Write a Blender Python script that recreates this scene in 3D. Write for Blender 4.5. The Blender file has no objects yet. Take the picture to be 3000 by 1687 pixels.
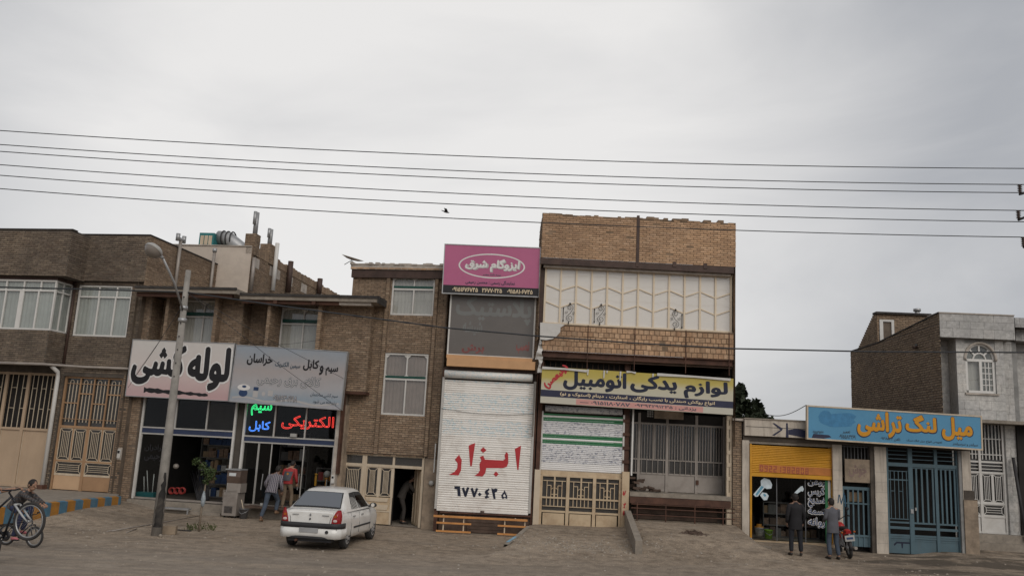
import bpy, bmesh, math, random, unicodedata, re
from mathutils import Vector, Matrix, Euler, noise
from mathutils.geometry import tessellate_polygon
PI = math.pi
S = bpy.context.scene
COL = S.collection
random.seed(7)
R = math.radians
# ------------------------------------------------------------ camera
FPX, PITCH, ROLL, EYE = 2500.0, R(10.5), R(2.9), Vector((0, 0, 2.66))
CAMR = Matrix.Rotation(PI/2 + PITCH, 3, 'X') @ Matrix.Rotation(ROLL, 3, 'Z')
cd = bpy.data.cameras.new('camera')
cd.sensor_width = 36; cd.lens = FPX/3000*36; cd.clip_end = 3000; cd.clip_start = .1
co = bpy.data.objects.new('camera', cd); COL.objects.link(co)
co.matrix_world = Matrix.Translation(EYE) @ CAMR.to_4x4()
S.camera = co
# ------------------------------------------------------------ light: overcast day
w = bpy.data.worlds.new('World'); S.world = w; w.use_nodes = True
nt = w.node_tree; nt.nodes.clear()
def N(t, typ, **kw):
    n = t.nodes.new(typ)
    for k, v in kw.items():
        if k.startswith('i_'): n.inputs[k[2:].replace('_', ' ')].default_value = v
        else: setattr(n, k, v)
    return n
SUN_EL, SUN_AZ = R(36), R(157)         # azimuth from +y towards +x: behind the viewer, over the right shoulder
sky = N(nt, 'ShaderNodeTexSky', sky_type='NISHITA', sun_disc=False, sun_elevation=SUN_EL, sun_rotation=SUN_AZ)
tc = N(nt, 'ShaderNodeTexCoord')
mp = N(nt, 'ShaderNodeMapping'); mp.inputs['Scale'].default_value = (1.0, 1.0, 3.4); mp.inputs['Rotation'].default_value = (0, .18, .2)
nt.links.new(tc.outputs['Generated'], mp.inputs['Vector'])
n1 = N(nt, 'ShaderNodeTexNoise', i_Scale=1.7, i_Detail=7.0, i_Roughness=.52, i_Distortion=.5)
nt.links.new(mp.outputs[0], n1.inputs['Vector'])
# the cloud layer is thinnest, and so brightest, round one direction (the hidden sun)
dot = N(nt, 'ShaderNodeVectorMath', operation='DOT_PRODUCT')
bd = (CAMR @ Vector(((1250-1500)/FPX, -(420-843)/FPX, -1))).normalized()
nt.links.new(tc.outputs['Generated'], dot.inputs[0]); dot.inputs[1].default_value = bd
mr = N(nt, 'ShaderNodeMapRange', interpolation_type='SMOOTHSTEP')
mr.inputs['From Min'].default_value = math.cos(R(36)); mr.inputs['From Max'].default_value = 1.0
mr.inputs['To Min'].default_value = 0.0; mr.inputs['To Max'].default_value = 1.0
nt.links.new(dot.outputs['Value'], mr.inputs['Value'])
ad = N(nt, 'ShaderNodeMath', operation='MULTIPLY_ADD')
nt.links.new(n1.outputs['Fac'], ad.inputs[0]); ad.inputs[1].default_value = 1.55; ad.inputs[2].default_value = -.77
ad2 = N(nt, 'ShaderNodeMath', operation='ADD', use_clamp=True)
nt.links.new(mr.outputs[0], ad2.inputs[0]); nt.links.new(ad.outputs[0], ad2.inputs[1])
cr = N(nt, 'ShaderNodeValToRGB')
cr.color_ramp.elements[0].position = 0; cr.color_ramp.elements[0].color = (.43, .442, .468, 1)
cr.color_ramp.elements[1].position = 1; cr.color_ramp.elements[1].color = (.85, .835, .82, 1)
nt.links.new(ad2.outputs[0], cr.inputs[0])
sc_ = N(nt, 'ShaderNodeVectorMath', operation='SCALE'); sc_.inputs['Scale'].default_value = 10.0
nt.links.new(cr.outputs[0], sc_.inputs[0])
mx = N(nt, 'ShaderNodeMixRGB'); mx.inputs[0].default_value = .95
nt.links.new(sky.outputs[0], mx.inputs[1]); nt.links.new(sc_.outputs[0], mx.inputs[2])
bg = N(nt, 'ShaderNodeBackground'); bg.inputs['Strength'].default_value = .1
nt.links.new(mx.outputs[0], bg.inputs[0])
wo = N(nt, 'ShaderNodeOutputWorld'); nt.links.new(bg.outputs[0], wo.inputs[0])
sl = bpy.data.lights.new('sun', 'SUN'); sl.energy = 1.5; sl.angle = R(48); sl.color = (1, .95, .88)
so = bpy.data.objects.new('sun', sl); COL.objects.link(so)
so.rotation_euler = Vector((-math.sin(SUN_AZ)*math.cos(SUN_EL), -math.cos(SUN_AZ)*math.cos(SUN_EL), -math.sin(SUN_EL))).to_track_quat('-Z', 'Y').to_euler()
so.location = (0, 0, 40)
vs = S.view_settings
vs.view_transform = 'Standard'; vs.look = 'None'; vs.exposure = 0; vs.gamma = 1; vs.use_curve_mapping = False
S.cycles.max_bounces = 8; S.cycles.transparent_max_bounces = 16
# ------------------------------------------------------------ materials
MATS = {}
def newmat(name):
    m = bpy.data.materials.new(name); m.use_nodes = True
    b = m.node_tree.nodes['Principled BSDF']
    MATS[name] = m
    return m, m.node_tree, b
def ramp(t, src, stops):
    c = N(t, 'ShaderNodeValToRGB')
    e = c.color_ramp.elements
    while len(e) < len(stops): e.new(.5)
    for k, (p, col) in enumerate(stops):
        e[k].position = p; e[k].color = (*col, 1) if len(col) == 3 else col
    t.links.new(src, c.inputs[0])
    return c.outputs[0]
def mul(c, k): return tuple(min(1, x*k) for x in c)
def mixc(t, fac, a, b, mode='MIX'):
    m = N(t, 'ShaderNodeMixRGB', blend_type=mode)
    for i, x in enumerate((fac, a, b)):
        if hasattr(x, 'is_linked') or hasattr(x, 'links'): t.links.new(x, m.inputs[i])
        elif isinstance(x, (int, float)): m.inputs[i].default_value = x
        else: m.inputs[i].default_value = (*x, 1)
    return m.outputs[0]
def posnoise(t, scale, detail=4, rough=.6, stretch=(1, 1, 1), dist=0):
    g = N(t, 'ShaderNodeNewGeometry'); mp = N(t, 'ShaderNodeMapping'); mp.inputs['Scale'].default_value = stretch
    t.links.new(g.outputs['Position'], mp.inputs[0])
    n = N(t, 'ShaderNodeTexNoise', i_Scale=scale, i_Detail=detail, i_Roughness=rough, i_Distortion=dist)
    t.links.new(mp.outputs[0], n.inputs['Vector'])
    return n.outputs['Fac']
def bumped(t, b, src, strength, dist=.02):
    bp = N(t, 'ShaderNodeBump'); bp.inputs['Strength'].default_value = strength; bp.inputs['Distance'].default_value = dist
    t.links.new(src, bp.inputs['Height']); t.links.new(bp.outputs[0], b.inputs['Normal'])
def mat(name, col, rough=.75, var=.18, scale=3., metal=0., spec=.35, bump=.15, stain=None, stain_amt=.5, streak=False, fine=30):
    """paint, plaster, metal ...: base colour with blotches, fine grain and optional stains"""
    m, t, b = newmat(name)
    f = posnoise(t, scale, 5, .65)
    c = ramp(t, f, [(.34, mul(col, 1-var)), (.5, col), (.68, mul(col, 1+var))])
    if stain:
        s = posnoise(t, 1.6 if streak else 2.2, 6, .7, (3, 3, .35) if streak else (1, 1, 1), .4)
        fac = ramp(t, s, [(.48, (0, 0, 0)), (.72, (stain_amt,)*3)])
        c = mixc(t, fac, c, stain)
    t.links.new(c, b.inputs['Base Color'])
    b.inputs['Roughness'].default_value = rough; b.inputs['Metallic'].default_value = metal
    b.inputs['Specular IOR Level'].default_value = spec
    if bump: bumped(t, b, posnoise(t, fine, 3, .7), bump, .01)
    return m
def brickmat(name, cols, var=.25, stain=(.03, .027, .025), stain_amt=.5):
    m, t, b = newmat(name)
    g = N(t, 'ShaderNodeNewGeometry'); oi = N(t, 'ShaderNodeObjectInfo')
    a = N(t, 'ShaderNodeMath', operation='ADD'); t.links.new(g.outputs['Random Per Island'], a.inputs[0]); t.links.new(oi.outputs['Random'], a.inputs[1])
    fr = N(t, 'ShaderNodeMath', operation='FRACT'); t.links.new(a.outputs[0], fr.inputs[0])
    n = len(cols)
    c = ramp(t, fr.outputs[0], [(i/(n-1), cc) for i, cc in enumerate(cols)])
    blot = ramp(t, posnoise(t, 9, 4, .7), [(.33, (1-var,)*3), (.67, (1+var,)*3)])
    c = mixc(t, 1.0, c, blot, 'MULTIPLY')
    c = mixc(t, 1., c, ramp(t, posnoise(t, .28, 5, .6, (1, 1, 1.6)), [(.3, (.74, .74, .76)), (.5, (1, 1, 1)), (.7, (1.22, 1.2, 1.16))]), 'MULTIPLY')
    s = posnoise(t, .55, 6, .68, (1, 1, .8), .6)
    c = mixc(t, ramp(t, s, [(.47, (0, 0, 0)), (.72, (stain_amt,)*3)]), c, stain)
    t.links.new(c, b.inputs['Base Color'])
    b.inputs['Roughness'].default_value = .92; b.inputs['Specular IOR Level'].default_value = .15
    bumped(t, b, posnoise(t, 55, 3, .7), .35, .012)
    return m
def emit(name, col, st):
    m, t, b = newmat(name)
    b.inputs['Base Color'].default_value = (*mul(col, .5), 1)
    b.inputs['Emission Color'].default_value = (*col, 1); b.inputs['Emission Strength'].default_value = st
    return m
def glassmat(name, tint=(.8, .85, .85), refl=.12, rough=.02, see=1.0, diff=None):
    """window glass: mostly see-through, with a clear reflection; diff adds a film of dust or frosting"""
    m, t, b = newmat(name); t.nodes.remove(b)
    out = t.nodes['Material Output']
    tr = N(t, 'ShaderNodeBsdfTransparent'); tr.inputs[0].default_value = (*tint, 1)
    gl = N(t, 'ShaderNodeBsdfGlossy'); gl.inputs['Roughness'].default_value = rough; gl.inputs[0].default_value = (.95, .97, 1, 1)
    base = tr.outputs[0]
    if diff:
        df = N(t, 'ShaderNodeBsdfDiffuse'); df.inputs[0].default_value = (*diff[0], 1)
        m2 = N(t, 'ShaderNodeMixShader'); m2.inputs[0].default_value = diff[1]
        t.links.new(tr.outputs[0], m2.inputs[1]); t.links.new(df.outputs[0], m2.inputs[2]); base = m2.outputs[0]
    lw = N(t, 'ShaderNodeLayerWeight'); lw.inputs['Blend'].default_value = .25
    ma = N(t, 'ShaderNodeMath', operation='MULTIPLY_ADD', use_clamp=True); t.links.new(lw.outputs['Fresnel'], ma.inputs[0]); ma.inputs[1].default_value = .35; ma.inputs[2].default_value = refl
    mm = N(t, 'ShaderNodeMixShader'); t.links.new(ma.outputs[0], mm.inputs[0]); t.links.new(base, mm.inputs[1]); t.links.new(gl.outputs[0], mm.inputs[2])
    t.links.new(mm.outputs[0], out.inputs[0])
    bp = N(t, 'ShaderNodeBump'); bp.inputs['Strength'].default_value = .06; bp.inputs['Distance'].default_value = .05
    t.links.new(posnoise(t, 1.3, 1, .4), bp.inputs['Height']); t.links.new(bp.outputs[0], gl.inputs['Normal'])
    return m
# ------------------------------------------------------------ frames: x along a facade (right), y into the building, z up
class Frame:
    def __init__(s, ox, oy, ang=0., oz=0., tilt=0.):
        s.M = Matrix.Translation((ox, oy, oz)) @ Matrix.Rotation(ang, 4, 'Z') @ Matrix.Rotation(tilt, 4, 'Y')
        s.I = s.M.inverted(); s.ang = ang
    def P(s, u, v, d=0): return s.M @ Vector((u, d, v))
    def uv(s, px, py, d=0):
        o = s.I @ EYE; r = s.I.to_3x3() @ (CAMR @ Vector(((px-1500)/FPX, -(py-843.5)/FPX, -1)))
        k = (d - o.y)/r.y
        p = o + r*k
        return p.x, p.z
    def u(s, px, py, d=0): return s.uv(px, py, d)[0]
    def v(s, px, py, d=0): return s.uv(px, py, d)[1]
    def rect(s, xl, yt, xr, yb, d=0):
        xm, ym = (xl+xr)/2, (yt+yb)/2
        return s.u(xl, ym, d), s.u(xr, ym, d), s.v(xm, yb, d), s.v(xm, yt, d)
    def tilted(s, u, v, d, tilt): 
        p = s.P(u, v, d); return Frame(p.x, p.y, s.ang, p.z, tilt)
WORLD = Frame(0, 0)
def gpt(px, py, z=0.):
    """where the line of sight through a photo point meets the level z"""
    r = CAMR @ Vector(((px-1500)/FPX, -(py-843.5)/FPX, -1))
    k = (z-EYE.z)/r.z
    return EYE + r*k
# ------------------------------------------------------------ mesh builder
class MB:
    def __init__(s, F=WORLD): s.F = F; s.vs = []; s.fs = []; s.smooth = set()
    def q(s, *pts):
        b = len(s.vs); s.vs += [s.F.M @ Vector(p) for p in pts]; s.fs.append(tuple(range(b, b+len(pts)))); return s
    def box(s, x0, x1, y0, y1, z0, z1):
        b = len(s.vs)
        s.vs += [s.F.M @ Vector(p) for p in ((x0, y0, z0), (x1, y0, z0), (x1, y1, z0), (x0, y1, z0), (x0, y0, z1), (x1, y0, z1), (x1, y1, z1), (x0, y1, z1))]
        s.fs += [tuple(b+i for i in f) for f in ((0, 1, 5, 4), (1, 2, 6, 5), (2, 3, 7, 6), (3, 0, 4, 7), (4, 5, 6, 7), (3, 2, 1, 0))]
        return s
    def prism(s, poly, y0, y1):
        """polygon in (x, z), pushed from y0 to y1"""
        n = len(poly); b = len(s.vs)
        a = sum(poly[i][0]*poly[(i+1) % n][1]-poly[(i+1) % n][0]*poly[i][1] for i in range(n))
        if a < 0: poly = poly[::-1]
        s.vs += [s.F.M @ Vector((x, y0, z)) for x, z in poly] + [s.F.M @ Vector((x, y1, z)) for x, z in poly]
        tri = tessellate_polygon([[Vector((x, z, 0)) for x, z in poly]])
        for t in tri:
            t = list(t)
            p = [poly[i] for i in t]
            ar = (p[1][0]-p[0][0])*(p[2][1]-p[0][1])-(p[2][0]-p[0][0])*(p[1][1]-p[0][1])
            if ar < 0: t = t[::-1]
            s.fs.append(tuple(b+i for i in t)); s.fs.append(tuple(b+n+i for i in reversed(t)))
        for i in range(n):
            j = (i+1) % n; s.fs.append((b+i, b+n+i, b+n+j, b+j)[::-1])
        return s
    def tube(s, pts, r, n=8, close=False, caps=True):
        pts = [s.F.M @ Vector(p) for p in pts]
        m = len(pts); rs = r if isinstance(r, (list, tuple)) else [r]*m
        b = len(s.vs); up = None; f0 = len(s.fs)
        for i, p in enumerate(pts):
            a = pts[(i-1) % m] if (close or i > 0) else p
            c = pts[(i+1) % m] if (close or i < m-1) else p
            t = (c-a).normalized() if (c-a).length > 1e-9 else Vector((0, 0, 1))
            if up is None:
                up = Vector((0, 0, 1)) if abs(t.z) < .9 else Vector((1, 0, 0))
            x = t.cross(up)
            if x.length < 1e-6: x = t.orthogonal()
            x.normalize(); y = x.cross(t).normalized(); up = y
            for k in range(n):
                an = 2*PI*k/n
                s.vs.append(p + (x*math.cos(an)+y*math.sin(an))*rs[i])
        for i in range(m if close else m-1):
            j = (i+1) % m
            for k in range(n):
                l = (k+1) % n
                s.fs.append((b+i*n+k, b+i*n+l, b+j*n+l, b+j*n+k))
        s.smooth.update(range(f0, len(s.fs)))
        if caps and not close:
            s.fs.append(tuple(b+k for k in range(n))[::-1]); s.fs.append(tuple(b+(m-1)*n+k for k in range(n)))
        return s
    def lathe(s, c, prof, n=20, axis='Z'):
        """profile [(radius, height)] turned round an axis through c"""
        b = len(s.vs); m = len(prof); f0 = len(s.fs)
        for r, h in prof:
            for k in range(n):
                a = 2*PI*k/n; x, y = r*math.cos(a), r*math.sin(a)
                p = {'Z': (x, y, h), 'Y': (x, h, y), 'X': (h, x, y)}[axis]
                s.vs.append(s.F.M @ (Vector(c)+Vector(p)))
        for i in range(m-1):
            for k in range(n):
                l = (k+1) % n
                f = (b+i*n+k, b+i*n+l, b+(i+1)*n+l, b+(i+1)*n+k)
                s.fs.append(f if axis != 'Y' else f[::-1])
        s.smooth.update(range(f0, len(s.fs)))
        return s
    def ell(s, c, r, nu=14, nv=9):
        return s.lathe0(c, r, nu, nv)
    def lathe0(s, c, r, nu, nv):
        b = len(s.vs); f0 = len(s.fs)
        for i in range(nv+1):
            th = PI*i/nv
            for k in range(nu):
                a = 2*PI*k/nu
                s.vs.append(s.F.M @ Vector((c[0]+r[0]*math.sin(th)*math.cos(a), c[1]+r[1]*math.sin(th)*math.sin(a), c[2]-r[2]*math.cos(th))))
        for i in range(nv):
            for k in range(nu):
                l = (k+1) % nu; s.fs.append((b+i*nu+k, b+i*nu+l, b+(i+1)*nu+l, b+(i+1)*nu+k))
        s.smooth.update(range(f0, len(s.fs))); return s
    def wall(s, u0, u1, v0, v1, d, holes=(), t=.25):
        """a wall face at depth d with rectangular holes and their reveals of depth t"""
        us = sorted({u0, u1, *[min(max(h[k], u0), u1) for h in holes for k in (0, 1)]})
        vs = sorted({v0, v1, *[min(max(h[k], v0), v1) for h in holes for k in (2, 3)]})
        for a, b in zip(us, us[1:]):
            for c, e in zip(vs, vs[1:]):
                if b-a < 1e-5 or e-c < 1e-5: continue
                mu, mv = (a+b)/2, (c+e)/2
                if any(h[0] < mu < h[1] and h[2] < mv < h[3] for h in holes): continue
                s.q((a, d, c), (b, d, c), (b, d, e), (a, d, e))
        for h in holes:
            a, b, c, e = h[:4]
            s.q((a, d, c), (a, d, e), (a, d+t, e), (a, d+t, c)); s.q((b, d, e), (b, d, c), (b, d+t, c), (b, d+t, e))
            s.q((a, d, e), (b, d, e), (b, d+t, e), (a, d+t, e)); s.q((b, d, c), (a, d, c), (a, d+t, c), (b, d+t, c))
        return s
    def mesh(s, name, I=None):
        me = bpy.data.meshes.new(name)
        vs = [I @ v for v in s.vs] if I is not None else s.vs
        me.from_pydata([tuple(v) for v in vs], [], s.fs)
        if s.smooth:
            fl = [i in s.smooth for i in range(len(s.fs))]
            me.polygons.foreach_set('use_smooth', fl)
        me.update()
        return me
def link(name, data, mat_=None, parent=None):
    o = bpy.data.objects.new(name, data)
    if mat_ is not None and data is not None:
        if not data.materials: data.materials.append(MATS[mat_] if isinstance(mat_, str) else mat_)
    COL.objects.link(o)
    if parent is not None: o.parent = parent
    return o
class Thing:
    """a top-level Empty at a thing's base; its parts hang below it"""
    def __init__(s, name, label, cat, M, group=None):
        s.o = link(name, None); s.o.empty_display_size = .2
        s.M = M if isinstance(M, Matrix) else Matrix.Translation(M); s.I = s.M.inverted()
        s.o.matrix_world = s.M; s.nb = 0
        s.o['label'] = label; s.o['category'] = cat
        if group: s.o['group'] = group
    def add(s, name, mb, mat_, parent=None, label=None, kind=None):
        o = link(name, mb.mesh(name, s.I), mat_, parent or s.o)
        if label: o['label'] = label
        if kind: o['kind'] = kind
        return o
    def sub(s, name, parent=None):
        o = link(name, None, None, parent or s.o); o.empty_display_size = .1; return o
    def put(s, name, me, M, parent=None):
        o = link(name, me, None, parent or s.o); o.matrix_local = s.I @ M; return o
def solo(name, mb, mat_, label, cat, base=None, group=None, kind=None):
    """a thing that is one mesh, with its origin at its base"""
    if base is None:
        n = len(mb.vs); base = Vector((sum(v.x for v in mb.vs)/n, sum(v.y for v in mb.vs)/n, min(v.z for v in mb.vs)))
    o = link(name, mb.mesh(name, Matrix.Translation(-Vector(base))), mat_); o.location = base
    if label: o['label'] = label
    if cat: o['category'] = cat
    if group: o['group'] = group
    if kind: o['kind'] = kind
    return o
def structure(name, mb, mat_, label=None):
    o = link(name, mb.mesh(name), mat_); o['kind'] = 'structure'
    if label: o['label'] = label
    return o
# ------------------------------------------------------------ bricks
BRICK_ME = {}
def brick_mesh(L, H, D, m, k):
    key = (round(L, 3), round(H, 3), m, k)
    if key not in BRICK_ME:
        rn = random.Random(hash((L, H, k)) & 0xffff)
        j = lambda: rn.uniform(-.004, .004)
        mb = MB(); b = .004
        x0, x1, z0, z1 = j(), L+j(), j(), H+j()
        mb.vs = [Vector(p) for p in ((x0, D, z0), (x1, D, z0), (x1, D, z1), (x0, D, z1), (x0+b, j()*.5, z0+b), (x1-b, j()*.5, z0+b), (x1-b, j()*.5, z1-b), (x0+b, j()*.5, z1-b))]
        mb.fs = [(4, 5, 6, 7), (0, 1, 5, 4), (1, 2, 6, 5), (2, 3, 7, 6), (3, 0, 4, 7)]
        me = mb.mesh('brick'); me.materials.append(MATS[m]); BRICK_ME[key] = me
    return BRICK_ME[key]
def bricks(T, parent, F, u0, u1, v0, v1, d, m, holes=(), L=.205, H=.056, jt=.013, proud=.009, limit=300, missing=0., rag=0., name='brick', rn=random):
    """running bond over a rectangle; the first ones are objects (up to the limit for one thing), the rest one joined part"""
    mb = MB(F)
    v = v0 + jt/2; row = 0
    while v + H*.6 < v1:
        h = min(H, v1-v-.002)
        u = u0 - (L+jt)*(.5 if row % 2 else 0) + jt/2
        top = v + H + jt > v1 - (H+jt)*.9
        while u < u1:
            a, b = max(u, u0+.002), min(u+L, u1-.002)
            u += L+jt
            if b-a < .03: continue
            mu, mv = (a+b)/2, v+h/2
            segs = [(a, b)]
            for q in holes:
                if q[2]-.005 < mv < q[3]+.005:
                    ns = []
                    for x, y in segs:
                        if y <= q[0] or x >= q[1]: ns.append((x, y)); continue
                        if q[0]-x > .03: ns.append((x, q[0]-.003))
                        if y-q[1] > .03: ns.append((q[1]+.003, y))
                    segs = ns
            for x, y in segs:
                if missing and rn.random() < missing: continue
                if rag and top and rn.random() < rag: continue
                pr = proud + rn.uniform(-.005, .006)
                if abs((y-x)-L) < 1e-6 and h == H and T.nb < limit:
                    T.nb += 1
                    o = T.put(name, brick_mesh(L, H, pr if False else .03, m, rn.randrange(4)), F.M @ Matrix.Translation((x, d-pr, v)) @ Matrix.Rotation(rn.uniform(-.008, .008), 4, 'Y'), parent)
                else:
                    jj = rn.uniform(-.003, .003); t1, t2 = rn.uniform(-.004, .004), rn.uniform(-.004, .004)
                    bb = len(mb.vs); y0 = d-pr; y1 = d+.01; e = .004
                    mb.vs += [F.M @ Vector(p) for p in ((x, y1, v+jj), (y, y1, v+jj), (y, y1, v+h+jj), (x, y1, v+h+jj), (x+e, y0+t1, v+e+jj), (y-e, y0+t2, v+e+jj), (y-e, y0+t2, v+h-e+jj), (x+e, y0+t1, v+h-e+jj))]
                    mb.fs += [tuple(bb+i for i in f) for f in ((4, 5, 6, 7), (0, 1, 5, 4), (1, 2, 6, 5), (2, 3, 7, 6), (3, 0, 4, 7))]
        v += H+jt; row += 1
    if mb.fs: T.add('bricks' if name == 'brick' else name+'s', mb, m, parent, kind='stuff')
# ------------------------------------------------------------ lettering (Arabic script joined and set right to left)
FORMS = {}
for c_ in list(range(0xFB50, 0xFE00))+list(range(0xFE70, 0xFEFF)):
    d_ = unicodedata.decomposition(chr(c_)).split()
    if len(d_) == 2 and d_[0] in ('<isolated>', '<initial>', '<medial>', '<final>'):
        FORMS.setdefault(chr(int(d_[1], 16)), {})[d_[0][1:-1]] = chr(c_)
    if len(d_) == 3 and d_[1:] == ['0644', '0627']: FORMS.setdefault('\x01', {})[d_[0][1:-1]] = chr(c_)
def shaped(s):
    s = s.replace('لا', '\x01'); out = []
    jn = lambda ch: ch in FORMS and 'initial' in FORMS[ch]
    for i, ch in enumerate(s):
        if ch not in FORMS: out.append({'(': ')', ')': '('}.get(ch, ch)); continue
        p = i > 0 and jn(s[i-1]); n = jn(ch) and i+1 < len(s) and s[i+1] in FORMS
        k = 'medial' if p and n else 'final' if p else 'initial' if n else 'isolated'
        out.append(FORMS[ch].get(k, FORMS[ch].get('isolated', ch)))
    r = ''.join(reversed(out))
    return re.sub('[0-9۰-۹٠-٩]+', lambda m: m.group(0)[::-1], r)
def contours(s, res=4, arabic=True):
    """the outlines of a line of text as polygons (text curves are read back, nothing is loaded)"""
    c = bpy.data.curves.new('txt', 'FONT'); c.body = shaped(s) if arabic else s; c.resolution_u = res
    o = bpy.data.objects.new('txt', c); COL.objects.link(o)
    dg = bpy.context.evaluated_depsgraph_get(); dg.update()
    cu = o.evaluated_get(dg).to_curve(dg)
    out = []
    for sp in cu.splines:
        p = []
        if sp.type == 'BEZIER':
            bp = sp.bezier_points; n = len(bp)
            for i in range(n):
                a, b = bp[i], bp[(i+1) % n]
                straight = (a.handle_right-a.co).length < 1e-5 and (b.handle_left-b.co).length < 1e-5
                k = 1 if straight else res
                for j in range(k):
                    t = j/k; q = 1-t
                    p.append((a.co*q**3+a.handle_right*3*q*q*t+b.handle_left*3*q*t*t+b.co*t**3).to_2d())
        else:
            p = [Vector((x.co[0], x.co[1])) for x in sp.points]
        cl = []
        for x in p:
            if not cl or (x-cl[-1]).length > 1e-4: cl.append(x)
        if len(cl) > 2 and (cl[0]-cl[-1]).length < 1e-4: cl.pop()
        if len(cl) > 2: out.append(cl)
    bpy.data.objects.remove(o); bpy.data.curves.remove(c)
    return out
def area(p): return .5*sum(p[i-1].x*p[i].y-p[i].x*p[i-1].y for i in range(len(p)))
def inside(pt, poly):
    r = False; n = len(poly)
    for i in range(n):
        a, b = poly[i-1], poly[i]
        if (a.y > pt.y) != (b.y > pt.y) and pt.x < (b.x-a.x)*(pt.y-a.y)/(b.y-a.y)+a.x: r = not r
    return r
DOTS, KEEP = set(), []
def glyphs(s, bold=0., diamonds=True, arabic=True, res=4):
    cs = contours(s, res, arabic)
    if not cs: return []
    big = max(cs, key=lambda p: abs(area(p))); sgn = 1 if area(big) > 0 else -1
    out, holes = [], []
    for p in cs:
        a = area(p)*sgn
        if a > 0:
            w_ = max(v.x for v in p)-min(v.x for v in p); h_ = max(v.y for v in p)-min(v.y for v in p)
            if diamonds and arabic and w_ < .2 and h_ < .2 and abs(a/(w_*h_)-.78) < .08 and .75 < w_/h_ < 1.35:
                c = sum(p, Vector((0, 0)))/len(p); r = max(w_, h_)*.66+bold*.55
                p = [c+Vector((0, -r)), c+Vector((r*1.05, 0)), c+Vector((0, r)), c+Vector((-r*1.05, 0))]
                if sgn < 0: p = p[::-1]
                out.append([p]); DOTS.add(id(out[-1])); KEEP.append(out[-1]); continue
            out.append([p])
        else: holes.append(p)
    for h in holes:
        if not any(inside(h[0], g[0]) for g in out): out.append([h]); continue
        for g in out:
            if inside(h[0], g[0]):
                g.append(h)
                break
    return out
GCACHE = {}
def text_mb(F, s, u0, u1, v0, v1, d, bold=.02, lift=.00008, arabic=True, skew=0., **kw):
    """lettering filled into a rectangle on a facade, as flat faces a hair above it; bold lettering is thickened all round"""
    g = glyphs(s, bold if not kw.get('diamonds') is False else 0, arabic=arabic, **kw)
    mb = MB(F)
    if not g: return mb
    xs = [p.x for a in g for p in a[0]]; ys = [p.y for a in g for p in a[0]]
    x0, x1, y0, y1 = min(xs)-bold, max(xs)+bold, min(ys)-bold, max(ys)+bold
    fx, fy = (u1-u0)/(x1-x0), (v1-v0)/(y1-y0)
    steps = [(0, 0)] + ([(bold*math.cos(PI*i/4), bold*math.sin(PI*i/4)) for i in range(8)] if bold > .004 else [])
    if bold > .05: steps += [(.5*bold*math.cos(PI*i/2), .5*bold*math.sin(PI*i/2)) for i in range(4)]
    for k, a in enumerate(g):
        loops0 = [[Vector((p.x, p.y, 0)) for p in l] for l in a]; tris = tessellate_polygon(loops0); pts = [p for l in loops0 for p in l]
        for i, (ox, oy) in enumerate(steps[:1] if id(a) in DOTS else steps):
            b = len(mb.vs); dd = d - lift*(1+(k % 5)+5*i)
            for p in pts:
                z = (p.y+oy-y0)*fy; mb.vs.append(F.M @ Vector((u0+(p.x+ox-x0)*fx+skew*z, dd, v0+z)))
            for t in tris:
                q = [pts[j] for j in t]
                ar = (q[1].x-q[0].x)*(q[2].y-q[0].y)-(q[2].x-q[0].x)*(q[1].y-q[0].y)
                mb.fs.append(tuple(b+j for j in (t if ar > 0 else t[::-1])))
    return mb
def outline_mb(F, s, u0, u1, v0, v1, d, r, bold=.03, n=6, arabic=True):
    """lettering as bent tubes round the outline of each letter"""
    g = glyphs(s, bold, arabic=arabic, diamonds=False); mb = MB(F)
    xs = [p.x for a in g for p in a[0]]; ys = [p.y for a in g for p in a[0]]
    x0, x1, y0, y1 = min(xs), max(xs), min(ys), max(ys)
    for k, a in enumerate(g):
        for l in a:
            mb.tube([(u0+(p.x-x0)*(u1-u0)/(x1-x0), d-.0007*(k % 4), v0+(p.y-y0)*(v1-v0)/(y1-y0)) for p in l], r, n, close=True)
    return mb
def polys_mb(F, polys, d, lift=.0006):
    mb = MB(F)
    for k, p in enumerate(polys):
        b = len(mb.vs); pts = [Vector((x, z, 0)) for x, z in p]
        mb.vs += [F.M @ Vector((x, d-lift*(1+k % 3), z)) for x, z in p]
        for t in tessellate_polygon([pts]):
            q = [pts[i] for i in t]
            ar = (q[1].x-q[0].x)*(q[2].y-q[0].y)-(q[2].x-q[0].x)*(q[1].y-q[0].y)
            mb.fs.append(tuple(b+i for i in (t if ar > 0 else t[::-1])))
    return mb
# ------------------------------------------------------------ the materials of this street
brickmat('brick_dark', [(.135, .105, .082), (.17, .133, .102), (.21, .165, .125), (.15, .112, .084), (.24, .19, .14)], stain=(.08, .066, .054), stain_amt=.6)
brickmat('brick_brown', [(.2, .143, .1), (.26, .187, .128), (.31, .222, .152), (.225, .155, .105), (.34, .255, .18)], stain=(.115, .086, .063), stain_amt=.5)
brickmat('brick_tan', [(.43, .275, .17), (.52, .335, .205), (.38, .24, .15), (.55, .37, .24), (.47, .295, .175)], stain=(.24, .155, .1), stain_amt=.5, var=.15)
brickmat('brick_side', [(.23, .172, .12), (.29, .215, .15), (.19, .14, .1), (.33, .25, .175)], stain=(.14, .105, .078), stain_amt=.4)
brickmat('clay', [(.4, .255, .16), (.46, .3, .19), (.34, .21, .13), (.49, .335, .22), (.3, .195, .125)], stain=(.16, .105, .07), stain_amt=.55)
brickmat('stone_grey', [(.43, .415, .395), (.47, .455, .435), (.39, .38, .365), (.5, .485, .46), (.44, .42, .395)], var=.22, stain=(.27, .265, .26), stain_amt=.55)
mat('mortar_dark', (.088, .073, .06), .95, .3, 2, bump=.4)
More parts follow.
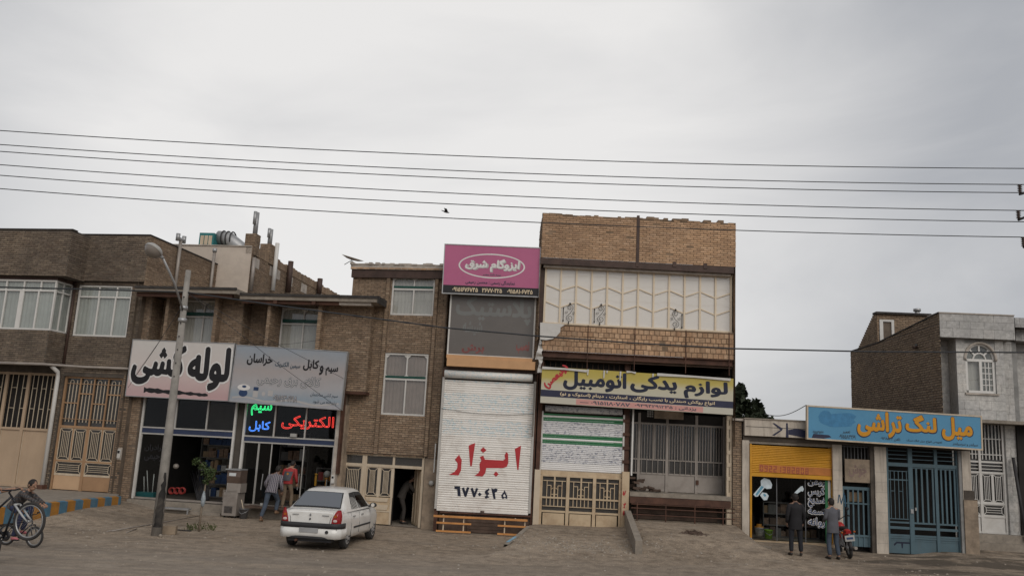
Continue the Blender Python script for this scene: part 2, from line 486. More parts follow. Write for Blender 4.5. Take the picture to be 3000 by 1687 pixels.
mat('mortar', (.135, .105, .08), .95, .3, 2, bump=.4)
mat('mortar_tan', (.22, .152, .1), .95, .3, 2, bump=.4)
mat('stone_joint', (.24, .235, .225), .95, .2, 4, bump=.3)
mat('concrete', (.27, .232, .19), .92, .25, 2.2, bump=.4, stain=(.1, .09, .078), stain_amt=.6)
mat('concrete_pole', (.27, .25, .225), .9, .2, 2.5, bump=.3, stain=(.13, .12, .11), stain_amt=.5)
mat('pole_black', (.02, .018, .017), .8, .4, 5, stain=(.1, .085, .07), stain_amt=.8)
mat('plaster', (.29, .225, .165), .92, .34, 2.0, bump=.5, stain=(.13, .105, .085), stain_amt=.6)
mat('plaster_beige', (.52, .445, .375), .9, .08, 1.2, bump=.2, stain=(.36, .31, .27), stain_amt=.4)
mat('plaster_white', (.5, .44, .37), .88, .14, 1.6, bump=.35, stain=(.2, .165, .135), stain_amt=.75, streak=True)
mat('roof_edge', (.045, .04, .037), .9, .35, 3, bump=.4)
mat('cap_light', (.42, .37, .32), .9, .25, 3, bump=.4, stain=(.2, .17, .15))
mat('rust_steel', (.085, .04, .026), .75, .35, 3, bump=.3, stain=(.04, .022, .016), stain_amt=.6)
mat('brown_steel', (.06, .035, .027), .6, .3, 3, bump=.2)
mat('cream_paint', (.53, .44, .33), .55, .08, 1.5, bump=.08, stain=(.3, .2, .115), stain_amt=.55, streak=True)
mat('cream_gate', (.5, .385, .255), .5, .1, 1.3, bump=.08, stain=(.25, .14, .07), stain_amt=.6)
mat('peach_door', (.35, .21, .115), .55, .1, 1.6, bump=.1, stain=(.26, .15, .085), stain_amt=.5)
mat('peach_pale', (.5, .33, .2), .55, .1, 1.6, bump=.1)
mat('garage_cream', (.43, .315, .215), .55, .07, 1.0, bump=.06, stain=(.36, .25, .17), stain_amt=.45, streak=True)
mat('white_pvc', (.62, .6, .57), .45, .06, 2, bump=.03)
mat('white_metal', (.58, .56, .53), .5, .08, 2, bump=.04, stain=(.36, .32, .27), stain_amt=.35)
mat('alu', (.46, .44, .41), .42, .1, 3, metal=.3, bump=.04)
mat('slat_white', (.76, .725, .675), .45, .05, 1.2, bump=.04, stain=(.46, .4, .35), stain_amt=.5)
mat('blue_band', (.028, .04, .085), .45, .15, 2)
mat('green_band', (.012, .065, .05), .4, .2, 2)
mat('teal_paint', (.075, .125, .15), .5, .12, 1.5, bump=.1, stain=(.085, .1, .105), stain_amt=.45, streak=True)
mat('teal_cooler', (.03, .16, .165), .5, .12, 3)
mat('yellow_paint', (.56, .27, .018), .5, .1, 2, bump=.06, stain=(.37, .17, .02), stain_amt=.4)
mat('kerb_blue', (.075, .165, .235), .8, .2, 4, bump=.3, stain=(.17, .15, .13), stain_amt=.4)
mat('kerb_ochre', (.36, .165, .03), .8, .2, 4, bump=.3, stain=(.2, .15, .1), stain_amt=.4)
mat('pink_sheet', (.42, .11, .215), .38, .05, .7, bump=.02, stain=(.36, .09, .2), stain_amt=.3)
mat('sign_white', (.6, .57, .545), .42, .05, 1, bump=.02, stain=(.45, .4, .36), stain_amt=.3)
mat('sign_blue', (.085, .26, .42), .45, .06, 1.2, bump=.03, stain=(.055, .21, .38), stain_amt=.35)
mat('sign_patch', (.05, .2, .37), .5, .15, 5)
mat('orange_letter', (.58, .26, .012), .5, .06, 3)
mat('black', (.014, .013, .015), .55, .2, 3)
mat('navy', (.022, .024, .055), .5, .1, 2)
mat('ink', (.012, .016, .035), .6, .15, 4)
mat('ink_soft', (.05, .075, .1), .6, .2, 6)
mat('red_letter', (.42, .03, .035), .5, .08, 5)
mat('red_spray', (.35, .03, .035), .8, .3, 12)
mat('spray_blue', (.03, .085, .14), .8, .3, 10)
mat('cream_bar', (.66, .55, .41), .5, .06, 2)
mat('cream_letter', (.62, .5, .34), .6, .05, 3)
mat('white_letter', (.66, .64, .62), .6, .04, 3)
mat('grey_letter', (.42, .4, .39), .6, .06, 3)
mat('pale_pink', (.56, .28, .25), .5, .06, 2)
mat('film_grey', (.12, .107, .098), .32, .08, .9, bump=.03, spec=.5)
mat('film_letter', (.16, .162, .155), .35, .05, 2)
mat('film_red', (.19, .065, .06), .4, .3, 4)
mat('beige_sill', (.52, .3, .15), .6, .07, 1.2, bump=.06, stain=(.36, .2, .1), stain_amt=.4)
mat('wood_orange', (.5, .225, .07), .6, .15, 3, bump=.1)
mat('wood_dark', (.09, .06, .045), .85, .3, 3, bump=.3)
mat('cardboard', (.26, .18, .11), .85, .15, 3)
mat('shelf', (.12, .115, .11), .6, .2, 3)
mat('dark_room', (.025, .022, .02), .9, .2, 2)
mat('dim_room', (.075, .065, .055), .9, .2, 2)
mat('curtain', (.56, .53, .49), .9, .1, 1.5, bump=.1)
mat('curtain_grey', (.5, .51, .48), .9, .1, 1.5, bump=.1)
mat('curtain_brown', (.33, .26, .225), .9, .15, 2, bump=.1)
mat('tarp', (.55, .53, .5), .7, .06, 2, bump=.1, stain=(.36, .33, .3), stain_amt=.4)
mat('goods_blue', (.025, .05, .12), .5, .3, 3)
mat('goods_red', (.25, .03, .025), .45, .2, 3)
mat('goods_white', (.36, .35, .33), .5, .1, 3)
mat('goods_mix', (.2, .13, .09), .6, .5, 8)
mat('plastic_green', (.22, .42, .035), .4, .08, 3)
mat('plastic_grey', (.12, .12, .125), .55, .15, 3)
mat('plastic_white', (.58, .6, .6), .4, .05, 3)
mat('plastic_orange', (.5, .21, .03), .45, .1, 3)
mat('cooler_metal', (.3, .265, .235), .5, .1, 2, metal=.2, bump=.05, stain=(.16, .13, .11), stain_amt=.5)
mat('cooler_brown', (.14, .1, .08), .4, .2, 3, metal=.3)
mat('insulator', (.05, .028, .02), .25, .2, 5, spec=.6)
mat('wire', (.03, .032, .036), .6, .1, 5)
mat('galv', (.36, .36, .36), .45, .15, 4, metal=.5, bump=.1)
mat('dark_iron', (.035, .033, .034), .6, .2, 5)
mat('leaf', (.045, .068, .02), .6, .35, 9, bump=.1)
mat('leaf_dark', (.036, .047, .026), .7, .4, 5, bump=.1)
mat('weed', (.075, .085, .03), .7, .3, 8)
mat('bark', (.2, .16, .12), .9, .25, 8, bump=.5)
mat('pebble', (.27, .232, .19), .95, .3, 20, bump=.3)
mat('litter', (.42, .38, .33), .8, .2, 9)
mat('block_stone', (.27, .21, .15), .95, .2, 4, bump=.5)
glassmat('glass', (.88, .9, .89), .07, diff=((.3, .3, .28), .12))
glassmat('glass_shop', (.7, .73, .73), .02)
glassmat('glass_green', (.45, .55, .5), .06, diff=((.2, .25, .22), .22))
glassmat('glass_dull', (.5, .5, .5), .05, .1, diff=((.085, .08, .075), .6))
glassmat('glass_mirror', (.6, .62, .62), .13, .03, diff=((.74, .69, .62), .9))
def slat_pattern(name, base, tint, scale, thr, stretch):
    m, t, b = newmat(name)
    f = posnoise(t, scale, 3, .6, stretch, .6)
    c = mixc(t, ramp(t, f, [(thr, (0, 0, 0)), (thr+.07, (1, 1, 1))]), base, tint)
    s = posnoise(t, 1.5, 5, .7)
    c = mixc(t, ramp(t, s, [(.5, (0, 0, 0)), (.75, (.35,)*3)]), c, mul(base, .75))
    t.links.new(c, b.inputs['Base Color']); b.inputs['Roughness'].default_value = .5
slat_pattern('slat_floral', (.72, .69, .645), (.5, .6, .63), 14, .52, (1, 1, 1.6))
slat_pattern('slat_leafy', (.64, .63, .63), (.24, .25, .3), 12, .54, (1, 1, 2.2))
mat('slat_green', (.03, .16, .065), .5, .1, 3)
mat('slat_bright', (.74, .72, .7), .5, .04, 3)
def gradient_sheet(name, stops, z0, z1, var=.05):
    """a printed sheet whose ink changes colour from bottom to top"""
    m, t, b = newmat(name)
    g = N(t, 'ShaderNodeNewGeometry'); sx = N(t, 'ShaderNodeSeparateXYZ'); t.links.new(g.outputs['Position'], sx.inputs[0])
    nz = posnoise(t, 1.1, 4, .6)
    ma = N(t, 'ShaderNodeMath', operation='MULTIPLY_ADD'); t.links.new(nz, ma.inputs[0]); ma.inputs[1].default_value = (z1-z0)*.35; t.links.new(sx.outputs['Z'], ma.inputs[2])
    mr = N(t, 'ShaderNodeMapRange'); mr.inputs['From Min'].default_value = z0+(z1-z0)*.175; mr.inputs['From Max'].default_value = z1+(z1-z0)*.175
    t.links.new(ma.outputs[0], mr.inputs['Value'])
    c = ramp(t, mr.outputs[0], stops)
    s = posnoise(t, 5, 5, .7); c = mixc(t, 1., c, ramp(t, s, [(.3, (1-var,)*3), (.7, (1,)*3)]), 'MULTIPLY')
    t.links.new(c, b.inputs['Base Color']); b.inputs['Roughness'].default_value = .42
    bumped(t, b, posnoise(t, 1.4, 2, .5, (1.4, 1, .5)), .3, .06)
# ground: trodden dusty earth with wheel tracks, gravel and damp patches
def groundmat():
    m, t, b = newmat('earth')
    a = posnoise(t, .35, 6, .62, dist=.4); f = posnoise(t, 3.5, 6, .72); g = posnoise(t, 38, 3, .75)
    tr = posnoise(t, 1.1, 4, .6, (.12, 1.5, 1), .3)
    c = ramp(t, a, [(.3, (.225, .181, .138)), (.5, (.275, .222, .17)), (.7, (.325, .265, .205))])
    c = mixc(t, 1., c, ramp(t, f, [(.36, (.66, .64, .62)), (.5, (1, 1, 1)), (.66, (1.28, 1.27, 1.25))]), 'MULTIPLY')
    c = mixc(t, .75, c, ramp(t, g, [(.36, (.55, .53, .51)), (.5, (1, 1, 1)), (.64, (1.45, 1.43, 1.4))]), 'MULTIPLY')
    # wheel tracks run along the street in front
    gg = N(t, 'ShaderNodeNewGeometry'); sx = N(t, 'ShaderNodeSeparateXYZ'); t.links.new(gg.outputs['Position'], sx.inputs[0])
    road = ramp(t, map_range(t, sx.outputs['Y'], 22.2, 18.5), [(0, (0, 0, 0)), (1, (1, 1, 1))])
    c = mixc(t, mixc(t, 1., road, ramp(t, tr, [(.42, (0, 0, 0)), (.62, (.6,)*3)]), 'MULTIPLY'), c, (.16, .138, .118))
    c = mixc(t, mixc(t, 1., road, (.35,)*3, 'MULTIPLY'), c, (.265, .232, .196))
    dk_ = posnoise(t, .62, 7, .7, (.55, 1.25, 1), .8)
    c = mixc(t, ramp(t, dk_, [(.5, (0, 0, 0)), (.63, (.55,)*3)]), c, (.16, .133, .106))
    lt_ = posnoise(t, 1.5, 6, .72, (.5, 1.3, 1), .6)
    c = mixc(t, ramp(t, lt_, [(.53, (0, 0, 0)), (.67, (.45,)*3)]), c, (.35, .3, .245))
    v = N(t, 'ShaderNodeTexVoronoi', i_Scale=17.); v.inputs['Randomness'].default_value = 1
    t.links.new(gg.outputs['Position'], v.inputs['Vector'])
    peb = ramp(t, v.outputs['Distance'], [(.06, (1, 1, 1)), (.16, (0, 0, 0))])
    sel = ramp(t, posnoise(t, 1.4, 4, .7), [(.52, (0, 0, 0)), (.66, (.6,)*3)])
    c = mixc(t, mixc(t, 1., peb, sel, 'MULTIPLY'), c, (.46, .42, .37))
    # an oil-dark, damp patch outside the blue gate
    wet = posnoise(t, .9, 5, .65, (.55, 1.4, 1), .5)
    inx = ramp(t, map_range(t, sx.outputs['X'], 8.6, 10.4), [(0, (0, 0, 0)), (1, (1, 1, 1))])
    c = mixc(t, mixc(t, 1., inx, ramp(t, wet, [(.42, (0, 0, 0)), (.54, (.85,)*3)]), 'MULTIPLY'), c, (.082, .068, .055))
    t.links.new(c, b.inputs['Base Color']); b.inputs['Roughness'].default_value = .95; b.inputs['Specular IOR Level'].default_value = .12
    h = mixc(t, .5, f, g)
    bumped(t, b, h, .55, .035)
def map_range(t, src, a, b_):
    mr = N(t, 'ShaderNodeMapRange'); mr.inputs['From Min'].default_value = a; mr.inputs['From Max'].default_value = b_
    t.links.new(src, mr.inputs['Value']); return mr.outputs[0]
groundmat()
# ------------------------------------------------------------ facades
FA = Frame(-2.3, 27.0, -math.atan(.17))
FB = Frame(0, 27.0, 0)
FR = Frame(6.3, 26.9, -R(2.5))
FG = Frame(13.0, 28.2, -R(3))
# ------------------------------------------------------------ ground
sm = lambda a, b, x: (lambda t: t*t*(3-2*t))(max(0., min(1., (x-a)/(b-a))))
RL = [gpt(1400, 1640, 0.0), gpt(1481, 1593, .16), FB.P(FB.u(1548, 1540), 0, 0)]
RR = [gpt(2330, 1650, 0.0), gpt(2265, 1600, .33), FB.P(FB.u(2195, 1553), 0, 0)]
def edge_x(L, y):
    if y <= L[0].y: return L[0].x
    for a, b in zip(L, L[1:]):
        if y <= b.y: return a.x+(b.x-a.x)*(y-a.y)/(b.y-a.y)
    return L[-1].x
XK = FB.u(1836, 1530)                      # the low wall that parts the two ramps
def gz(x, y):
    z = 0.
    rx0, rx1 = edge_x(RL, y), edge_x(RR, y)
    t = max(0., min(1., (y-20.3)/6.2))
    side = .37 + .26*sm(XK-.08, XK+.12, x)*sm(23.0, 25.2, y) + .12*sm(XK-1, XK+1, x)*sm(21, 24, y)
    side = min(side, .64)
    ramp_ = side*t*sm(rx0-.12, rx0+.1, x)*(1-sm(rx1-.5, rx1+.15, x))
    right = .2*sm(24.6, 26.6, y)*sm(6.4, 7.2, x)*(1-sm(9.2, 10.6, x)) + .05*sm(24, 26.6, y)*sm(9, 10, x)
    left = .05*sm(24, 28, y)*(1-sm(-5, -3, x)) + .25*(1-sm(-12.6, -10.4, x))*sm(22.0, 26.2, y)
    n = noise.noise(Vector((x*.8, y*.8, 0)))*.018 + noise.noise(Vector((x*3.1, y*3.1, 4)))*.009
    right += .17*sm(12.2, 13.6, x)*sm(24.5, 27.4, y)
    return max(ramp_, right*1.) + left + n*(1 if y < 26.3 else .4)
def lines(a, b, st, ext):
    l = []; x = a
    while x < b+1e-6: l.append(x); x += st
    return [a-e for e in reversed(ext)] + l + [b+e for e in ext]
gx = lines(-22, 18, .16, [2, 6, 15, 40, 120, 400, 900]); gy = lines(13, 29, .16, [2, 6, 15, 40, 120, 400, 900])
mb = MB()
for y in gy:
    for x in gx: mb.vs.append(Vector((x, y, gz(x, y) if -25 < x < 21 and 10 < y < 31 else 0)))
nx_ = len(gx)
for j in range(len(gy)-1):
    for i in range(nx_-1): mb.fs.append((j*nx_+i, j*nx_+i+1, (j+1)*nx_+i+1, (j+1)*nx_+i))
mb.smooth = set(range(len(mb.fs)))
structure('ground', mb, 'earth', 'dusty trodden earth street in front of the shops')
# loose gravel and bits of rubble
mb = MB(); rg = random.Random(3)
def stone(mb, x, y, r, fl=.6):
    z = gz(x, y); b = len(mb.vs); n = rg.randint(5, 7); a0 = rg.random()*6
    for k in range(n):
        a = a0+2*PI*k/n; rr = r*rg.uniform(.7, 1.2); mb.vs.append(Vector((x+math.cos(a)*rr, y+math.sin(a)*rr, z-.004)))
    for k in range(n):
        a = a0+.3+2*PI*k/n; rr = r*rg.uniform(.35, .75); mb.vs.append(Vector((x+math.cos(a)*rr, y+math.sin(a)*rr, z+r*fl*rg.uniform(.6, 1.1))))
    for k in range(n):
        l = (k+1) % n; mb.fs.append((b+k, b+l, b+n+l, b+n+k))
    mb.fs.append(tuple(b+n+k for k in range(n)))
for k in range(2600):
    x = rg.uniform(-17, 15); y = 15.5+10.5*rg.random()**1.1
    d = noise.noise(Vector((x*.45, y*.6, 9)))
    if rg.random() > .35+d*1.2: continue
    if x > 13 and y > 26: continue
    stone(mb, x, y, rg.choice((.012, .015, .02, .02, .03, .045)))
for k in range(260):
    x = rg.gauss(2.2, 1.2); y = rg.gauss(23.3, .7)
    if y < 25.5: stone(mb, x, y, rg.uniform(.015, .05))
o = link('gravel', mb.mesh('gravel'), 'pebble'); o['kind'] = 'stuff'; o['label'] = 'loose gravel and rubble scattered over the dusty street'; o['category'] = 'gravel'
mb = MB()
for k in range(46):
    x = rg.uniform(-15, 13); y = rg.uniform(17, 25); stone(mb, x, y, rg.uniform(.012, .032), .35)
for k in range(40):
    x = rg.gauss(1.8, 1.3); y = rg.gauss(23.4, .5); stone(mb, x, y, rg.uniform(.015, .035), .3)
o = link('litter', mb.mesh('litter'), 'litter'); o['kind'] = 'stuff'; o['label'] = 'pale paper litter and chips lying about the street'; o['category'] = 'litter'
# ------------------------------------------------------------ builders for doors, windows, shutters and signs
UNIT = {}
def unit(m, kind='box'):
    if (m, kind) not in UNIT:
        mb = MB()
        if kind == 'box': mb.box(-.5, .5, -.5, .5, -.5, .5)
        else: mb.tube([(-.5, 0, 0), (.5, 0, 0)], .5, 8)
        me = mb.mesh('bar'); me.materials.append(MATS[m]); UNIT[(m, kind)] = me
    return UNIT[(m, kind)]
def bar(T, F, x0, z0, x1, z1, w_, dep, d, m, parent=None, name='bar', kind='box', roll=0.):
    """one straight bar on a facade, from (x0,z0) to (x1,z1); its front face lies at depth d"""
    L = math.hypot(x1-x0, z1-z0); a = math.atan2(z1-z0, x1-x0)
    M = F.M @ Matrix.Translation(((x0+x1)/2, d+dep/2, (z0+z1)/2)) @ Matrix.Rotation(-a, 4, 'Y') @ Matrix.Diagonal((L, dep, w_, 1))
    return T.put(name, unit(m, kind), M, parent)
def bar3(T, p, q, w_, m, parent=None, name='bar', kind='round', dep=None):
    p, q = Vector(p), Vector(q); d = q-p
    M = Matrix.Translation((p+q)/2) @ d.to_track_quat('X', 'Z').to_matrix().to_4x4() @ Matrix.Diagonal((d.length, dep or w_, w_, 1))
    return T.put(name, unit(m, kind), M, parent)
def crop(ox, oy, s): return lambda x, y: (ox+x*s, oy+y*s)
cA, cB, cC = crop(0, 640, .34507), crop(350, 640, .34507), crop(800, 640, .34507)
cD, cE, cF = crop(0, 1060, .41394), crop(350, 980, .4142), crop(650, 980, .41408)
cH, cI, cJ = crop(960, 1180, .27597), crop(1280, 680, .28986), crop(1250, 1060, .37274)
cK, cL, cM = crop(1560, 600, .3312), crop(1560, 1000, .41416), crop(2140, 1120, .37257)
cN, cO, cP = crop(2340, 1160, .34504), crop(2440, 880, .35897), crop(2560, 1160, .3451)
cQ, cG = crop(1780, 1180, .26225), crop(1560, 1380, .15185)
def rc(F, c, xl, yt, xr, yb, d=0):
    a, b = c(xl, yt), c(xr, yb); return F.rect(a[0], a[1], b[0], b[1], d)
def curtain(T, F, u0, u1, v0, v1, d, m, parent, name='curtain', fold=.13, amp=.011):
    mb = MB(F); n = max(6, int((u1-u0)/fold*6)); ph = random.random()*6
    xs = [u0+(u1-u0)*i/n for i in range(n+1)]
    ys = [d+amp*math.sin(2*PI*(x/fold)+ph+.9*math.sin(x*9+ph))+amp*.5*math.sin(x*31) for x in xs]
    b = 0
    for x, y in zip(xs, ys):
        mb.vs += [F.M @ Vector((x, y, v0)), F.M @ Vector((x, y*.5+d*.5, v1))]
    for i in range(n): mb.fs.append((2*i, 2*i+2, 2*i+3, 2*i+1))
    mb.smooth = set(range(n))
    return T.add(name, mb, m, parent)
def window(T, F, u0, u1, v0, v1, d, lower=(), upper=(), tv=None, fw=.055, m='white_pvc', glass='glass', cur='curtain', parent=None, band=None, room='dark_room', label=None, tw=.05, chamfer=0):
    """frame with mullions (lower, upper: [(u, width)]), a transom at tv, glass, curtain and a dark room behind"""
    mb = MB(F); D = .07
    mb.box(u0, u1, d, d+D, v0, v0+fw).box(u0, u1, d, d+D, v1-fw, v1)
    mb.box(u0, u0+fw, d+.002, d+D, v0+fw, v1-fw).box(u1-fw, u1, d+.002, d+D, v0+fw, v1-fw)
    top = tv if tv else v1
    if tv: mb.box(u0+fw, u1-fw, d+.004, d+D, tv-tw/2, tv+tw/2)
    for u, w_ in lower: mb.box(u-w_/2, u+w_/2, d+.006, d+D, v0+fw, top-(tw/2 if tv else fw))
    for u, w_ in upper: mb.box(u-w_/2, u+w_/2, d+.006, d+D, tv+tw/2, v1-fw)
    if chamfer:   # the cut corners of the old upper lights
        us = [u0+fw] + [x for u, w_ in upper for x in (u-w_/2, u+w_/2)] + [u1-fw]
        for a, b in zip(us[::2], us[1::2]):
            for x, sgn in ((a, 1), (b, -1)):
                for z, zs in ((v1-fw, -1), (tv+tw/2, 1)) if chamfer > 1 else ((v1-fw, -1),):
                    mb.prism([(x, z), (x+sgn*.11, z), (x, z+zs*.11)], d+.02, d+D-.01)
    W = T.add('window', mb, m, parent, label)
    T.add('pane', MB(F).q((u0+fw, d+.04, v0+fw), (u1-fw, d+.04, v0+fw), (u1-fw, d+.04, v1-fw), (u0+fw, d+.04, v1-fw)), glass, W)
    if band: T.add('blind_box', MB(F).box(u0+fw, u1-fw, d-.01, d+.06, band[0], band[1]), 'green_band', W)
    if cur: curtain(T, F, u0+.01, u1-.01, v0+.02, v1-.02, d+.085, cur, W)
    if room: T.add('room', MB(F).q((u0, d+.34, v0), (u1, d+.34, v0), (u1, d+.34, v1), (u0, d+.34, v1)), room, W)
    return W
def ornate(T, F, u0, u1, v0, v1, n, d, m, parent, inset=.1, w_=.022, horiz=False, glass='glass_dull'):
    """a panel of ornamental ironwork: border, inner border, corner diagonals, upright (or lying) bars, dull glass behind"""
    a, b, c, e = u0+inset, u1-inset, v0+inset, v1-inset
    B = lambda *q, wd=w_: bar(T, F, *q, wd, .018, d, m, parent)
    for x0, z0, x1, z1 in ((u0, v0, u1, v0), (u0, v1, u1, v1), (u0, v0, u0, v1), (u1, v0, u1, v1)): B(x0, z0, x1, z1, wd=w_*1.2)
    for x0, z0, x1, z1 in ((a, c, b, c), (a, e, b, e), (a, c, a, e), (b, c, b, e)): bar(T, F, x0, z0, x1, z1, w_*.8, .016, d+.001, m, parent)
    for x0, z0, x1, z1 in ((u0, v0, a, c), (u1, v0, b, c), (u0, v1, a, e), (u1, v1, b, e)): bar(T, F, x0, z0, x1, z1, w_*.8, .014, d+.002, m, parent)
    for k in range(1, n+1):
        if horiz: z = c+(e-c)*k/(n+1); bar(T, F, a, z, b, z, w_*.7, .012, d+.003, m, parent)
        else: x = a+(b-a)*k/(n+1); bar(T, F, x, c, x, e, w_*.7, .012, d+.003, m, parent)
    T.add('pane', MB(F).q((u0, d+.035, v0), (u1, d+.035, v0), (u1, d+.035, v1), (u0, d+.035, v1)), glass, parent)
def slat_mesh(W, H, m):
    mb = MB(); n = 5; pr = [(0, 0), (-.012, H*.18), (-.016, H*.5), (-.012, H*.82), (0, H*.97)]
    b = 0
    for y, z in pr: mb.vs += [Vector((0, y, z)), Vector((W, y, z))]
    for i in range(n-1): mb.fs.append((2*i, 2*i+1, 2*i+3, 2*i+2))
    mb.smooth = set(range(n-1))
    me = mb.mesh('slat'); me.materials.append(MATS[m]); return me
def shutter(T, F, u0, u1, v0, v1, d, pitch, which, parent, guides='alu', gw=.06):
    """a roller shutter: every slat an object; which(k, z) names its material"""
    cache = {}; z = v0; k = 0
    while z+pitch <= v1+.01:
        m = which((z-v0)/(v1-v0))
        if m not in cache: cache[m] = slat_mesh(u1-u0, pitch, m)
        T.put('slat', cache[m], F.M @ Matrix.Translation((u0, d+random.uniform(-.004, .004), z)) @ Matrix.Rotation(random.uniform(-.0012, .0012), 4, 'Y'), parent)
        z += pitch; k += 1
    for a, b in ((u0-gw, u0-.002), (u1+.002, u1+gw)):
        T.add('guide', MB(F).box(a, b, d-.035, d+.05, v0-.02, v1+.02), guides, parent)
def corr_quad(F, u0, u1, v0, v1, d): return MB(F).q((u0, d, v0), (u1, d, v0), (u1, d, v1), (u0, d, v1))
def panel(F, u0, u1, v0, v1, d, t=.04): return MB(F).box(u0, u1, d, d+t, v0, v1)
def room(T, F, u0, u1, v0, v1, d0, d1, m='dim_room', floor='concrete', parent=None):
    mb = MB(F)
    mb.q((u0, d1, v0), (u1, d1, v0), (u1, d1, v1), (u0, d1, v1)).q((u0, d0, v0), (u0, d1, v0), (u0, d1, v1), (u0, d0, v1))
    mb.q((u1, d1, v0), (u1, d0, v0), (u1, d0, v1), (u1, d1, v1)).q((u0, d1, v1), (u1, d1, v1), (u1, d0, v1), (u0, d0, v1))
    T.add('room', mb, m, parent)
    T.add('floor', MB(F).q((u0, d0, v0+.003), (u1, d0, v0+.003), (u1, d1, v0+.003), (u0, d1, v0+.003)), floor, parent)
def at(F, u, v, d=0): return Matrix.Translation(F.P(u, v, d)) @ Matrix.Rotation(F.ang, 4, 'Z')
def side_right(F, u, d): p = F.P(u, 0, d); return Frame(p.x, p.y, F.ang+PI/2)
def side_left(F, u, d): p = F.P(u, 0, d); return Frame(p.x, p.y, F.ang-PI/2)

# ============================================================ 1. dark brick house with the bay window (far left)
F = FA
T = Thing('brick_house', 'dark brown brick house with a white-framed bay window, cream garage gate and ochre door', 'house', at(F, F.u(250, 1440), .4, 0))
H1 = T
uL = F.u(-260, 900); uR1 = F.u(422, 880); zp = F.v(258, 1440)
vp2 = F.v(340, 689, -.12); vb2 = F.v(340, 824, -.12)
w2 = F.rect(228, 838, 385, 987, .12)
gate = F.rect(-150, 1087, 150, 1427, .12); door = F.rect(170.6, 1104, 345.6, 1440, .12)
door = (door[0], door[1], zp, door[3]); gate = (gate[0], gate[1], zp, gate[3])
Wl = T.add('wall', MB(F).wall(uL, uR1, 0, vb2+.02, 0, [w2, gate, door], .3), 'mortar_dark')
bricks(T, Wl, F, F.u(205, 900), uR1, door[3]+.12, vb2, 0, 'brick_dark', [w2, door, gate], limit=0)
bricks(T, Wl, F, door[1]+.02, uR1, zp-.35, door[3]+.12, 0, 'brick_brown', limit=0, missing=.04)
bricks(T, Wl, F, gate[1]+.02, door[0]-.02, zp, door[3]+.12, 0, 'brick_dark', limit=0)
# the upper wall (parapet) over the second window, and the long side wall that runs back above the neighbour's roof
P2 = T.add('parapet', MB(F).wall(uL, uR1, vb2, vp2, -.12).q((uL, -.12, vb2), (uL, 0, vb2), (uR1, 0, vb2), (uR1, -.12, vb2)).q((uL, -.12, vp2), (uR1, -.12, vp2), (uR1, .12, vp2), (uL, .12, vp2)), 'mortar_dark')
u1b = F.u(203, 740, -1.05)
bricks(T, P2, F, u1b-.3, uR1, vb2, vp2-.03, -.12, 'brick_dark', limit=170)
FS = side_right(F, uR1, -.12)
SW = T.add('side_wall', MB(FS).wall(0, 11.5, 0, vp2, 0).q((0, 0, vp2), (11.5, 0, vp2), (11.5, .22, vp2), (0, .22, vp2)).q((0, .22, vp2), (11.5, .22, vp2), (11.5, .22, 0), (0, .22, 0)), 'mortar')
vslab = F.v(560, 843, -.6)
bricks(T, SW, FS, 0, 11.4, vslab-.2, vp2-.03, 0, 'brick_brown', limit=0)
T.add('coping', MB(F).box(u1b-.5, uR1+.03, -.15, .14, vp2, vp2+.035), 'roof_edge')
T.add('coping', MB(FS).box(.26, 11.5, -.03, .24, vp2+.002, vp2+.037), 'roof_edge')
# flues up the side wall
for (px, py, top) in ((522, 760, 697), (622, 790, 731)):
    u, _ = FS.uv(px, py, -.07); z1 = FS.v(px+6, top, -.07)
    fl = T.add('flue_pipe', MB(FS).tube([(u, -.08, vslab-.2), (u, -.08, z1-.1)], .06, 10), 'cooler_metal')
    cap = MB(FS)
    if top < 710: cap.tube([(u-.24, -.08, z1-.05), (u+.24, -.08, z1-.05)], .065, 10).tube([(u-.2, -.08, z1-.14), (u-.2, -.08, z1+.12)], .075, 10).tube([(u+.2, -.08, z1-.14), (u+.2, -.08, z1+.12)], .075, 10)
    else: cap.tube([(u, -.08, z1-.1), (u, -.08, z1+.05)], .085, 10)
    T.add('flue_cap', cap, 'galv', fl)
# bay window block
d1 = -.9; ub = F.u(156, 890, d1); vs0, vs1 = F.v(75, 1063, d1), F.v(75, 965, d1); vt1 = F.v(75, 819, d1); vt0 = F.v(75, 850, d1)
dP = -1.05; vpb, vpt = F.v(100, 807, dP), F.v(100, 673, dP)
FSb = side_right(F, ub, d1); FSp = side_right(F, u1b, dP)
BW = T.add('bay_wall', MB(F).wall(uL, ub, vs0, vs1, d1).q((uL, d1, vs0), (uL, 0, vs0), (ub, 0, vs0), (ub, d1, vs0)), 'mortar_dark')
T.add('side', MB(FSb).wall(0, .9, vs0, vs1, 0), 'mortar_dark', BW)
bricks(T, BW, F, F.u(-60, 900, d1), ub, vs0, vs1, d1, 'brick_dark', limit=210)
bricks(T, BW, FSb, 0, .9, vs0, vs1, 0, 'brick_dark', limit=0)
bricks(T, BW, F, uL, F.u(-60, 900, d1), vs0, vs1, d1, 'brick_dark', limit=0)
BP = T.add('bay_parapet', MB(F).wall(uL, u1b, vpb, vpt, dP).q((uL, dP, vpb), (uL, 0, vpb), (u1b, 0, vpb), (u1b, dP, vpb)).q((uL, dP, vpt), (u1b, dP, vpt), (u1b, .1, vpt), (uL, .1, vpt)), 'mortar_dark')
T.add('side', MB(FSp).wall(0, 1.17, vpb, vpt, 0), 'mortar_dark', BP)
bricks(T, BP, F, F.u(-60, 740, dP), u1b, vpb, vpt-.03, dP, 'brick_dark', limit=300)
bricks(T, BP, FSp, 0, 1.0, vpb, vpt-.03, 0, 'brick_dark', limit=0)
bricks(T, BP, F, uL, F.u(-60, 740, dP), vpb, vpt-.03, dP, 'brick_dark', limit=0)
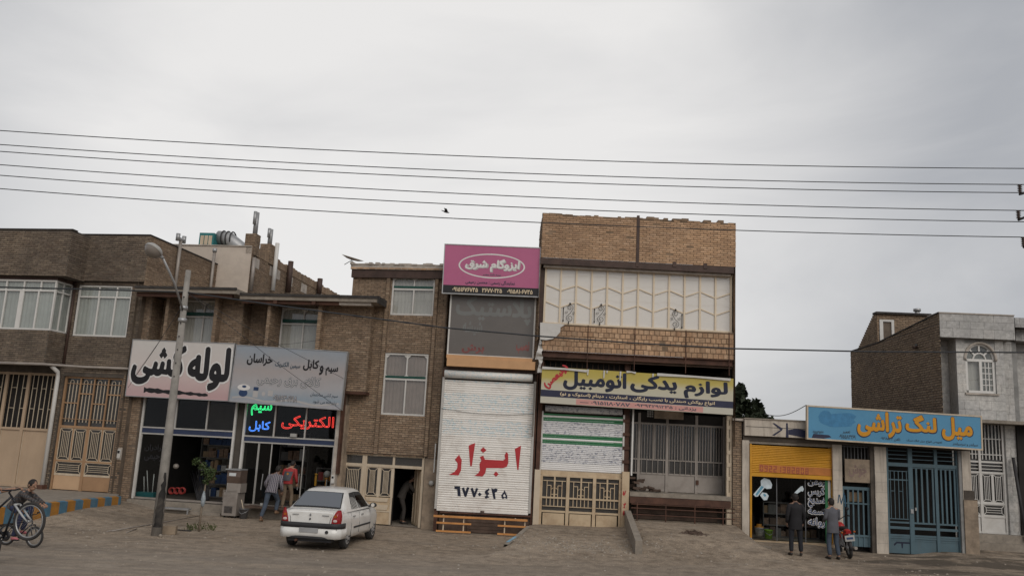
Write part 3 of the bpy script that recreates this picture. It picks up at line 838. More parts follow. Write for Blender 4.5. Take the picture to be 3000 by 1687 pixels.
T.add('coping', MB(F).box(uL, u1b+.03, dP-.03, dP+.25, vpt, vpt+.035), 'roof_edge')
T.add('lintel', MB(F).box(uL, ub+.01, d1+.03, -.02, vt1, vpb-.004), 'brown_steel')
ux = lambda x, y=780: F.u(*cA(x, y), d1)
window(T, F, uL+.5, ub, vs1, vt1, d1+.02, lower=[(ux(20), .05), (ux(157), .16), (ux(300), .05)], upper=[(ux(50, 565), .05), (ux(200, 565), .05), (ux(345, 565), .05)], tv=vt0, cur='curtain_grey', room=None, label='long white bay window with drawn grey curtains')
window(T, FSb, .07, .9, vs1, vt1, .02, lower=[(.45, .04)], upper=[(.45, .04)], tv=vt0, cur='curtain_grey', room=None, label='narrow side light of the bay window')
# second window
window(T, F, *w2, .03, lower=[(F.u(*cA(812, 830)), .05), (F.u(*cA(955, 830)), .05), (F.u(*cA(1088, 830)), .04)], upper=[(F.u(*cA(838, 615)), .05), (F.u(*cA(990, 615)), .05)], tv=F.v(308, 870), cur='curtain_grey', label='white three-light window with grey curtains')
# cream garage gate: barred lights over plain sheets
G = T.sub('garage_gate'); gd = .1
gx1 = gate[1]; gx0 = gate[0]; gm = F.v(75, 1256)
T.add('leaf_sheet', panel(F, gx0, gx1, zp+.02, gm, gd+.03), 'garage_cream', G)
posts = [F.u(*cD(x, 300)) for x in (8, 165)] + [gx1-.05, F.u(*cD(-150, 300)), F.u(*cD(-310, 300))]
for u in posts: bar(T, F, u, zp, u, gate[3], .11, .06, gd-.02, 'garage_cream', G, 'post')
for v in (gm, gate[3]-.05, zp+.05): bar(T, F, gx0, v, gx1, v, .08, .055, gd-.015, 'garage_cream', G, 'rail')
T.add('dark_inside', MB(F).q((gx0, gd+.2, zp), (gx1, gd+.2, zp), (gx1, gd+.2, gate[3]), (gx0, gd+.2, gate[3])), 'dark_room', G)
ps = sorted(posts)
for a, b in zip(ps, ps[1:]):
    n = max(3, int((b-a)/.17))
    for k in range(1, n):
        x = a+(b-a)*k/n
        bar(T, F, x, gm, x, gate[3]-.06, .02, .02, gd, 'cream_paint', G)
        if k % 2: 
            for zz in (.36, .72): bar(T, F, x, gm+(gate[3]-gm)*zz, x+(b-a)/n, gm+(gate[3]-gm)*zz, .018, .018, gd+.001, 'cream_paint', G)
    for xx in (a+.075, b-.075): bar(T, F, xx, zp+.1, xx, gm-.06, .022, .02, gd+.012, 'cream_paint', G, 'moulding')
# ochre door with grilles
Dr = T.sub('door'); dd = .1
u0, u1, v0, v1 = door
vm = F.v(260, 1252); vq = F.v(258, 1353); vr = F.v(258, 1394)
for x in (u0+.03, u1-.03): bar(T, F, x, v0, x, v1, .07, .07, dd-.03, 'peach_door', Dr, 'jamb')
bar(T, F, u0, vm, u1, vm, .08, .06, dd-.02, 'peach_door', Dr, 'rail'); bar(T, F, u0, v1-.03, u1, v1-.03, .06, .06, dd-.02, 'peach_door', Dr, 'rail')
um = (u0+u1)/2
bar(T, F, um, v0, um, vm, .11, .05, dd-.01, 'peach_door', Dr, 'meeting_stile')
for a, b in ((u0+.08, um-.06), (um+.06, u1-.08)):
    hm = (a+b)/2
    ornate(T, F, a, hm-.03, vq+.03, vm-.06, 3, dd, 'cream_paint', Dr, inset=.1)
    ornate(T, F, hm+.03, b, vq+.03, vm-.06, 3, dd, 'cream_paint', Dr, inset=.1)
    bar(T, F, hm, vq, hm, vm, .05, .03, dd-.003, 'peach_door', Dr, 'stile')
    ornate(T, F, a, b, vr+.03, vq-.03, 2, dd, 'cream_paint', Dr, inset=.1, horiz=True)
    bar(T, F, a-.02, vq, b+.02, vq, .055, .03, dd-.004, 'peach_door', Dr, 'rail')
    T.add('kick_panel', panel(F, a, b, v0+.02, vr-.03, dd), 'peach_door' if a > um else 'peach_pale', Dr)
    bar(T, F, a-.02, vr, b+.02, vr, .05, .03, dd-.004, 'cream_paint', Dr, 'rail')
T.add('dull_glass', MB(F).q((u0, dd+.06, vm), (u1, dd+.06, vm), (u1, dd+.06, v1), (u0, dd+.06, v1)), 'glass_dull', Dr)
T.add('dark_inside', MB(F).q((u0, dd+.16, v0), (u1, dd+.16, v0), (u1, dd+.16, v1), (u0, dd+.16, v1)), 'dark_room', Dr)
nq = 4; wq = (u1-u0-.12)/nq
for k in range(nq):
    a = u0+.06+k*wq; lo, hi = vm+.16, v1-.12
    if k: bar(T, F, a, vm, a, v1, .045, .04, dd-.006, 'peach_door', Dr, 'stile')
    bar(T, F, a, (lo+.45*(hi-lo)) if k % 2 == 0 else (lo+.68*(hi-lo)), a+wq, (lo+.45*(hi-lo)) if k % 2 == 0 else (lo+.68*(hi-lo)), .04, .03, dd-.002, 'peach_door', Dr, 'rail')
    xs = [a+wq*t for t in (.25, .5, .75)]
    for x in xs: bar(T, F, x, lo, x, hi-(.07 if x != xs[2] else 0), .022, .02, dd+.004, 'cream_paint', Dr)
    T.add('hoop', MB(F).tube([(xs[0]+(xs[1]-xs[0])*(.5-.5*math.cos(PI*i/8)), dd+.014, hi-.07+.07*math.sin(PI*i/8)) for i in range(9)], .011, 6), 'cream_paint', Dr)
for v in (vm+.26, v1-.24): bar(T, F, u0+.05, v, u1-.05, v, .018, .016, dd-.01, 'peach_door', Dr, 'cross_bar')
# gutter pipe under the bay and the white downpipe
pz = F.v(160, 1078, -.2)
T.add('gutter_pipe', MB(F).tube([(uL, -.95, pz+.02), (ub, -.95, pz+.06), (ub+.9, -.1, pz+.08), (uR1-.15, -.1, pz+.08)], .045, 8), 'cooler_metal')
ud = F.u(*cD(370, 500)); 
T.add('downpipe', MB(F).tube([(ud-.1, -.4, pz+.06), (ud-.02, -.14, pz-.12), (ud, -.12, pz-.3), (ud, -.12, zp+.12)], .068, 10), 'white_pvc')
T.add('pipe_shoe', MB(F).box(ud-.1, ud+.1, -.24, 0, zp-.02, zp+.14), 'rust_steel')
T.add('recess_line', MB(F).tube([(F.u(206, 930, -.06), -.06, pz+.1), (F.u(206, 930, -.06), -.06, vb2)], .045, 8), 'brown_steel')  # brown tube drawn for the dark line of a shaded recess
ic = T.add('intercom', MB(F).box(F.u(*cD(834, 640)), F.u(*cD(858, 640)), -.05, 0, F.v(*cD(846, 680)), F.v(*cD(846, 618))), 'white_metal')
T.add('intercom_screen', MB(F).box(F.u(*cD(838, 640)), F.u(*cD(853, 640)), -.056, -.04, F.v(*cD(846, 645)), F.v(*cD(846, 626))), 'black', ic)
T.add('light_patch', MB(F).box(F.u(*cD(828, 640)), F.u(*cD(872, 640)), -.022, 0, F.v(*cD(846, 690)), F.v(*cD(846, 605))), 'cap_light')
# raised entrance platform with the painted kerb
kb = [gpt(-160, 1500, zp), gpt(60, 1478, zp), gpt(345, 1452, zp)]
kb[2].z = zp; kb[0] = kb[1]+(kb[1]-kb[2])*2.2; ed = [Vector((k.x, k.y, zp)) for k in kb]
bk = [F.P(F.u(345, 1440)+.05, zp, .0), F.P(uL, zp, .0)]
mb = MB(); mb.q(*[tuple(p) for p in (ed[0], ed[1], ed[2], bk[0], bk[1])])
lo = [Vector((p.x, p.y, -.1)) for p in (ed[0], ed[1], ed[2], bk[0])]; hi = [ed[0], ed[1], ed[2], Vector(bk[0])]
for i in range(3): mb.q(tuple(lo[i]), tuple(lo[i+1]), tuple(hi[i+1]), tuple(hi[i]))
structure('pavement', mb, 'concrete', 'raised concrete entrance pavement of the dark brick house')
TK = Thing('painted_kerb', 'kerb painted in blue and ochre blocks along the raised entrance pavement', 'kerb', Matrix.Translation(ed[2]))
tot = (ed[2]-ed[1]).length; dirk = (ed[2]-ed[1]).normalized(); nk = Vector((dirk.y, -dirk.x, 0))
x = -5.18; k = 1
while x < tot-.05:
    y = min(x+.37, tot)
    p, q = ed[1]+dirk*(x+.004), ed[1]+dirk*(y-.004)
    FKm = MB()
    z0, z1 = zp-.42, zp+.012
    pts = [(p+nk*.13), (q+nk*.13), q, p]
    b = len(FKm.vs)
    for z in (z0, z1): FKm.vs += [Vector((a.x, a.y, z - (.02 if (i < 2 and z == z1) else 0))) for i, a in enumerate(pts)]
    FKm.fs += [(0, 1, 5, 4), (1, 2, 6, 5), (3, 0, 4, 7), (4, 5, 6, 7)]
    TK.add('kerb_block', FKm, 'kerb_blue' if k % 2 else 'kerb_ochre'); x = y; k += 1

# ============================================================ 2. brick shop building with the flat concrete canopy
T = Thing('shop_building', 'two-storey brown brick shop building with a flat canopy and recessed curtained windows', 'building', at(F, F.u(700, 1480), 0, 0))
uA = uR1; uE = F.u(1100, 960, -.05)
B_ = lambda x, d=0: F.u(*cB(x, 927), d)
C_ = lambda x, d=0: F.u(*cC(x, 927), d)
vtop = vslab-.2; vb = F.v(700, 1060, .2)
dn = .8
fins = [(B_(372, -.05), B_(397, -.05)), (B_(787, -.05), B_(815, -.05)), (B_(1243, -.05), B_(1268, -.05)), (C_(370, -.05), C_(400, -.05))]
blk1 = (fins[1][1], B_(1038, .25)); blk2 = (fins[3][1], C_(828, .25))
n1 = F.rect(515, 880, 622, 1030, dn); n2 = F.rect(812, 902, 929, 1030, dn)
w1 = (fins[0][1]+.02, fins[1][0]-.02, vb, n1[3]); w2 = (fins[2][1]+.02, fins[3][0]-.02, vb, n2[3])
Wn = T.add('wall', MB(F).wall(uA, uE, vb, vtop, dn, [w1, w2], .3), 'mortar')
bricks(T, Wn, F, uA, fins[0][0], vb, vtop, dn, 'brick_brown', limit=0)
bricks(T, Wn, F, blk1[1], fins[2][0], vb, vtop, dn, 'brick_brown', limit=0)
for a, b in ((w1[0], w1[1]), (w2[0], w2[1])): bricks(T, Wn, F, a, b, n1[3], vtop, dn, 'brick_brown', limit=0)
for a, b in fins:
    fo = T.add('pilaster', MB(F).box(a, b, -.05, dn, vb, vtop), 'mortar')
    bricks(T, fo, F, a-.004, b+.004, vb, vtop, -.05, 'brick_brown', L=b-a+.2, limit=0)
    bricks(T, fo, side_right(F, b, -.05), 0, dn+.03, vb, vtop, 0, 'brick_brown', limit=0)
vb2_ = F.v(1060, 1147, .25)
for a, b, vl in ((*blk1, vb), (*blk2, vb2_)):
    bo = T.add('pier', MB(F).box(a, b, .25, dn+.4, vl, vtop), 'mortar')
    bricks(T, bo, F, a, b, vl, vtop, .25, 'brick_brown', limit=300)
    bricks(T, bo, side_right(F, b, .25), 0, .6, vl, vtop, 0, 'brick_brown', limit=0)
T.add('edge_strip', MB(F).box(blk2[0]+.2, blk2[1]+.02, .22, .9, vb2_-.09, vb2_-.003), 'rust_steel')
pl = T.add('pier', MB(F).box(uA-.02, uA+.25, .1, dn, vb, vtop), 'mortar'); bricks(T, pl, F, uA, uA+.25, vb, vtop, .1, 'brick_brown', limit=0)
bricks(T, pl, side_right(F, uA+.25, .1), 0, .7, vb, vtop, 0, 'brick_brown', limit=0)
for q, nn, bnd in ((w1, n1, (F.v(570, 924, dn), F.v(570, 915, dn))), (w2, n2, (F.v(872, 945, dn), F.v(872, 936, dn)))):
    mid = (q[0]+q[1])/2
    window(T, F, *q, dn-.02, lower=[(mid, .045)], upper=[(mid, .045)], tv=bnd[0]-.05, band=bnd, chamfer=1, m='white_metal', label='recessed window with pleated net curtains behind the shop sign')
# canopy slabs with their steel joists
ul = F.u(*cB(1000, 590), -.6)
sl = T.add('canopy', MB(F).box(uA+.02, ul, -.62, dn+3, vslab-.17, vslab), 'concrete')
T.add('edge_strip', MB(F).box(uA+.02, ul+.01, -.66, -.62, vslab-.05, vslab+.03), 'roof_edge', sl)
vs2 = F.v(920, 866, -.35)
sl2 = T.add('canopy', MB(F).box(ul, F.u(*cC(890, 660), -.35), -.36, dn+3, vs2-.17, vs2), 'concrete')
T.add('edge_strip', MB(F).box(ul, F.u(*cC(905, 660), -.35), -.4, -.36, vs2-.05, vs2+.035), 'roof_edge', sl2)
T.add('edge_strip', MB(side_right(F, F.u(*cC(892, 660), -.35), -.4)).box(0, 1.8, -.03, 0, vs2-.2, vs2+.035), 'roof_edge', sl2)
T.add('joist', MB(F).box(uA+.02, ul-.2, -.5, -.36, vslab-.3, vslab-.17), 'rust_steel')
T.add('joist', MB(F).box(ul+.05, F.u(*cC(560, 700), -.3), -.26, -.12, vs2-.28, vs2-.17), 'rust_steel')
T.add('joist', MB(F).box(F.u(*cC(560, 700), -.3), F.u(*cC(830, 720), -.3), -.27, -.02, vs2-.27, vs2-.17), 'cap_light')
for x in (1330, 1660): 
    u = F.u(*cB(x, 660), -.3) if x < 1449 else F.u(*cC(350, 680), -.3)
    T.add('joist', MB(F).box(u-.06, u+.06, -.34, .5, vs2-.29, vs2-.17), 'rust_steel')
T.add('roof', MB(F).box(uA+.02, uE, dn, 9, vtop, vslab-.03), 'roof_edge')
# lintel strip that carries the signs
shopT = F.v(540, 1165, .25)
T.add('lintel', MB(F).box(uA, F.u(1004, 1250, .24), .24, .8, shopT, vb), 'mortar')
sill = F.v(540, 1468, .25)
pA = (F.u(367, 1225, .1), F.u(414, 1225, .1)); s1 = (F.u(404, 1311, .2)+.02, F.u(683, 1278, .2)); s2 = (F.u(706, 1332, .2), F.u(981, 1311, .2))
po = T.add('pier', MB(F).box(uR1-.35, s1[0]-.05, .1, .6, -.1, shopT), 'mortar')
bricks(T, po, F, uR1-.36, s1[0]-.05, -.05, shopT, .1, 'brick_brown', limit=0, missing=.03)
T.add('pier', MB(F).box(s1[1], s2[0], .3, .6, 0, shopT), 'dim_room')
T.add('pier', MB(F).box(s2[1], s2[1]+.26, .3, .9, -.1, shopT), 'plaster')
T.add('steel_column', MB(F).box(s2[1]+.02, s2[1]+.13, .1, .3, .75, shopT), 'cap_light')
T.add('steel_column', MB(F).box(s2[1]+.135, s2[1]+.2, .08, .3, 1.55, shopT+1.3), 'rust_steel')
mtr = T.add('meter_box', MB(F).box(s2[1]+.03, s2[1]+.13, .02, .1, 1.25, 1.5), 'white_metal')
T.add('meter_window', MB(F).box(s2[1]+.05, s2[1]+.11, .01, .03, 1.4, 1.46), 'black', mtr)
T.add('step', MB(F).box(s1[0]-.05, s2[1]+.1, .0, .5, -.1, sill-.02), 'concrete')
T.add('step', MB(F).box(s1[0]-.05, s1[1]+.1, -.3, .0, -.1, sill-.24), 'concrete')
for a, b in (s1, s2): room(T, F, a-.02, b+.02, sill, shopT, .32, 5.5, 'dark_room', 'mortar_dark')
def shopfront(a, b, tv0, tv1, ums, door_u, lab):
    Wd = T.sub('shopfront'); Wd['label'] = lab
    for x in (a, b): bar(T, F, x, sill, x, shopT, .07, .07, .2, 'white_metal', Wd, 'post')
    for z in (tv0, tv1): bar(T, F, a, z, b, z, .045, .06, .205, 'alu', Wd, 'rail')
    T.add('blue_band', panel(F, a+.04, b-.04, tv0+.025, tv1-.025, .22, .03), 'blue_band', Wd)
    for u in ums: bar(T, F, u, tv1, u, shopT, .05, .05, .21, 'alu', Wd, 'mullion')
    T.add('pane', corr_quad(F, a+.03, b-.03, tv1, shopT, .245), 'glass_shop', Wd)
    for p, q in door_u:
        T.add('pane', corr_quad(F, p, q, sill+.06, tv0-.02, .25), 'glass_shop', Wd)
        for x in (p, q): bar(T, F, x, sill, x, tv0, .03, .04, .225, 'alu', Wd, 'stile')
    bar(T, F, a, sill+.03, b, sill+.03, .06, .06, .215, 'cooler_metal', Wd, 'threshold')
    return Wd
e = lambda x, y: F.u(*cE(x, y), .2)
shopfront(s1[0], s1[1], F.v(*cE(490, 712), .2), F.v(*cE(490, 668), .2), [e(398, 570), e(620, 570)], [(s1[0]+.05, e(322, 900))], 'aluminium shopfront with a blue band and its door standing open')
f_ = lambda x, y: F.u(*cF(x, y), .2)
shopfront(s2[0], s2[1], F.v(*cF(470, 772), .2), F.v(*cF(470, 730), .2), [f_(372, 620), f_(592, 620)], [(s2[0]+.05, f_(235, 1000)), (f_(240, 1000), f_(330, 1000)), (f_(560, 1000), s2[1]-.05)], 'aluminium shopfront with neon lettering in its upper panes')
hd = T.sub('door_handle')
for x in (278, 535):
    p = cF(x, 1040); bar(T, F, F.u(*p, .1), F.v(*p, .1)-.25, F.u(*p, .1)+.02, F.v(*p, .1)+.25, .025, .025, .12, 'galv', hd, 'pull')
T.add('floodlight', MB(F).box(F.u(*cF(472, 710)), F.u(*cF(515, 710)), .12, .2, F.v(*cF(492, 722)), F.v(*cF(492, 698))), 'goods_white')
# ============================================================ 3. narrow three-storey brick house with the open garage door
F = FA; D3 = .6
T = Thing('narrow_house', 'narrow brown brick house with two stacked windows and its cream garage door ajar', 'house', at(F, F.u(1150, 1545), 0, D3))
u0 = F.u(1036, 800, D3); u1 = F.u(1286, 1100, D3); ug0 = uE - .12
vt = F.v(1170, 780, D3); vbm = F.v(1165, 1337, D3)
wa = F.rect(1146, 808, 1274, 922, D3); wb = F.rect(1121.5, 1035, 1252, 1215, D3)
wa = (F.u(*cC(1006, 650), D3), F.u(*cC(1368, 650), D3), F.v(*cC(1180, 822), D3), F.v(*cC(1200, 488), D3))
wb = (F.u(1122, 1125, D3), F.u(1250, 1128, D3), F.v(1178, 1216, D3), F.v(1194, 1035, D3))
gr = (F.u(*cH(130, 900), D3), F.u(*cH(1010, 900), D3), .02, F.v(*cH(560, 545), D3))
Wl = T.add('wall', MB(F).wall(u0, u1+.12, -.1, vt-.12, D3, [wa, wb, gr], .3), 'mortar')
pil = [(F.u(*cC(952, 800), D3), F.u(*cC(978, 800), D3)), (F.u(*cC(1366, 800), D3), F.u(*cC(1392, 800), D3))]
bricks(T, Wl, F, u0, u1+.1, vbm, vt-.12, D3, 'brick_brown', [wa, wb]+[(a-.02, b+.02, vbm, vt) for a, b in pil], limit=300)
for a, b in pil:
    po = T.add('pilaster', MB(F).box(a, b, D3-.09, D3, vbm+.05, vt-.2), 'mortar')
    bricks(T, po, F, a-.003, b+.003, vbm+.05, vt-.2, D3-.09, 'brick_brown', L=b-a+.2, limit=0)
    bricks(T, po, side_right(F, b, D3-.09), 0, .09, vbm+.05, vt-.2, 0, 'brick_brown', limit=0)
T.add('side_wall', MB(F).box(u0, u0+.05, D3+.01, 10, 3, vt-.12), 'brown_steel')
ulw = F.u(1002, 1250, D3); lw = T.add('lower_wall', MB(F).wall(ulw, u0, vbm, F.v(1040, 1130, D3), D3), 'mortar')
bricks(T, lw, F, ulw, u0, vbm, F.v(1040, 1130, D3), D3, 'brick_brown', limit=0)
T.add('lower_wall', MB(F).box(ulw, gr[0]-.02, D3+.0, D3+.3, -.1, vbm), 'plaster')
T.add('recess', MB(F).box(u1+.12, u1+.75, D3+.35, D3+.6, 0, vt-.1), 'mortar')
bricks(T, T.add('return_wall', MB(side_right(F, u1+.12, D3)).wall(0, .4, 0, vt-.2, 0), 'mortar'), side_right(F, u1+.12, D3), 0, .36, 3, vt-.2, 0, 'brick_brown', limit=0)
cp = T.add('cornice', MB(F).box(u0-.06, u1+.3, D3-.16, D3+.3, vt-.15, vt), 'cap_light')
bricks(T, cp, F, u0-.05, u1+.28, vt-.15, vt-.06, D3-.16, 'brick_tan', limit=0)
rl = random.Random(8); mb = MB(F); x = u0-.08
while x < u1+.3:
    L_ = rl.uniform(.08, .22); h = rl.uniform(.03, .09); mb.box(x, x+L_, D3-.18+rl.uniform(-.02, .02), D3+.3, vt+.002, vt+h); x += L_
T.add('mud_coping', mb, 'cap_light', kind='stuff')
T.add('fascia_beam', MB(F).box(u0-.03, u1+.25, D3-.12, D3-.005, vt-.42, vt-.155), 'brown_steel')
T.add('roof', MB(F).box(u0, u1+.3, D3+.3, 10, vt-.2, vt-.02), 'roof_edge')
for q, nm in ((wa, 'upper white window with pale curtains'), (wb, 'lower white window with pinkish striped curtains')):
    mid = (q[0]+q[1])/2+.02; H_ = q[3]-q[2]
    tvv = q[2]+H_*(.665 if q is wa else .58)
    window(T, F, *q, D3+.02, lower=[(mid, .045)], upper=[(mid, .045)], tv=tvv, band=(tvv+.03, tvv+.1), chamfer=2 if q is wb else 1, m='white_metal', cur='curtain' if q is wa else 'curtain_brown', label=nm, tw=.07)
T.add('lintel_beam', MB(F).box(gr[0]-.1, gr[1]+.1, D3-.04, D3+.1, gr[3]+.02, vbm+.06), 'rust_steel')
T.add('jamb_plaster', MB(F).box(gr[1]+.03, u1+.35, D3-.05, D3+.25, 0, vbm-.02), 'plaster')
# the garage door: a fixed leaf, a closed leaf and the open doorway
G = T.sub('garage_door'); dd = D3+.06
hx = lambda x, y=800: F.u(*cH(x, y), dd); hv = lambda y, x=550: F.v(*cH(x, y), dd)
vt0 = hv(665); xs = [gr[0], hx(362), hx(398), hx(690), gr[1]]
for x in (gr[0]+.04, gr[1]-.04): bar(T, F, x, .02, x, gr[3], .09, .09, dd-.03, 'cream_paint', G, 'jamb')
bar(T, F, (xs[1]+xs[2])/2, .02, (xs[1]+xs[2])/2, gr[3], .15, .08, dd-.025, 'cream_paint', G, 'post')
bar(T, F, gr[0], vt0, gr[1], vt0, .09, .07, dd-.02, 'cream_paint', G, 'rail'); bar(T, F, gr[0], gr[3]-.03, gr[1], gr[3]-.03, .06, .07, dd-.02, 'cream_paint', G, 'rail')
bar(T, F, xs[3], vt0, xs[3], gr[3], .07, .06, dd-.015, 'cream_paint', G, 'post')
T.add('transom_glass', corr_quad(F, gr[0], gr[1], vt0, gr[3], dd+.03), 'glass_dull', G)
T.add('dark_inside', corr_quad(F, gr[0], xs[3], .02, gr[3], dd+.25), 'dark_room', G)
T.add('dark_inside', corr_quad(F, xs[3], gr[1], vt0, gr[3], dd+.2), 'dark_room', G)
vg1, vg0 = hv(685), hv(985)
T.add('fixed_leaf', panel(F, xs[0]+.06, xs[1]-.02, .05, vg0-.02, dd+.01), 'cream_paint', G)
ornate(T, F, xs[0]+.1, xs[1]-.03, vg0, vg1, 5, dd, 'cream_paint', G, inset=.1)
lf = T.add('closed_leaf', panel(F, xs[2]-.02, xs[3]+.02, .05, vg0-.04, dd+.005), 'cream_gate', G, label='cream leaf with rusty lower panels')
ym = (xs[2]+xs[3])/2
for x in (xs[2], ym, xs[3]): bar(T, F, x, vg0-.04, x, vt0, .07, .05, dd-.005, 'cream_paint', G, 'stile')
for x in (xs[2]-.0, xs[3]): bar(T, F, x, .05, x, vg0-.04, .06, .03, dd-.008, 'cream_paint', G, 'stile')
ornate(T, F, xs[2]+.05, ym-.05, vg0, vg1, 3, dd, 'cream_paint', G, inset=.1)
ornate(T, F, ym+.05, xs[3]-.05, vg0, vg1, 3, dd, 'cream_paint', G, inset=.1)
for ya, yb in ((1005, 1045), (1075, 1130)):
    T.add('raised_panel', MB(F).prism([(xs[2]+.07, hv(ya)), (xs[3]-.07, hv(ya)), (xs[3]-.12, hv(yb)), (xs[2]+.12, hv(yb))], dd-.02, dd+.02), 'cream_paint', G)
bar(T, F, xs[2], hv(1145), xs[3], hv(1145), .04, .03, dd-.012, 'cream_paint', G, 'rail')
# open leaf, swung inwards against the passage wall
hp = F.P(gr[1]-.06, 0, dd+.05); FO = Frame(hp.x, hp.y, F.ang+R(118))
ol = T.add('open_leaf', MB(FO).box(0, 1.0, 0, .04, .04, vt0-.05), 'cream_gate', G)
for k in (.12, .5, .88): bar(T, FO, k, .1, k, vt0-.1, .03, .02, .045, 'cream_paint', G, 'stile')
room(T, F, xs[3]-.4, gr[1]+.02, .02, vt0, dd+.06, dd+4.2, 'dark_room')
T.add('wall_lamp', MB(F).lathe((hx(1118), D3-.12, hv(815)), [(.0, -.06), (.07, -.05), (.085, 0), (.07, .05), (0, .06)], 14, 'Y'), 'goods_white')
T.add('cable_duct', MB(F).box(hx(1128), hx(1140), D3-.09, D3-.05, hv(700), hv(400)), 'white_pvc')

# ============================================================ 4. tool shop with the white roller shutter and the pink sign
F = FB
T = Thing('tool_shop', 'narrow shop with dark film window, tan sill and tall white roller shutter', 'shop', at(F, F.u(1420, 1560), 0, 0))
T4 = T
u0, u1 = F.u(1300, 1250), F.u(1584, 950)
vt = F.v(1440, 735); fw_ = (F.u(1316, 950), F.u(1566, 950), F.v(1435, 1043), F.v(1445, 845))
st = (F.u(1292, 1290), F.u(1556, 1300), F.v(1412, 1501), F.v(1437, 1090))
Wl = T.add('wall', MB(F).wall(u0, u1, -.1, vt, .12, [fw_, (u0+.02, u1-.02, 0, st[3]+.12)], .3), 'mortar')
bricks(T, Wl, F, u0, u1, st[3]+.1, vt, .12, 'brick_brown', [fw_], limit=120)
T.add('side_wall', MB(F).box(u0, u0+.04, .13, 9, 0, vt-.02), 'mortar')
T.add('roof', MB(F).box(u0+.05, u1, .45, 9, vt-.25, vt-.05), 'roof_edge')
# film-covered window with faded lettering
Wf = T.sub('window'); Wf['label'] = 'dark film-covered window with faded grey and red lettering'
for a, b, c, e_ in ((fw_[0], fw_[2], fw_[0], fw_[3]), (fw_[1], fw_[2], fw_[1], fw_[3]), (fw_[0], fw_[2], fw_[1], fw_[2])): bar(T, F, a, b, c, e_, .05, .06, .08, 'white_metal', Wf, 'frame')
T.add('film', corr_quad(F, fw_[0], fw_[1], fw_[2], fw_[3], .11), 'film_grey', Wf)
i_ = lambda xl, yt, xr, yb, d=.11: rc(F, cI, xl, yt, xr, yb, d)
T.add('lettering', text_mb(F, 'پلاستیک', *i_(190, 650, 965, 940), .1095, .04), 'film_letter', Wf)
T.add('lettering', text_mb(F, 'شیشه', *i_(260, 890, 460, 1050), .1095, .04), 'film_letter', Wf)
T.add('lettering', text_mb(F, 'نصب', *i_(800, 1095, 935, 1235), .1095, .05), 'film_red', Wf)
T.add('lettering', text_mb(F, 'برش', *i_(250, 1125, 480, 1225), .1095, .05), 'film_red', Wf)
T.add('film_patch', corr_quad(F, *i_(545, 880, 605, 1180), .1085), 'film_grey', Wf)
# tan sill beam
a = i_(95, 1250, 965, 1290, -.1)
sb = T.add('sill_beam', MB(F).box(u0-.02, u1-.12, -.22, .1, F.v(1433, 1077, -.22), F.v(1433, 1053, -.22)), 'beige_sill')
T.add('upper_sill', MB(F).box(a[0], a[1], -.12, .1, F.v(1433, 1053, -.22)+.002, fw_[2]-.02), 'beige_sill', sb)
T.add('dark_recess', MB(F).box(u0, u1-.02, .0, .1, st[3]+.02, F.v(1433, 1077, -.22)), 'brown_steel')
# shutter
Sh = T.sub('roller_shutter'); Sh['label'] = 'tall white roller shutter with red and black hand lettering'
def which4(t):
    if t > .955: return 'slat_floral'
    return 'slat_floral' if (.735 < t < .87 or .56 < t < .665) else 'slat_white'
shutter(T, F, st[0], st[1], st[2]+.07, st[3]-.24, .05, .068, which4, Sh, 'alu', .075)
T.add('bottom_rail', MB(F).box(st[0], st[1], .02, .06, st[2], st[2]+.068), 'slat_white', Sh)
T.add('lock_plate', MB(F).box((st[0]+st[1])/2-.06, (st[0]+st[1])/2+.06, .005, .02, st[2]+.01, st[2]+.055), 'rust_steel', Sh)
T.add('drum', MB(F).tube([(st[0]-.02, -.02, st[3]-.12), (st[1]-.05, -.02, st[3]-.12)], .125, 16), 'slat_floral', Sh)
T.add('drum_shadow_box', MB(F).box(st[0]-.05, st[1]+.05, .11, .2, st[3]-.3, st[3]+.1), 'brown_steel', Sh)
J_ = lambda pts: [(F.u(*cJ(x, y), .03), F.v(*cJ(x, y), .03)) for x, y in pts]
red = [[(693, 682), (742, 655), (722, 846), (712, 846)],
       [(612, 735), (625, 705), (640, 720), (642, 790), (630, 822), (600, 832), (468, 832), (462, 868), (440, 898), (375, 893), (405, 872), (418, 850), (415, 800), (430, 772), (418, 745), (445, 735), (458, 765), (600, 772), (618, 760)],
       [(422, 690), (445, 668), (470, 692), (443, 714)], [(525, 880), (545, 858), (566, 880), (545, 900)],
       [(330, 655), (382, 634), (355, 818), (342, 818)],
       [(222, 765), (255, 727), (276, 770), (270, 850), (250, 890), (175, 884), (218, 862), (240, 835), (243, 795)]]
T.add('lettering', polys_mb(F, [J_(p) for p in red], .03), 'red_letter', Sh, label='red painted word for tools')
num = [[(218, 975), (262, 975), (268, 1055), (244, 1052), (240, 1000), (218, 995)],
       [(276, 990), (294, 982), (305, 1020), (316, 982), (336, 985), (312, 1058), (298, 1058)],
       [(345, 992), (362, 985), (376, 1025), (388, 988), (406, 992), (380, 1060), (366, 1060)],
       [(402, 1038), (417, 1022), (432, 1038), (417, 1054)],
       [(458, 1012), (490, 990), (494, 1004), (478, 1018), (494, 1032), (478, 1048), (494, 1062), (462, 1072), (456, 1058), (470, 1044), (458, 1030)],
       [(508, 990), (526, 996), (540, 992), (558, 996), (552, 1018), (536, 1024), (542, 1075), (526, 1075), (516, 1030)],
       [(590, 1068), (586, 1046), (604, 1022), (612, 1004), (634, 1052), (634, 1076), (612, 1066), (600, 1076)]]
T.add('lettering', polys_mb(F, [J_(p) for p in num], .03), 'ink', Sh, label='black painted telephone number')
T.add('lettering', polys_mb(F, [J_([(600, 1052), (611, 1034), (622, 1056), (610, 1060)])], .0285), 'slat_white', Sh)
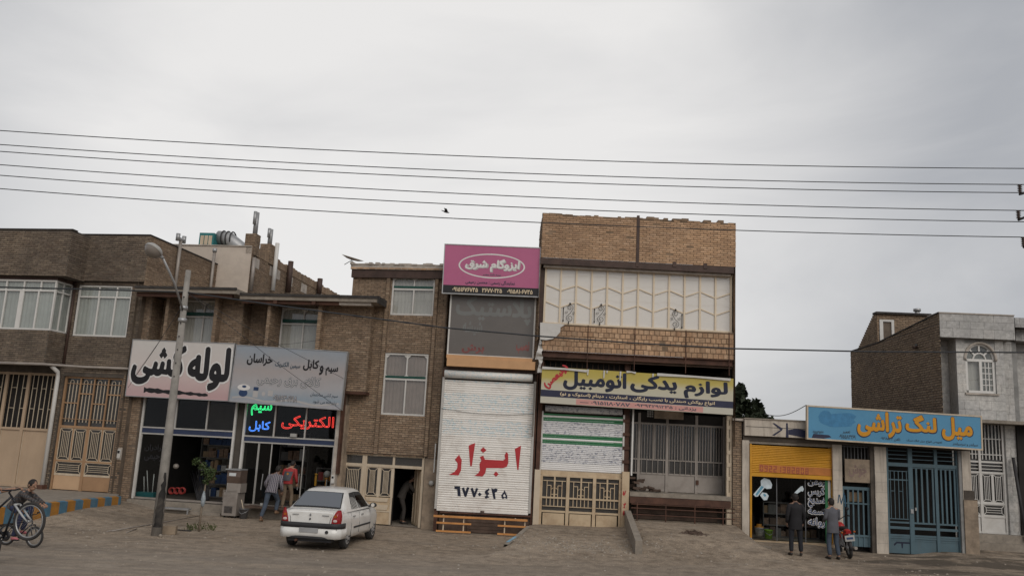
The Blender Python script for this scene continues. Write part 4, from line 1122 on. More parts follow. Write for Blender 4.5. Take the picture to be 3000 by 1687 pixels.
for a, b in ((u0-.02, st[0]-.08), (st[1]+.08, u1)):
    T.add('steel_column', MB(F).box(a, b, .06, .3, 0, st[3]+.02), 'rust_steel')
T.add('cable', MB(F).tube([(st[0]-.05+ (st[1]-st[0]+.1)*k/10, .0, F.v(1300, 1196)-.0-.1*math.sin(PI*k/10)-.02*k/10) for k in range(11)], .006, 5), 'wire')
T.add('plinth', MB(F).box(u0, u1, .12, .5, -.1, st[2]-.05), 'wood_dark')
T.add('sill_board', MB(F).box(u0+.05, u1-.05, -.02, .12, st[2]-.06, st[2]-.015), 'rust_steel')
for k in range(5):
    z = .02+k*(st[2]-.12)/5
    T.add('plank', MB(F).box(u0+.9, u0+2.05, .07+random.uniform(-.01, .01), .118, z, z+(st[2]-.16)/5), 'wood_dark')
# the orange-railed bench frames under it
def bench(px, n, label):
    base = F.P(F.u(px, 1560, -.35), 0, -.35); Tb = Thing('display_rack', label, 'rack', Matrix.Translation(base), 'orange-railed racks under the white shutter')
    L0 = 1.05; z_ = [st[2]-.32, st[2]-.56]
    for z in z_: 
        Tb.add('rail', MB(FB).box(base.x-L0/2, base.x+L0/2, -.42, -.37, z-.025, z+.025), 'wood_orange')
    for x in (base.x-L0*.3, base.x+L0*.28):
        Tb.add('leg', MB(FB).box(x-.018, x+.018, -.372, -.34, 0, st[2]-.1), 'cream_paint')
        Tb.add('brace', MB(FB).box(x-.015, x+.015, -.34, .0, st[2]-.2, st[2]-.17), 'cream_paint')
bench(1328, 2, 'orange and cream railed rack under the left end of the white shutter')
bench(1508, 2, 'orange and cream railed rack under the right end of the white shutter, beside the ramp')
Tb = Thing('bench_rail', 'long orange rail running under the bottom of the white shutter', 'rail', Matrix.Translation(F.P((st[0]+st[1])/2, 0, -.4)))
Tb.add('rail', MB(F).box(st[0]-.05, st[1]-.02, -.43, -.37, st[2]-.16, st[2]-.1), 'wood_orange')
Tb.add('bracket', MB(F).box(st[0]+.2, st[0]+.24, -.37, .05, st[2]-.15, st[2]-.11), 'cream_paint'); Tb.add('bracket', MB(F).box(st[1]-.4, st[1]-.36, -.37, .05, st[2]-.15, st[2]-.11), 'cream_paint')
# pink sign
rp = F.rect(1300.5, 722, 1580, 863, -.18)
pt = Thing('pink_sign', 'bright pink shop sign with a white oval above the dark film window', 'sign', at(F, (rp[0]+rp[1])/2, rp[2], -.18))
FT = F.tilted((rp[0]+rp[1])/2, (rp[2]+rp[3])/2, -.18, -R(.6)); hw, hh = (rp[1]-rp[0])/2, (rp[3]-rp[2])/2
kb_ = -hh+.26
pt.add('panel', MB(FT).box(-hw, hw, 0, .12, kb_, hh), 'pink_sheet')
pt.add('number_strip', MB(FT).box(-hw, hw, -.002, .12, -hh, kb_), 'black')
for a, b in ((-hw-.03, -hw), (hw, hw+.03)): pt.add('edge_trim', MB(FT).box(a, b, -.012, .12, -hh-.03, hh+.03), 'galv')
for a, b in ((hh, hh+.03), (-hh-.03, -hh)): pt.add('edge_trim', MB(FT).box(-hw, hw, -.014, .12, a, b), 'galv')
for k in (-.6, -.2, .2, .6): pt.add('seam', MB(FT).box(hw*k-.004, hw*k+.004, -.0025, .01, kb_, hh), 'pink_sheet')
ex = lambda r: [(hw*.0+r*1.07*math.cos(t), hh*.18+r*.405*math.sin(t)) for t in [2*PI*k/40 for k in range(40)]]
o1, o2 = ex(1.0), [(x*.955+.0, (z-hh*.18)*.9+hh*.18) for x, z in ex(1.0)]
mb = MB(FT)
for k in range(40):
    l = (k+1) % 40; mb.q((*[o1[k][0]], -.004, o1[k][1]), (o2[k][0], -.004, o2[k][1]), (o2[l][0], -.004, o2[l][1]), (o1[l][0], -.004, o1[l][1]))
mb.fs = [f[::-1] for f in mb.fs]
pt.add('oval_ring', mb, 'white_letter')
pt.add('lettering', text_mb(FT, 'ایزوگام شرق', -.86+.03, .86+.03, hh*.18-.235+.02, hh*.18+.225-.02, -.003, .05, skew=.12), 'grey_letter')
pt.add('lettering', text_mb(FT, 'ایزوگام شرق', -.88, .86, hh*.18-.2, hh*.18+.24, -.006, .04, skew=.12), 'white_letter')
pt.add('lettering', text_mb(FT, 'بیمه نامه معتبر', -.28, .3, hh*.18-.33, hh*.18-.25, -.003, .02), 'ink_soft')
pt.add('lettering', text_mb(FT, 'نمایندگی رسمی : محسن رحیمی', -.82, .76, kb_+.05, kb_+.2, -.003, .03), 'navy')
for s_, x in (('۰۹۱۵۱۶۷۶۷۴۵', -.82), ('۳۶۷۷۰۴۲۵', .04), ('۰۹۱۵۸۱۰۶۷۴۵', .93)):
    w__ = .41 if len(s_) > 9 else .32
    pt.add('lettering', text_mb(FT, s_, x-w__, x+w__, -hh+.06, kb_-.06, -.005, .035), 'cream_letter')

# ============================================================ 5. tan brick building with the glazed balcony
F = FB
T = Thing('tan_brick_building', 'tan brick building with a glazed zigzag balcony above the yellow car-parts sign', 'building', at(F, F.u(1850, 1530), 0, 0))
T4u = F.u(1584, 950); ka_ = F.u(1587, 1020, -.2); T5 = T; u0, u1 = F.u(1590, 800), F.u(2149, 900)
dp = -.28; vp0, vp1 = F.v(1870, 768, dp), F.v(1870, 637, dp)
ua, ub_ = F.u(1588, 690, dp), F.u(2155, 720, dp)
Pp_ = T.add('parapet', MB(F).wall(ua, ub_, vp0, vp1-.06, dp).q((ua, dp, vp1-.06), (ub_, dp, vp1-.06), (ub_, .1, vp1-.06), (ua, .1, vp1-.06)), 'mortar_tan')
um_ = F.u(1869, 690, dp)
bricks(T, Pp_, F, ua, um_-.05, vp0, vp1, dp, 'brick_tan', limit=150, missing=.012, rag=.12)
bricks(T, Pp_, F, um_+.05, ub_, vp0, vp1-.02, dp, 'brick_tan', limit=300, missing=.012, rag=.5)
bricks(T, T.add('side_wall', MB(side_left(F, ua, 2.2)).wall(0, 2.48, 3, vp1-.06, 0), 'mortar_tan'), side_left(F, ua, 2.2), 0, 2.48, 6, vp1, 0, 'brick_brown', limit=0)
sr = side_right(F, ub_, dp); bricks(T, T.add('side_wall', MB(sr).wall(0, 8, 3, vp1-.06, 0), 'mortar_tan'), sr, 0, 6, vp0, vp1, 0, 'brick_tan', limit=0)
mb = MB(F); x = ua; rl = random.Random(5)
while x < ub_-.05:
    L_ = rl.uniform(.1, .25); h = rl.uniform(.0, .05) if x < um_ else rl.choice((.0, .02, .07, .09)); mb.box(x, min(x+L_, ub_), dp-.015, .1, vp1-.058, vp1-.05+h); x += L_
T.add('mortar_crest', mb, 'mortar_tan', kind='stuff')
bar(T, F, um_, vp0-.15, um_, vp1+.06, .085, .1, dp-.02, 'brown_steel', None, 'steel_post')
vb0 = F.v(1870, 787, dp)
T.add('steel_beam', MB(F).box(ua-.02, ub_-.05, dp+.0, .1, vb0, vp0-.003), 'brown_steel')
T.add('plaster_strip', MB(F).box(ua+.1, ub_-.12, dp+.12, .15, vb0-.07, vb0-.003), 'cap_light')
T.add('roof', MB(F).box(ua+.1, ub_-.1, .1, 8, vp0-.1, vp0), 'roof_edge')
for px in (1976, 2066): 
    u = F.u(px, 780, dp); T.add('bolt_plate', MB(F).box(u-.06, u+.06, dp-.02, dp, vp0-.1, vp0+.06), 'brown_steel')
T.add('party_wall', MB(F).box(T4u-.05, ka_+.08, .36, 9, 0, vp0), 'mortar_dark')
# glazed balcony
dgl = .02; ga, gb = F.u(1593, 860, dgl), F.u(2145, 890, dgl); gv0, gv1 = F.v(1868, 961, dgl), F.v(1871, 793, dgl)
Bal = T.sub('glazed_balcony'); nb = 12
xs = [ga+.04+(gb-ga-.08)*k/nb for k in range(nb+1)]
for k, x in enumerate(xs): bar(T, F, x, gv0, x, gv1, .055 if k % 2 else .06, .06, dgl-.03, 'cream_bar', Bal, 'mullion')
for z in (gv0+.02, gv1-.02): bar(T, F, ga, z, gb, z, .05, .07, dgl-.035, 'cream_bar', Bal, 'rail')
T.add('curtain_fabric', MB(F).box(xs[5]+.12, xs[5]+.3, dgl+.03, dgl+.04, gv0, gv1), 'peach_pale', Bal)
T.add('curtain_fabric', MB(F).box(xs[5]+.03, xs[5]+.115, dgl+.03, dgl+.04, gv0, gv1), 'goods_white', Bal)
Hh = gv1-gv0
for base in (.585, .29):
    for k in range(nb):
        z = [gv0+Hh*(base+(.1 if (k+j) % 2 == 0 else 0)) for j in (0, 1)]
        bar(T, F, xs[k], z[0], xs[k+1], z[1], .035, .03, dgl-.012, 'cream_bar', Bal, 'zigzag_bar')
for k in range(nb):
    cut = [(base+(.1 if (k+j) % 2 == 0 else 0)) for base in (.585, .29) for j in (0, 1)]
    rj = lambda: random.uniform(-.006, .006)
    j1, j2, j3, j4 = rj(), rj(), rj(), rj()
    T.add('pane', MB(F).q((xs[k], dgl+.02+j1, gv0), (xs[k+1], dgl+.02+j2, gv0), (xs[k+1], dgl+.02+j3, gv1), (xs[k], dgl+.02+j4, gv1)), 'glass_mirror', Bal)
T.add('balcony_inside', corr_quad(F, ga, gb, gv0, gv1, .7), 'curtain_grey', Bal)
T.add('end_wall', MB(F).box(ua+.02, ga, dgl-.0, .7, gv0-.1, gv1+.1), 'brown_steel'); T.add('end_wall', MB(F).box(gb, ub_-.08, dgl, .7, gv0, gv1+.1), 'cap_light')
for (cx, cy, sx) in ((330, 955, 1), (605, 965, 1), (1265, 1010, -1)):
    Sc = T.sub('iron_scroll', Bal)
    cu, cv = F.u(*cK(cx, cy), dgl-.06), F.v(*cK(cx, cy), dgl-.06)
    mb = MB(F)
    def spiral(x, z, r, t0, turns, dirn): return [(x+(r*(1-.75*t))*math.cos(t0+dirn*2*PI*turns*t)*sx, dgl-.06, z+(r*(1-.75*t))*math.sin(t0+dirn*2*PI*turns*t)) for t in [i/18 for i in range(19)]]
    mb.tube(spiral(cu, cv+.17, .105, -.6, 1.4, 1), .0085, 5)
    mb.tube(spiral(cu+.0, cv-.17, .115, 2.6, 1.4, 1), .0085, 5)
    mb.tube([(cu+.087*sx, dgl-.06, cv+.11), (cu+.02*sx, dgl-.06, cv+.0), (cu-.09*sx, dgl-.06, cv-.11)], .0085, 5)
    mb.tube(spiral(cu-.12*sx, cv+.02, .05, .5, 1.1, -1), .007, 5); mb.tube(spiral(cu+.12*sx, cv-.01, .045, .5, 1.1, 1), .007, 5)
    mb.tube([(cu-.03, dgl-.06, cv-.28), (cu-.03, dgl-.06, cv-.36)], .02, 6).lathe((cu, dgl-.06, cv+.3), [(0, -.04), (.04, 0), (0, .04)], 8)
    T.add('scroll', mb, 'dark_iron', Sc)
    x2 = cu-.205*sx if sx > 0 else cu+.205
    T.add('spindle', MB(F).tube([(x2, dgl-.06, cv-.3), (x2, dgl-.06, cv-.26), (x2, dgl-.06, cv-.22), (x2, dgl-.06, cv+.1), (x2, dgl-.06, cv+.13), (x2, dgl-.06, cv+.17)], [.014, .024, .012, .012, .024, .012], 7), 'dark_iron', Sc)
# hollow clay block band under the glazing
dk = -.2; kv0, kv1 = F.v(1868, 1040, dk), F.v(1868, 963, dk); ka, kb2 = F.u(1587, 1020, dk), F.u(2149, 1050, dk)
Kb = T.add('balcony_wall', MB(F).wall(ka, kb2, kv0, kv1-.02, dk).q((ka, dk, kv1-.02), (kb2, dk, kv1-.02), (kb2, .3, kv1-.02), (ka, .3, kv1-.02)), 'mortar_tan')
T.nb = 0
bricks(T, Kb, F, ka, kb2, kv0, kv1, dk, 'clay', L=.155, H=.148, jt=.014, proud=.016, limit=260, name='clay_block', missing=.01)
T.add('mud_top', MB(F).box(ka, kb2, dk-.02, .0, kv1-.018, kv1+.012), 'mortar_tan')
for x in (490, 905, 1357, 1740):
    u = F.u(*cK(x, 1200), dk-.03); bar(T, F, u, kv0-.5, u, kv1+.03, .022, .02, dk-.045, 'rust_steel', None, 'tie_rod')
ib = F.v(1868, 1056, dk)
Bm = T.add('beam_web', MB(F).box(ka+.03, kb2-.02, dk+.06, .2, ib, kv0-.03), 'rust_steel')
T.add('beam_flange', MB(F).box(ka+.03, kb2-.02, dk-.01, .06, kv0-.03, kv0-.004), 'rust_steel', Bm); T.add('beam_flange', MB(F).box(ka+.03, kb2-.02, dk-.01, .06, ib-.03, ib-.002), 'rust_steel', Bm)
T.add('soffit', MB(F).box(ka+.05, kb2-.03, dk+.1, 1.6, ib-.1, ib-.032), 'wood_dark')
vv = F.v(1720, 1082, .1)
Vn = T.add('vent_band', MB(F).box(ka+.1, F.u(1858, 1070, .3), .3, .34, vv-.25, ib-.1), 'dark_room')
for k in range(16): bar(T, F, ka+.15+k*.17, vv-.2, ka+.15+k*.17, ib-.12, .03, .03, .27, 'wood_dark', Vn)
bar(T, F, ka+.1, vv+.02, F.u(1858, 1070, .3), vv+.02, .03, .03, .268, 'wood_dark', Vn)
# ground floor: columns, grey shutter over a cream gate, open shop on the right
gs = (F.u(1589, 1290, .1), F.u(1824, 1290, .1), F.v(1708, 1381, .1), F.v(1711, 1211, .1))
colL = (ka-.02, gs[0]-.07); cm0, cm1 = F.u(*cL(641, 700), .0), F.u(*cL(688, 700), .0)
top5 = F.v(1868, 1200, .1)
T.add('steel_column', MB(F).box(colL[0], colL[1]+.02, .0, .3, .3, ib-.05), 'rust_steel')
T.add('gate_pier', MB(F).box(ka-.04, F.u(*cL(50, 1100), 0), -.03, .3, .2, gs[2]), 'cream_paint')
mc = T.add('steel_column', MB(F).box(cm0+.02, cm1, .1, .3, .3, ib-.05), 'rust_steel')
for k in range(7): T.add('batten', MB(F).box(cm0+.0, cm1+.01, .06, .1, 1.9+k*.42, 2.0+k*.42), 'rust_steel', mc)
gpm = (F.u(*cL(632, 1080), -.05), F.u(*cL(683, 1080), -.05))
gp = T.add('gate_pier', MB(F).box(gpm[0], gpm[1], -.06, .3, .2, F.v(*cL(660, 920), -.05)), 'cream_gate')
scr = [[(0, .03), (.04, 0), (.09, .03), (.12, .1), (.09, .11), (.07, .05), (.05, .1), (.02, .09)], [(.0, .0), (.05, .05), (.02, .09), (.1, .12), (.12, .09), (.07, .06), (.09, .0), (.04, .02)]]
for k, yy in enumerate((1060, 1150, 1200)):
    uu, zz = F.u(*cL(637, yy+30), -.06), F.v(*cL(637, yy+30), -.06)
    T.add('red_scribble', polys_mb(F, [[(uu+x*.9, zz+z*1.5) for x, z in scr[k % 2]]], -.061), 'red_spray', gp)
Sh = T.sub('roller_shutter'); Sh['label'] = 'half-lowered leaf-patterned roller shutter with green stripes'
def which5(t):
    for a in (.085+.0, ): pass
    if t < .12: return 'slat_bright'
    for a in (.47, .57, .86, .955):
        if abs(t-a) < .022: return 'slat_green'
    if .47 < t < .57 or .86 < t < .955: return 'slat_bright'
    return 'slat_leafy'
shutter(T, F, gs[0], gs[1], gs[2], gs[3], .12, .058, which5, Sh, 'white_metal', .055)
T.add('drum', MB(F).tube([(gs[0]+.05, .14, gs[3]+.1), (gs[1]-.03, .14, gs[3]+.1)], .1, 14), 'slat_leafy', Sh)
T.add('housing_back', MB(F).box(gs[0]-.05, gs[1]+.05, .26, .3, gs[3]-.1, top5+.4), 'brown_steel', Sh)
T.add('sill_wall', MB(F).box(gs[0]-.1, gs[1]+.05, .1, .3, F.v(1708, 1395, .1), gs[2]-.01), 'cream_gate')
# cream gate
Gt = T.sub('gate'); Gt['label'] = 'low cream metal gate of three leaves with stepped arch ironwork'; gd = .08
gx = lambda x: F.u(*cG(x, 700), gd); gv = lambda y: F.v(*cG(900, y), gd)
X = [gx(150), gx(668), gx(1182), gx(1682)]; zb = .28
V = dict(t=gv(105), b1=gv(205), m=gv(530), b2=gv(695), p=gv(795), q=gv(815), b=gv(1085))
for k, x in enumerate(X): bar(T, F, x, zb, x, V['t'], .1 if 0 < k < 3 else .08, .07, gd-.035, 'cream_gate', Gt, 'post')
for z, w_ in ((V['t'], .06), (V['m'], .05), (V['p'], .06), (zb+.03, .05)): bar(T, F, X[0], z, X[3], z, w_, .05, gd-.02, 'cream_gate', Gt, 'rail')
T.add('gate_glass', corr_quad(F, X[0], X[3], V['p'], V['t'], gd+.05), 'glass_dull', Gt)
T.add('dark_inside', corr_quad(F, X[0], X[3], zb, V['t'], gd+.2), 'dark_room', Gt)
for a, b in zip(X, X[1:]):
    a2, b2 = a+.06, b-.06; W_ = b2-a2; c = (a2+b2)/2; g_ = lambda *q, w=.024: bar(T, F, *q, w, .02, gd, 'cream_gate', Gt)
    T.add('lower_panel', panel(F, a2+.02, b2-.02, zb+.06, V['q']-.02, gd), 'cream_gate', Gt)
    g_(a2, V['b1'], b2, V['b1']); g_(a2, V['b2'], b2, V['b2']); bar(T, F, c, V['m'], c, V['t'], .05, .03, gd-.008, 'cream_gate', Gt)
    xl_, xr_ = a2+W_*.17, b2-W_*.17; xi, xj = a2+W_*.35, b2-W_*.35
    zs = V['b1']-(V['b1']-V['m'])*.28; za = V['b1']-(V['b1']-V['m'])*.42
    g_(xl_, V['m'], xl_, V['b1']); g_(xr_, V['m'], xr_, V['b1']); g_(xl_, zs, xi, zs); g_(xj, zs, xr_, zs)
    g_(xi, V['m'], xi, zs); g_(xj, V['m'], xj, zs)
    T.add('arch', MB(F).tube([(xi+(xj-xi)*(.5-.5*math.cos(PI*i/10)), gd+.01, za-.08+.08*math.sin(PI*i/10)) for i in range(11)], .012, 6), 'cream_gate', Gt)
    g_(xi, V['m']+.1, xj, V['m']+.1)
    for k in range(1, 6): g_(a2+W_*k/6, V['b2'], a2+W_*k/6, V['m'])
# open shop on the right
q_ = lambda x, y, d: (F.u(*cQ(x, y), d), F.v(*cQ(x, y), d))
sf = q_(780, 1015, -.05)[1]; a5, b5 = cm1+.03, F.u(2138, 1400, .1)
T.add('shop_floor', MB(F).box(a5, b5, -.1, 4, sf-.13, sf), 'concrete')
T.add('floor_beam', MB(F).box(a5, b5-.02, -.12, .05, sf-.33, sf-.14), 'rust_steel')
T.add('under_wall', MB(F).box(a5, b5, .5, .6, .3, sf-.13), 'mortar_dark')
for k in range(5): T.add('crate_board', MB(F).box(a5+.2, b5-.3, .44, .49, .5+k*.16, .63+k*.16), 'wood_dark')
room(T, F, a5, b5, sf, ib-.1, .0, 4.2, 'dim_room', 'concrete')
Gf = T.sub('glazed_front'); dg_ = .75
qx = lambda x: F.u(*cQ(x, 640), dg_); qz = lambda y: F.v(*cQ(780, y), dg_)
for x in (345, 660, 990, 1300): bar(T, F, qx(x), sf, qx(x), qz(130), .085, .06, dg_-.03, 'cooler_metal', Gf, 'post')
for x in (515, 835, 1150): bar(T, F, qx(x), qz(640), qx(x), qz(245), .05, .05, dg_-.02, 'cooler_metal', Gf, 'mullion')
for y, w_ in ((245, .06), (645, .04), (800, .045)): bar(T, F, a5, qz(y), b5, qz(y), w_, .05, dg_-.022, 'cooler_metal', Gf, 'rail')
for k in range(34):
    x = a5+.1+(b5-a5-.2)*k/33; bar(T, F, x, qz(640), x, qz(250), .016, .016, dg_-.045, 'cooler_metal', Gf)
    if k % 2 == 0: bar(T, F, x, qz(800), x, qz(650), .018, .016, dg_-.045, 'cooler_metal', Gf)
T.add('pane', corr_quad(F, a5, b5, qz(800), qz(245), dg_+.01), 'glass_dull', Gf)
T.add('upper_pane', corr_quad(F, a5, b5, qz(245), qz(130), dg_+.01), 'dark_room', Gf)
for p, q in ((345, 660), (660, 990), (990, 1300)): T.add('kick_panel', panel(F, qx(p)+.05, qx(q)-.05, sf+.02, qz(808), dg_), 'cooler_metal', Gf)
lk = T.add('lock_case', MB(F).box(qx(985), qx(1015), dg_-.07, dg_-.03, qz(900), qz(850)), 'rust_steel', Gf)
lc0, lc1 = F.u(*cQ(1330, 700), 0), F.u(*cQ(1392, 700), 0)
lcm = T.add('battened_column', MB(F).box(lc0, lc0+.07, .0, .12, .4, top5-.05).box(lc1-.08, lc1, 0, .12, .4, top5-.05), 'cream_paint')
for y in (165, 270, 410, 548, 688, 840): 
    z = F.v(*cQ(1360, y), 0); T.add('batten', MB(F).box(lc0+.01, lc1-.01, -.012, .1, z-.07, z+.05), 'cream_paint', lcm)
T.add('column_foot', MB(F).box(lc0+.01, lc1-.01, -.012, .1, .4, F.v(*cQ(1360, 1000), 0)), 'cream_paint', lcm)
T.add('column_back', MB(F).box(lc0+.02, lc1-.02, .13, .2, .4, top5), 'dark_room', lcm)
bar(T, F, F.u(*cQ(275, 500), 0), F.v(*cQ(268, 810), 0), F.u(*cQ(280, 500), 0), top5+.05, .05, .04, .02, 'white_pvc', None, 'shutter_guide')
# rusty pipe rails in front of the raised floor
Rk = Thing('pipe_railing', 'rusty pipe railing under the raised shop floor', 'railing', Matrix.Translation(F.P((a5+b5)/2, .6, -.3)))
for y in (1150, 1195, 1265): 
    z = F.v(*cQ(780, y), -.3); bar3(Rk, F.P(a5+.02, z, -.3), F.P(b5+.05, z, -.3), .035, 'rust_steel', None, 'rail')
for x in (330, 650, 975, 1290): 
    u = F.u(*cQ(x, 1200), -.3); bar3(Rk, F.P(u, .55, -.3), F.P(u, sf-.3, -.3), .04, 'rust_steel', None, 'post')
Wp = Thing('brick_pile', 'heap of old bricks on the raised shop floor by the column', 'brick pile', Matrix.Translation(F.P(a5+.5, sf, .3)))
rl = random.Random(4)
for k in range(18):
    t = rl.random(); x = a5+.08+t*.85; z = sf+.05+rl.random()*max(0, .6-(.7*t))
    M = F.M @ Matrix.Translation((x, rl.uniform(.25, .55), z)) @ Euler((rl.uniform(-.2, .2), rl.uniform(-.25, .25), rl.uniform(-.5, .5))).to_matrix().to_4x4() @ Matrix.Diagonal((.21, .1, .06, 1))
    Wp.put('brick', unit('wood_dark'), M)
Bd = solo('hanging_board', MB(F).box(q_(525, 90, .5)[0], q_(850, 90, .5)[0], .5, .54, q_(690, 180, .5)[1], q_(690, 60, .5)[1]), 'plaster', 'faded tan board hanging under the car-parts sign', 'board')
Gw = Thing('small_window', 'small pale gridded window high in the car-parts shop', 'window', Matrix.Translation(F.P(q_(470, 120, .6)[0], q_(470, 160, .6)[1], .6)))
a, b = q_(440, 158, .6), q_(515, 85, .6)
for i in range(3):
    for j in range(3): Gw.add('pane', MB(F).box(a[0]+(b[0]-a[0])*i/3+.01, a[0]+(b[0]-a[0])*(i+1)/3-.01, .6, .62, a[1]+(b[1]-a[1])*j/3+.01, a[1]+(b[1]-a[1])*(j+1)/3-.01), 'goods_white')
# the white tarpaulin, and the torn cloth at the corner
tp = [cK(x, y) for x, y in ((68, 1040), (160, 1048), (250, 1052), (285, 1062), (248, 1085), (245, 1125), (215, 1160), (180, 1185), (120, 1196), (66, 1190))]
mb = MB(F); pts = [(F.u(x, y, dk-.07), F.v(x, y, dk-.07)) for x, y in tp]
mb.prism(pts, dk-.08, dk-.06)
solo('tarpaulin', mb, 'tarp', 'white tarpaulin draped over the left end of the clay-block balcony', 'tarpaulin')
mb = MB(F); n = 9
for k in range(n):
    y = 1195+k*(1470-1195)/(n-1)*.62
    px0, py0 = cK(62-k*4+(-6 if k > 4 else 0), y); px1, _ = cK(72+k*(4 if k < 5 else 2.2)+6*math.sin(k*2), y)
    mb.vs += [F.P(F.u(px0, py0, -.3), F.v(px0, py0, -.3), -.3+.05*math.sin(k)), F.P(F.u(px1, py0, -.3), F.v(px1, py0, -.3), -.34+.06*math.cos(k*1.7))]
for k in range(n-1): mb.fs.append((2*k, 2*k+2, 2*k+3, 2*k+1))
solo('torn_cloth', mb, 'tarp', 'torn white cloth hanging between the tan sill and the yellow sign', 'cloth')
mb = MB(F)
for k in range(6):
    px0, py0 = cL(40+6*math.sin(k), 120+k*20); px1, _ = cL(62+10*math.sin(k*1.3+1)+k*2, 120+k*20)
    mb.vs += [F.P(F.u(px0, py0, -.36), F.v(px0, py0, -.36), -.36), F.P(F.u(px1, py0, -.36), F.v(px1, py0, -.36), -.4+.04*math.sin(k*2))]
for k in range(5): mb.fs.append((2*k, 2*k+2, 2*k+3, 2*k+1))
solo('torn_cloth', mb, 'tarp', 'lower white rag touching the top left corner of the yellow sign', 'cloth')
# low concrete wall between the two ramps
pa, pb = Vector((gpm[1]-.03, 26.95, 0)), gpt(1872, 1585, .45); pb.z = 0
mb = MB(); d_ = (pb-pa); nn = Vector((-d_.y, d_.x, 0)).normalized()*.09
p = [pa-nn, pa+nn, pb+nn, pb-nn]; zt = [.92, .92, .47, .47]
for q, z in zip(p, zt): mb.vs.append(Vector((q.x, q.y, .1)))
for q, z in zip(p, zt): mb.vs.append(Vector((q.x, q.y, z)))
mb.fs = [(0, 1, 2, 3), (7, 6, 5, 4), (0, 4, 5, 1), (1, 5, 6, 2), (2, 6, 7, 3), (3, 7, 4, 0)]
solo('low_wall', mb, 'concrete', 'low sloping concrete wall between the cream gate and the raised shop', 'wall')
# car-parts sign
rs = F.rect(1585, 1091, 2148, 1197, -.45)
Sg = Thing('yellow_sign', 'long yellow and white car-parts sign with a navy strip, over the leaf-patterned shutter', 'sign', at(F, (rs[0]+rs[1])/2, rs[2], -.45))
FT = F.tilted((rs[0]+rs[1])/2, (rs[2]+rs[3])/2, -.45, R(.75)); hw, hh = (rs[1]-rs[0])/2, (rs[3]-rs[2])/2
zc = (rs[2]+rs[3])/2
gradient_sheet('sheet_yellow', [(0, (.5, .47, .39)), (.45, (.5, .46, .33)), (.7, (.46, .37, .085)), (1, (.42, .33, .05))], zc-hh*.5, zc+hh)
Sg.add('panel', MB(FT).box(-hw, hw, 0, .14, -hh, hh), 'sheet_yellow')
hz = lambda y: hh-(y/ (2*hh and 1))*1.0
tL = lambda t: hh-2*hh*t
Sg.add('navy_strip', MB(FT).box(-hw, hw, -.003, .01, tL(.82), tL(.635)), 'navy')
Sg.add('pink_strip', MB(FT).box(-hw+2*hw*.185, -hw+2*hw*.845, -.003, .01, tL(.985), tL(.835)), 'pale_pink')
xx = lambda t: -hw+2*hw*t
Sg.add('lettering', text_mb(FT, 'لوازم', xx(.742), xx(.972), tL(.62), tL(.115), -.004, .045), 'ink')
Sg.add('lettering', text_mb(FT, 'یدکی', xx(.463), xx(.712), tL(.55), tL(.045), -.004, .045), 'ink')
Sg.add('lettering', text_mb(FT, 'اتومبیل', xx(.113), xx(.443), tL(.6), tL(.04), -.004, .045), 'ink')
FT2 = Frame.__new__(Frame); FT2.M = FT.M @ Matrix.Translation((xx(.075), 0, tL(.27))) @ Matrix.Rotation(-R(47), 4, 'Y'); FT2.I = FT2.M.inverted(); FT2.ang = F.ang
Sg.add('lettering', text_mb(FT2, '(ولیعصر)', -.46, .48, -.14, .14, -.005, .07), 'red_letter')
Sg.add('lettering', text_mb(FT, 'انواع روکش صندلی با نصب رایگان ، استارت ، دینام (استوک و نو)', xx(.1), xx(.905), tL(.8), tL(.655), -.006, .03), 'cream_letter')
Sg.add('lettering', text_mb(FT, 'یزدانی : ۰۹۳۹۴۲۹۱۲۳۵', xx(.49), xx(.81), tL(.965), tL(.86), -.006, .02), 'ink_soft')
Sg.add('lettering', text_mb(FT, '۰۹۱۵۱۱۸۰۷۸۷ —', xx(.205), xx(.465), tL(.955), tL(.86), -.006, .02), 'ink_soft')
for a, b, t0, t1 in ((.0, .235, .0, .055), (.6, .985, -.02, .04), (.44, .49, -.03, .01)):
    Sg.add('torn_strip', MB(FT).prism([(xx(a), tL(t0)), (xx(b), tL(t0+.02)), (xx(b)-.02, tL(t1+.03)), (xx((a+b)/2), tL(t1)), (xx(a), tL(t1+.02))], -.05, -.012), 'tarp')
for x, l in ((.235, .16), (.32, .22), (.405, .26), (.575, .1), (.335, .07)):
    Sg.add('torn_strip', MB(FT).prism([(xx(x), tL(0)), (xx(x)+.05, tL(.0)), (xx(x)+.035, tL(l)), (xx(x)+.0, tL(l))], -.035, -.015), 'tarp')
# ============================================================ signs of the pipe and cable shops
F = FA
def sign(name, label, F, rect, d, tilt, thick, mat_, cat='sign', frame='galv', fr=.025):
    hw, hh = (rect[1]-rect[0])/2, (rect[3]-rect[2])/2; c = ((rect[0]+rect[1])/2, (rect[2]+rect[3])/2)
    T = Thing(name, label, cat, at(F, c[0], rect[2], d)); FT = F.tilted(c[0], c[1], d, tilt)
    T.add('panel', MB(FT).box(-hw, hw, 0, thick, -hh, hh), mat_)
    if fr:
        for a, b in ((-hw-fr, -hw), (hw, hw+fr)): T.add('edge_trim', MB(FT).box(a, b, -.012, thick, -hh-fr, hh+fr), frame)
        for a, b in ((hh, hh+fr), (-hh-fr, -hh)): T.add('edge_trim', MB(FT).box(-hw, hw, -.014, thick, a, b), frame)
    return T, FT, hw, hh, c
r1 = F.rect(379, 1001, 678, 1166, -.2)
gradient_sheet('sheet_pipe', [(0, (.5, .33, .33)), (.35, (.56, .44, .42)), (.6, (.58, .52, .49)), (1, (.56, .53, .5))], r1[2], r1[3])
T, FT, hw, hh, c = sign('pipe_sign', 'white and pink sign with huge black lettering behind the lamp post', F, r1, -.2, R(.4), .15, 'sheet_pipe')
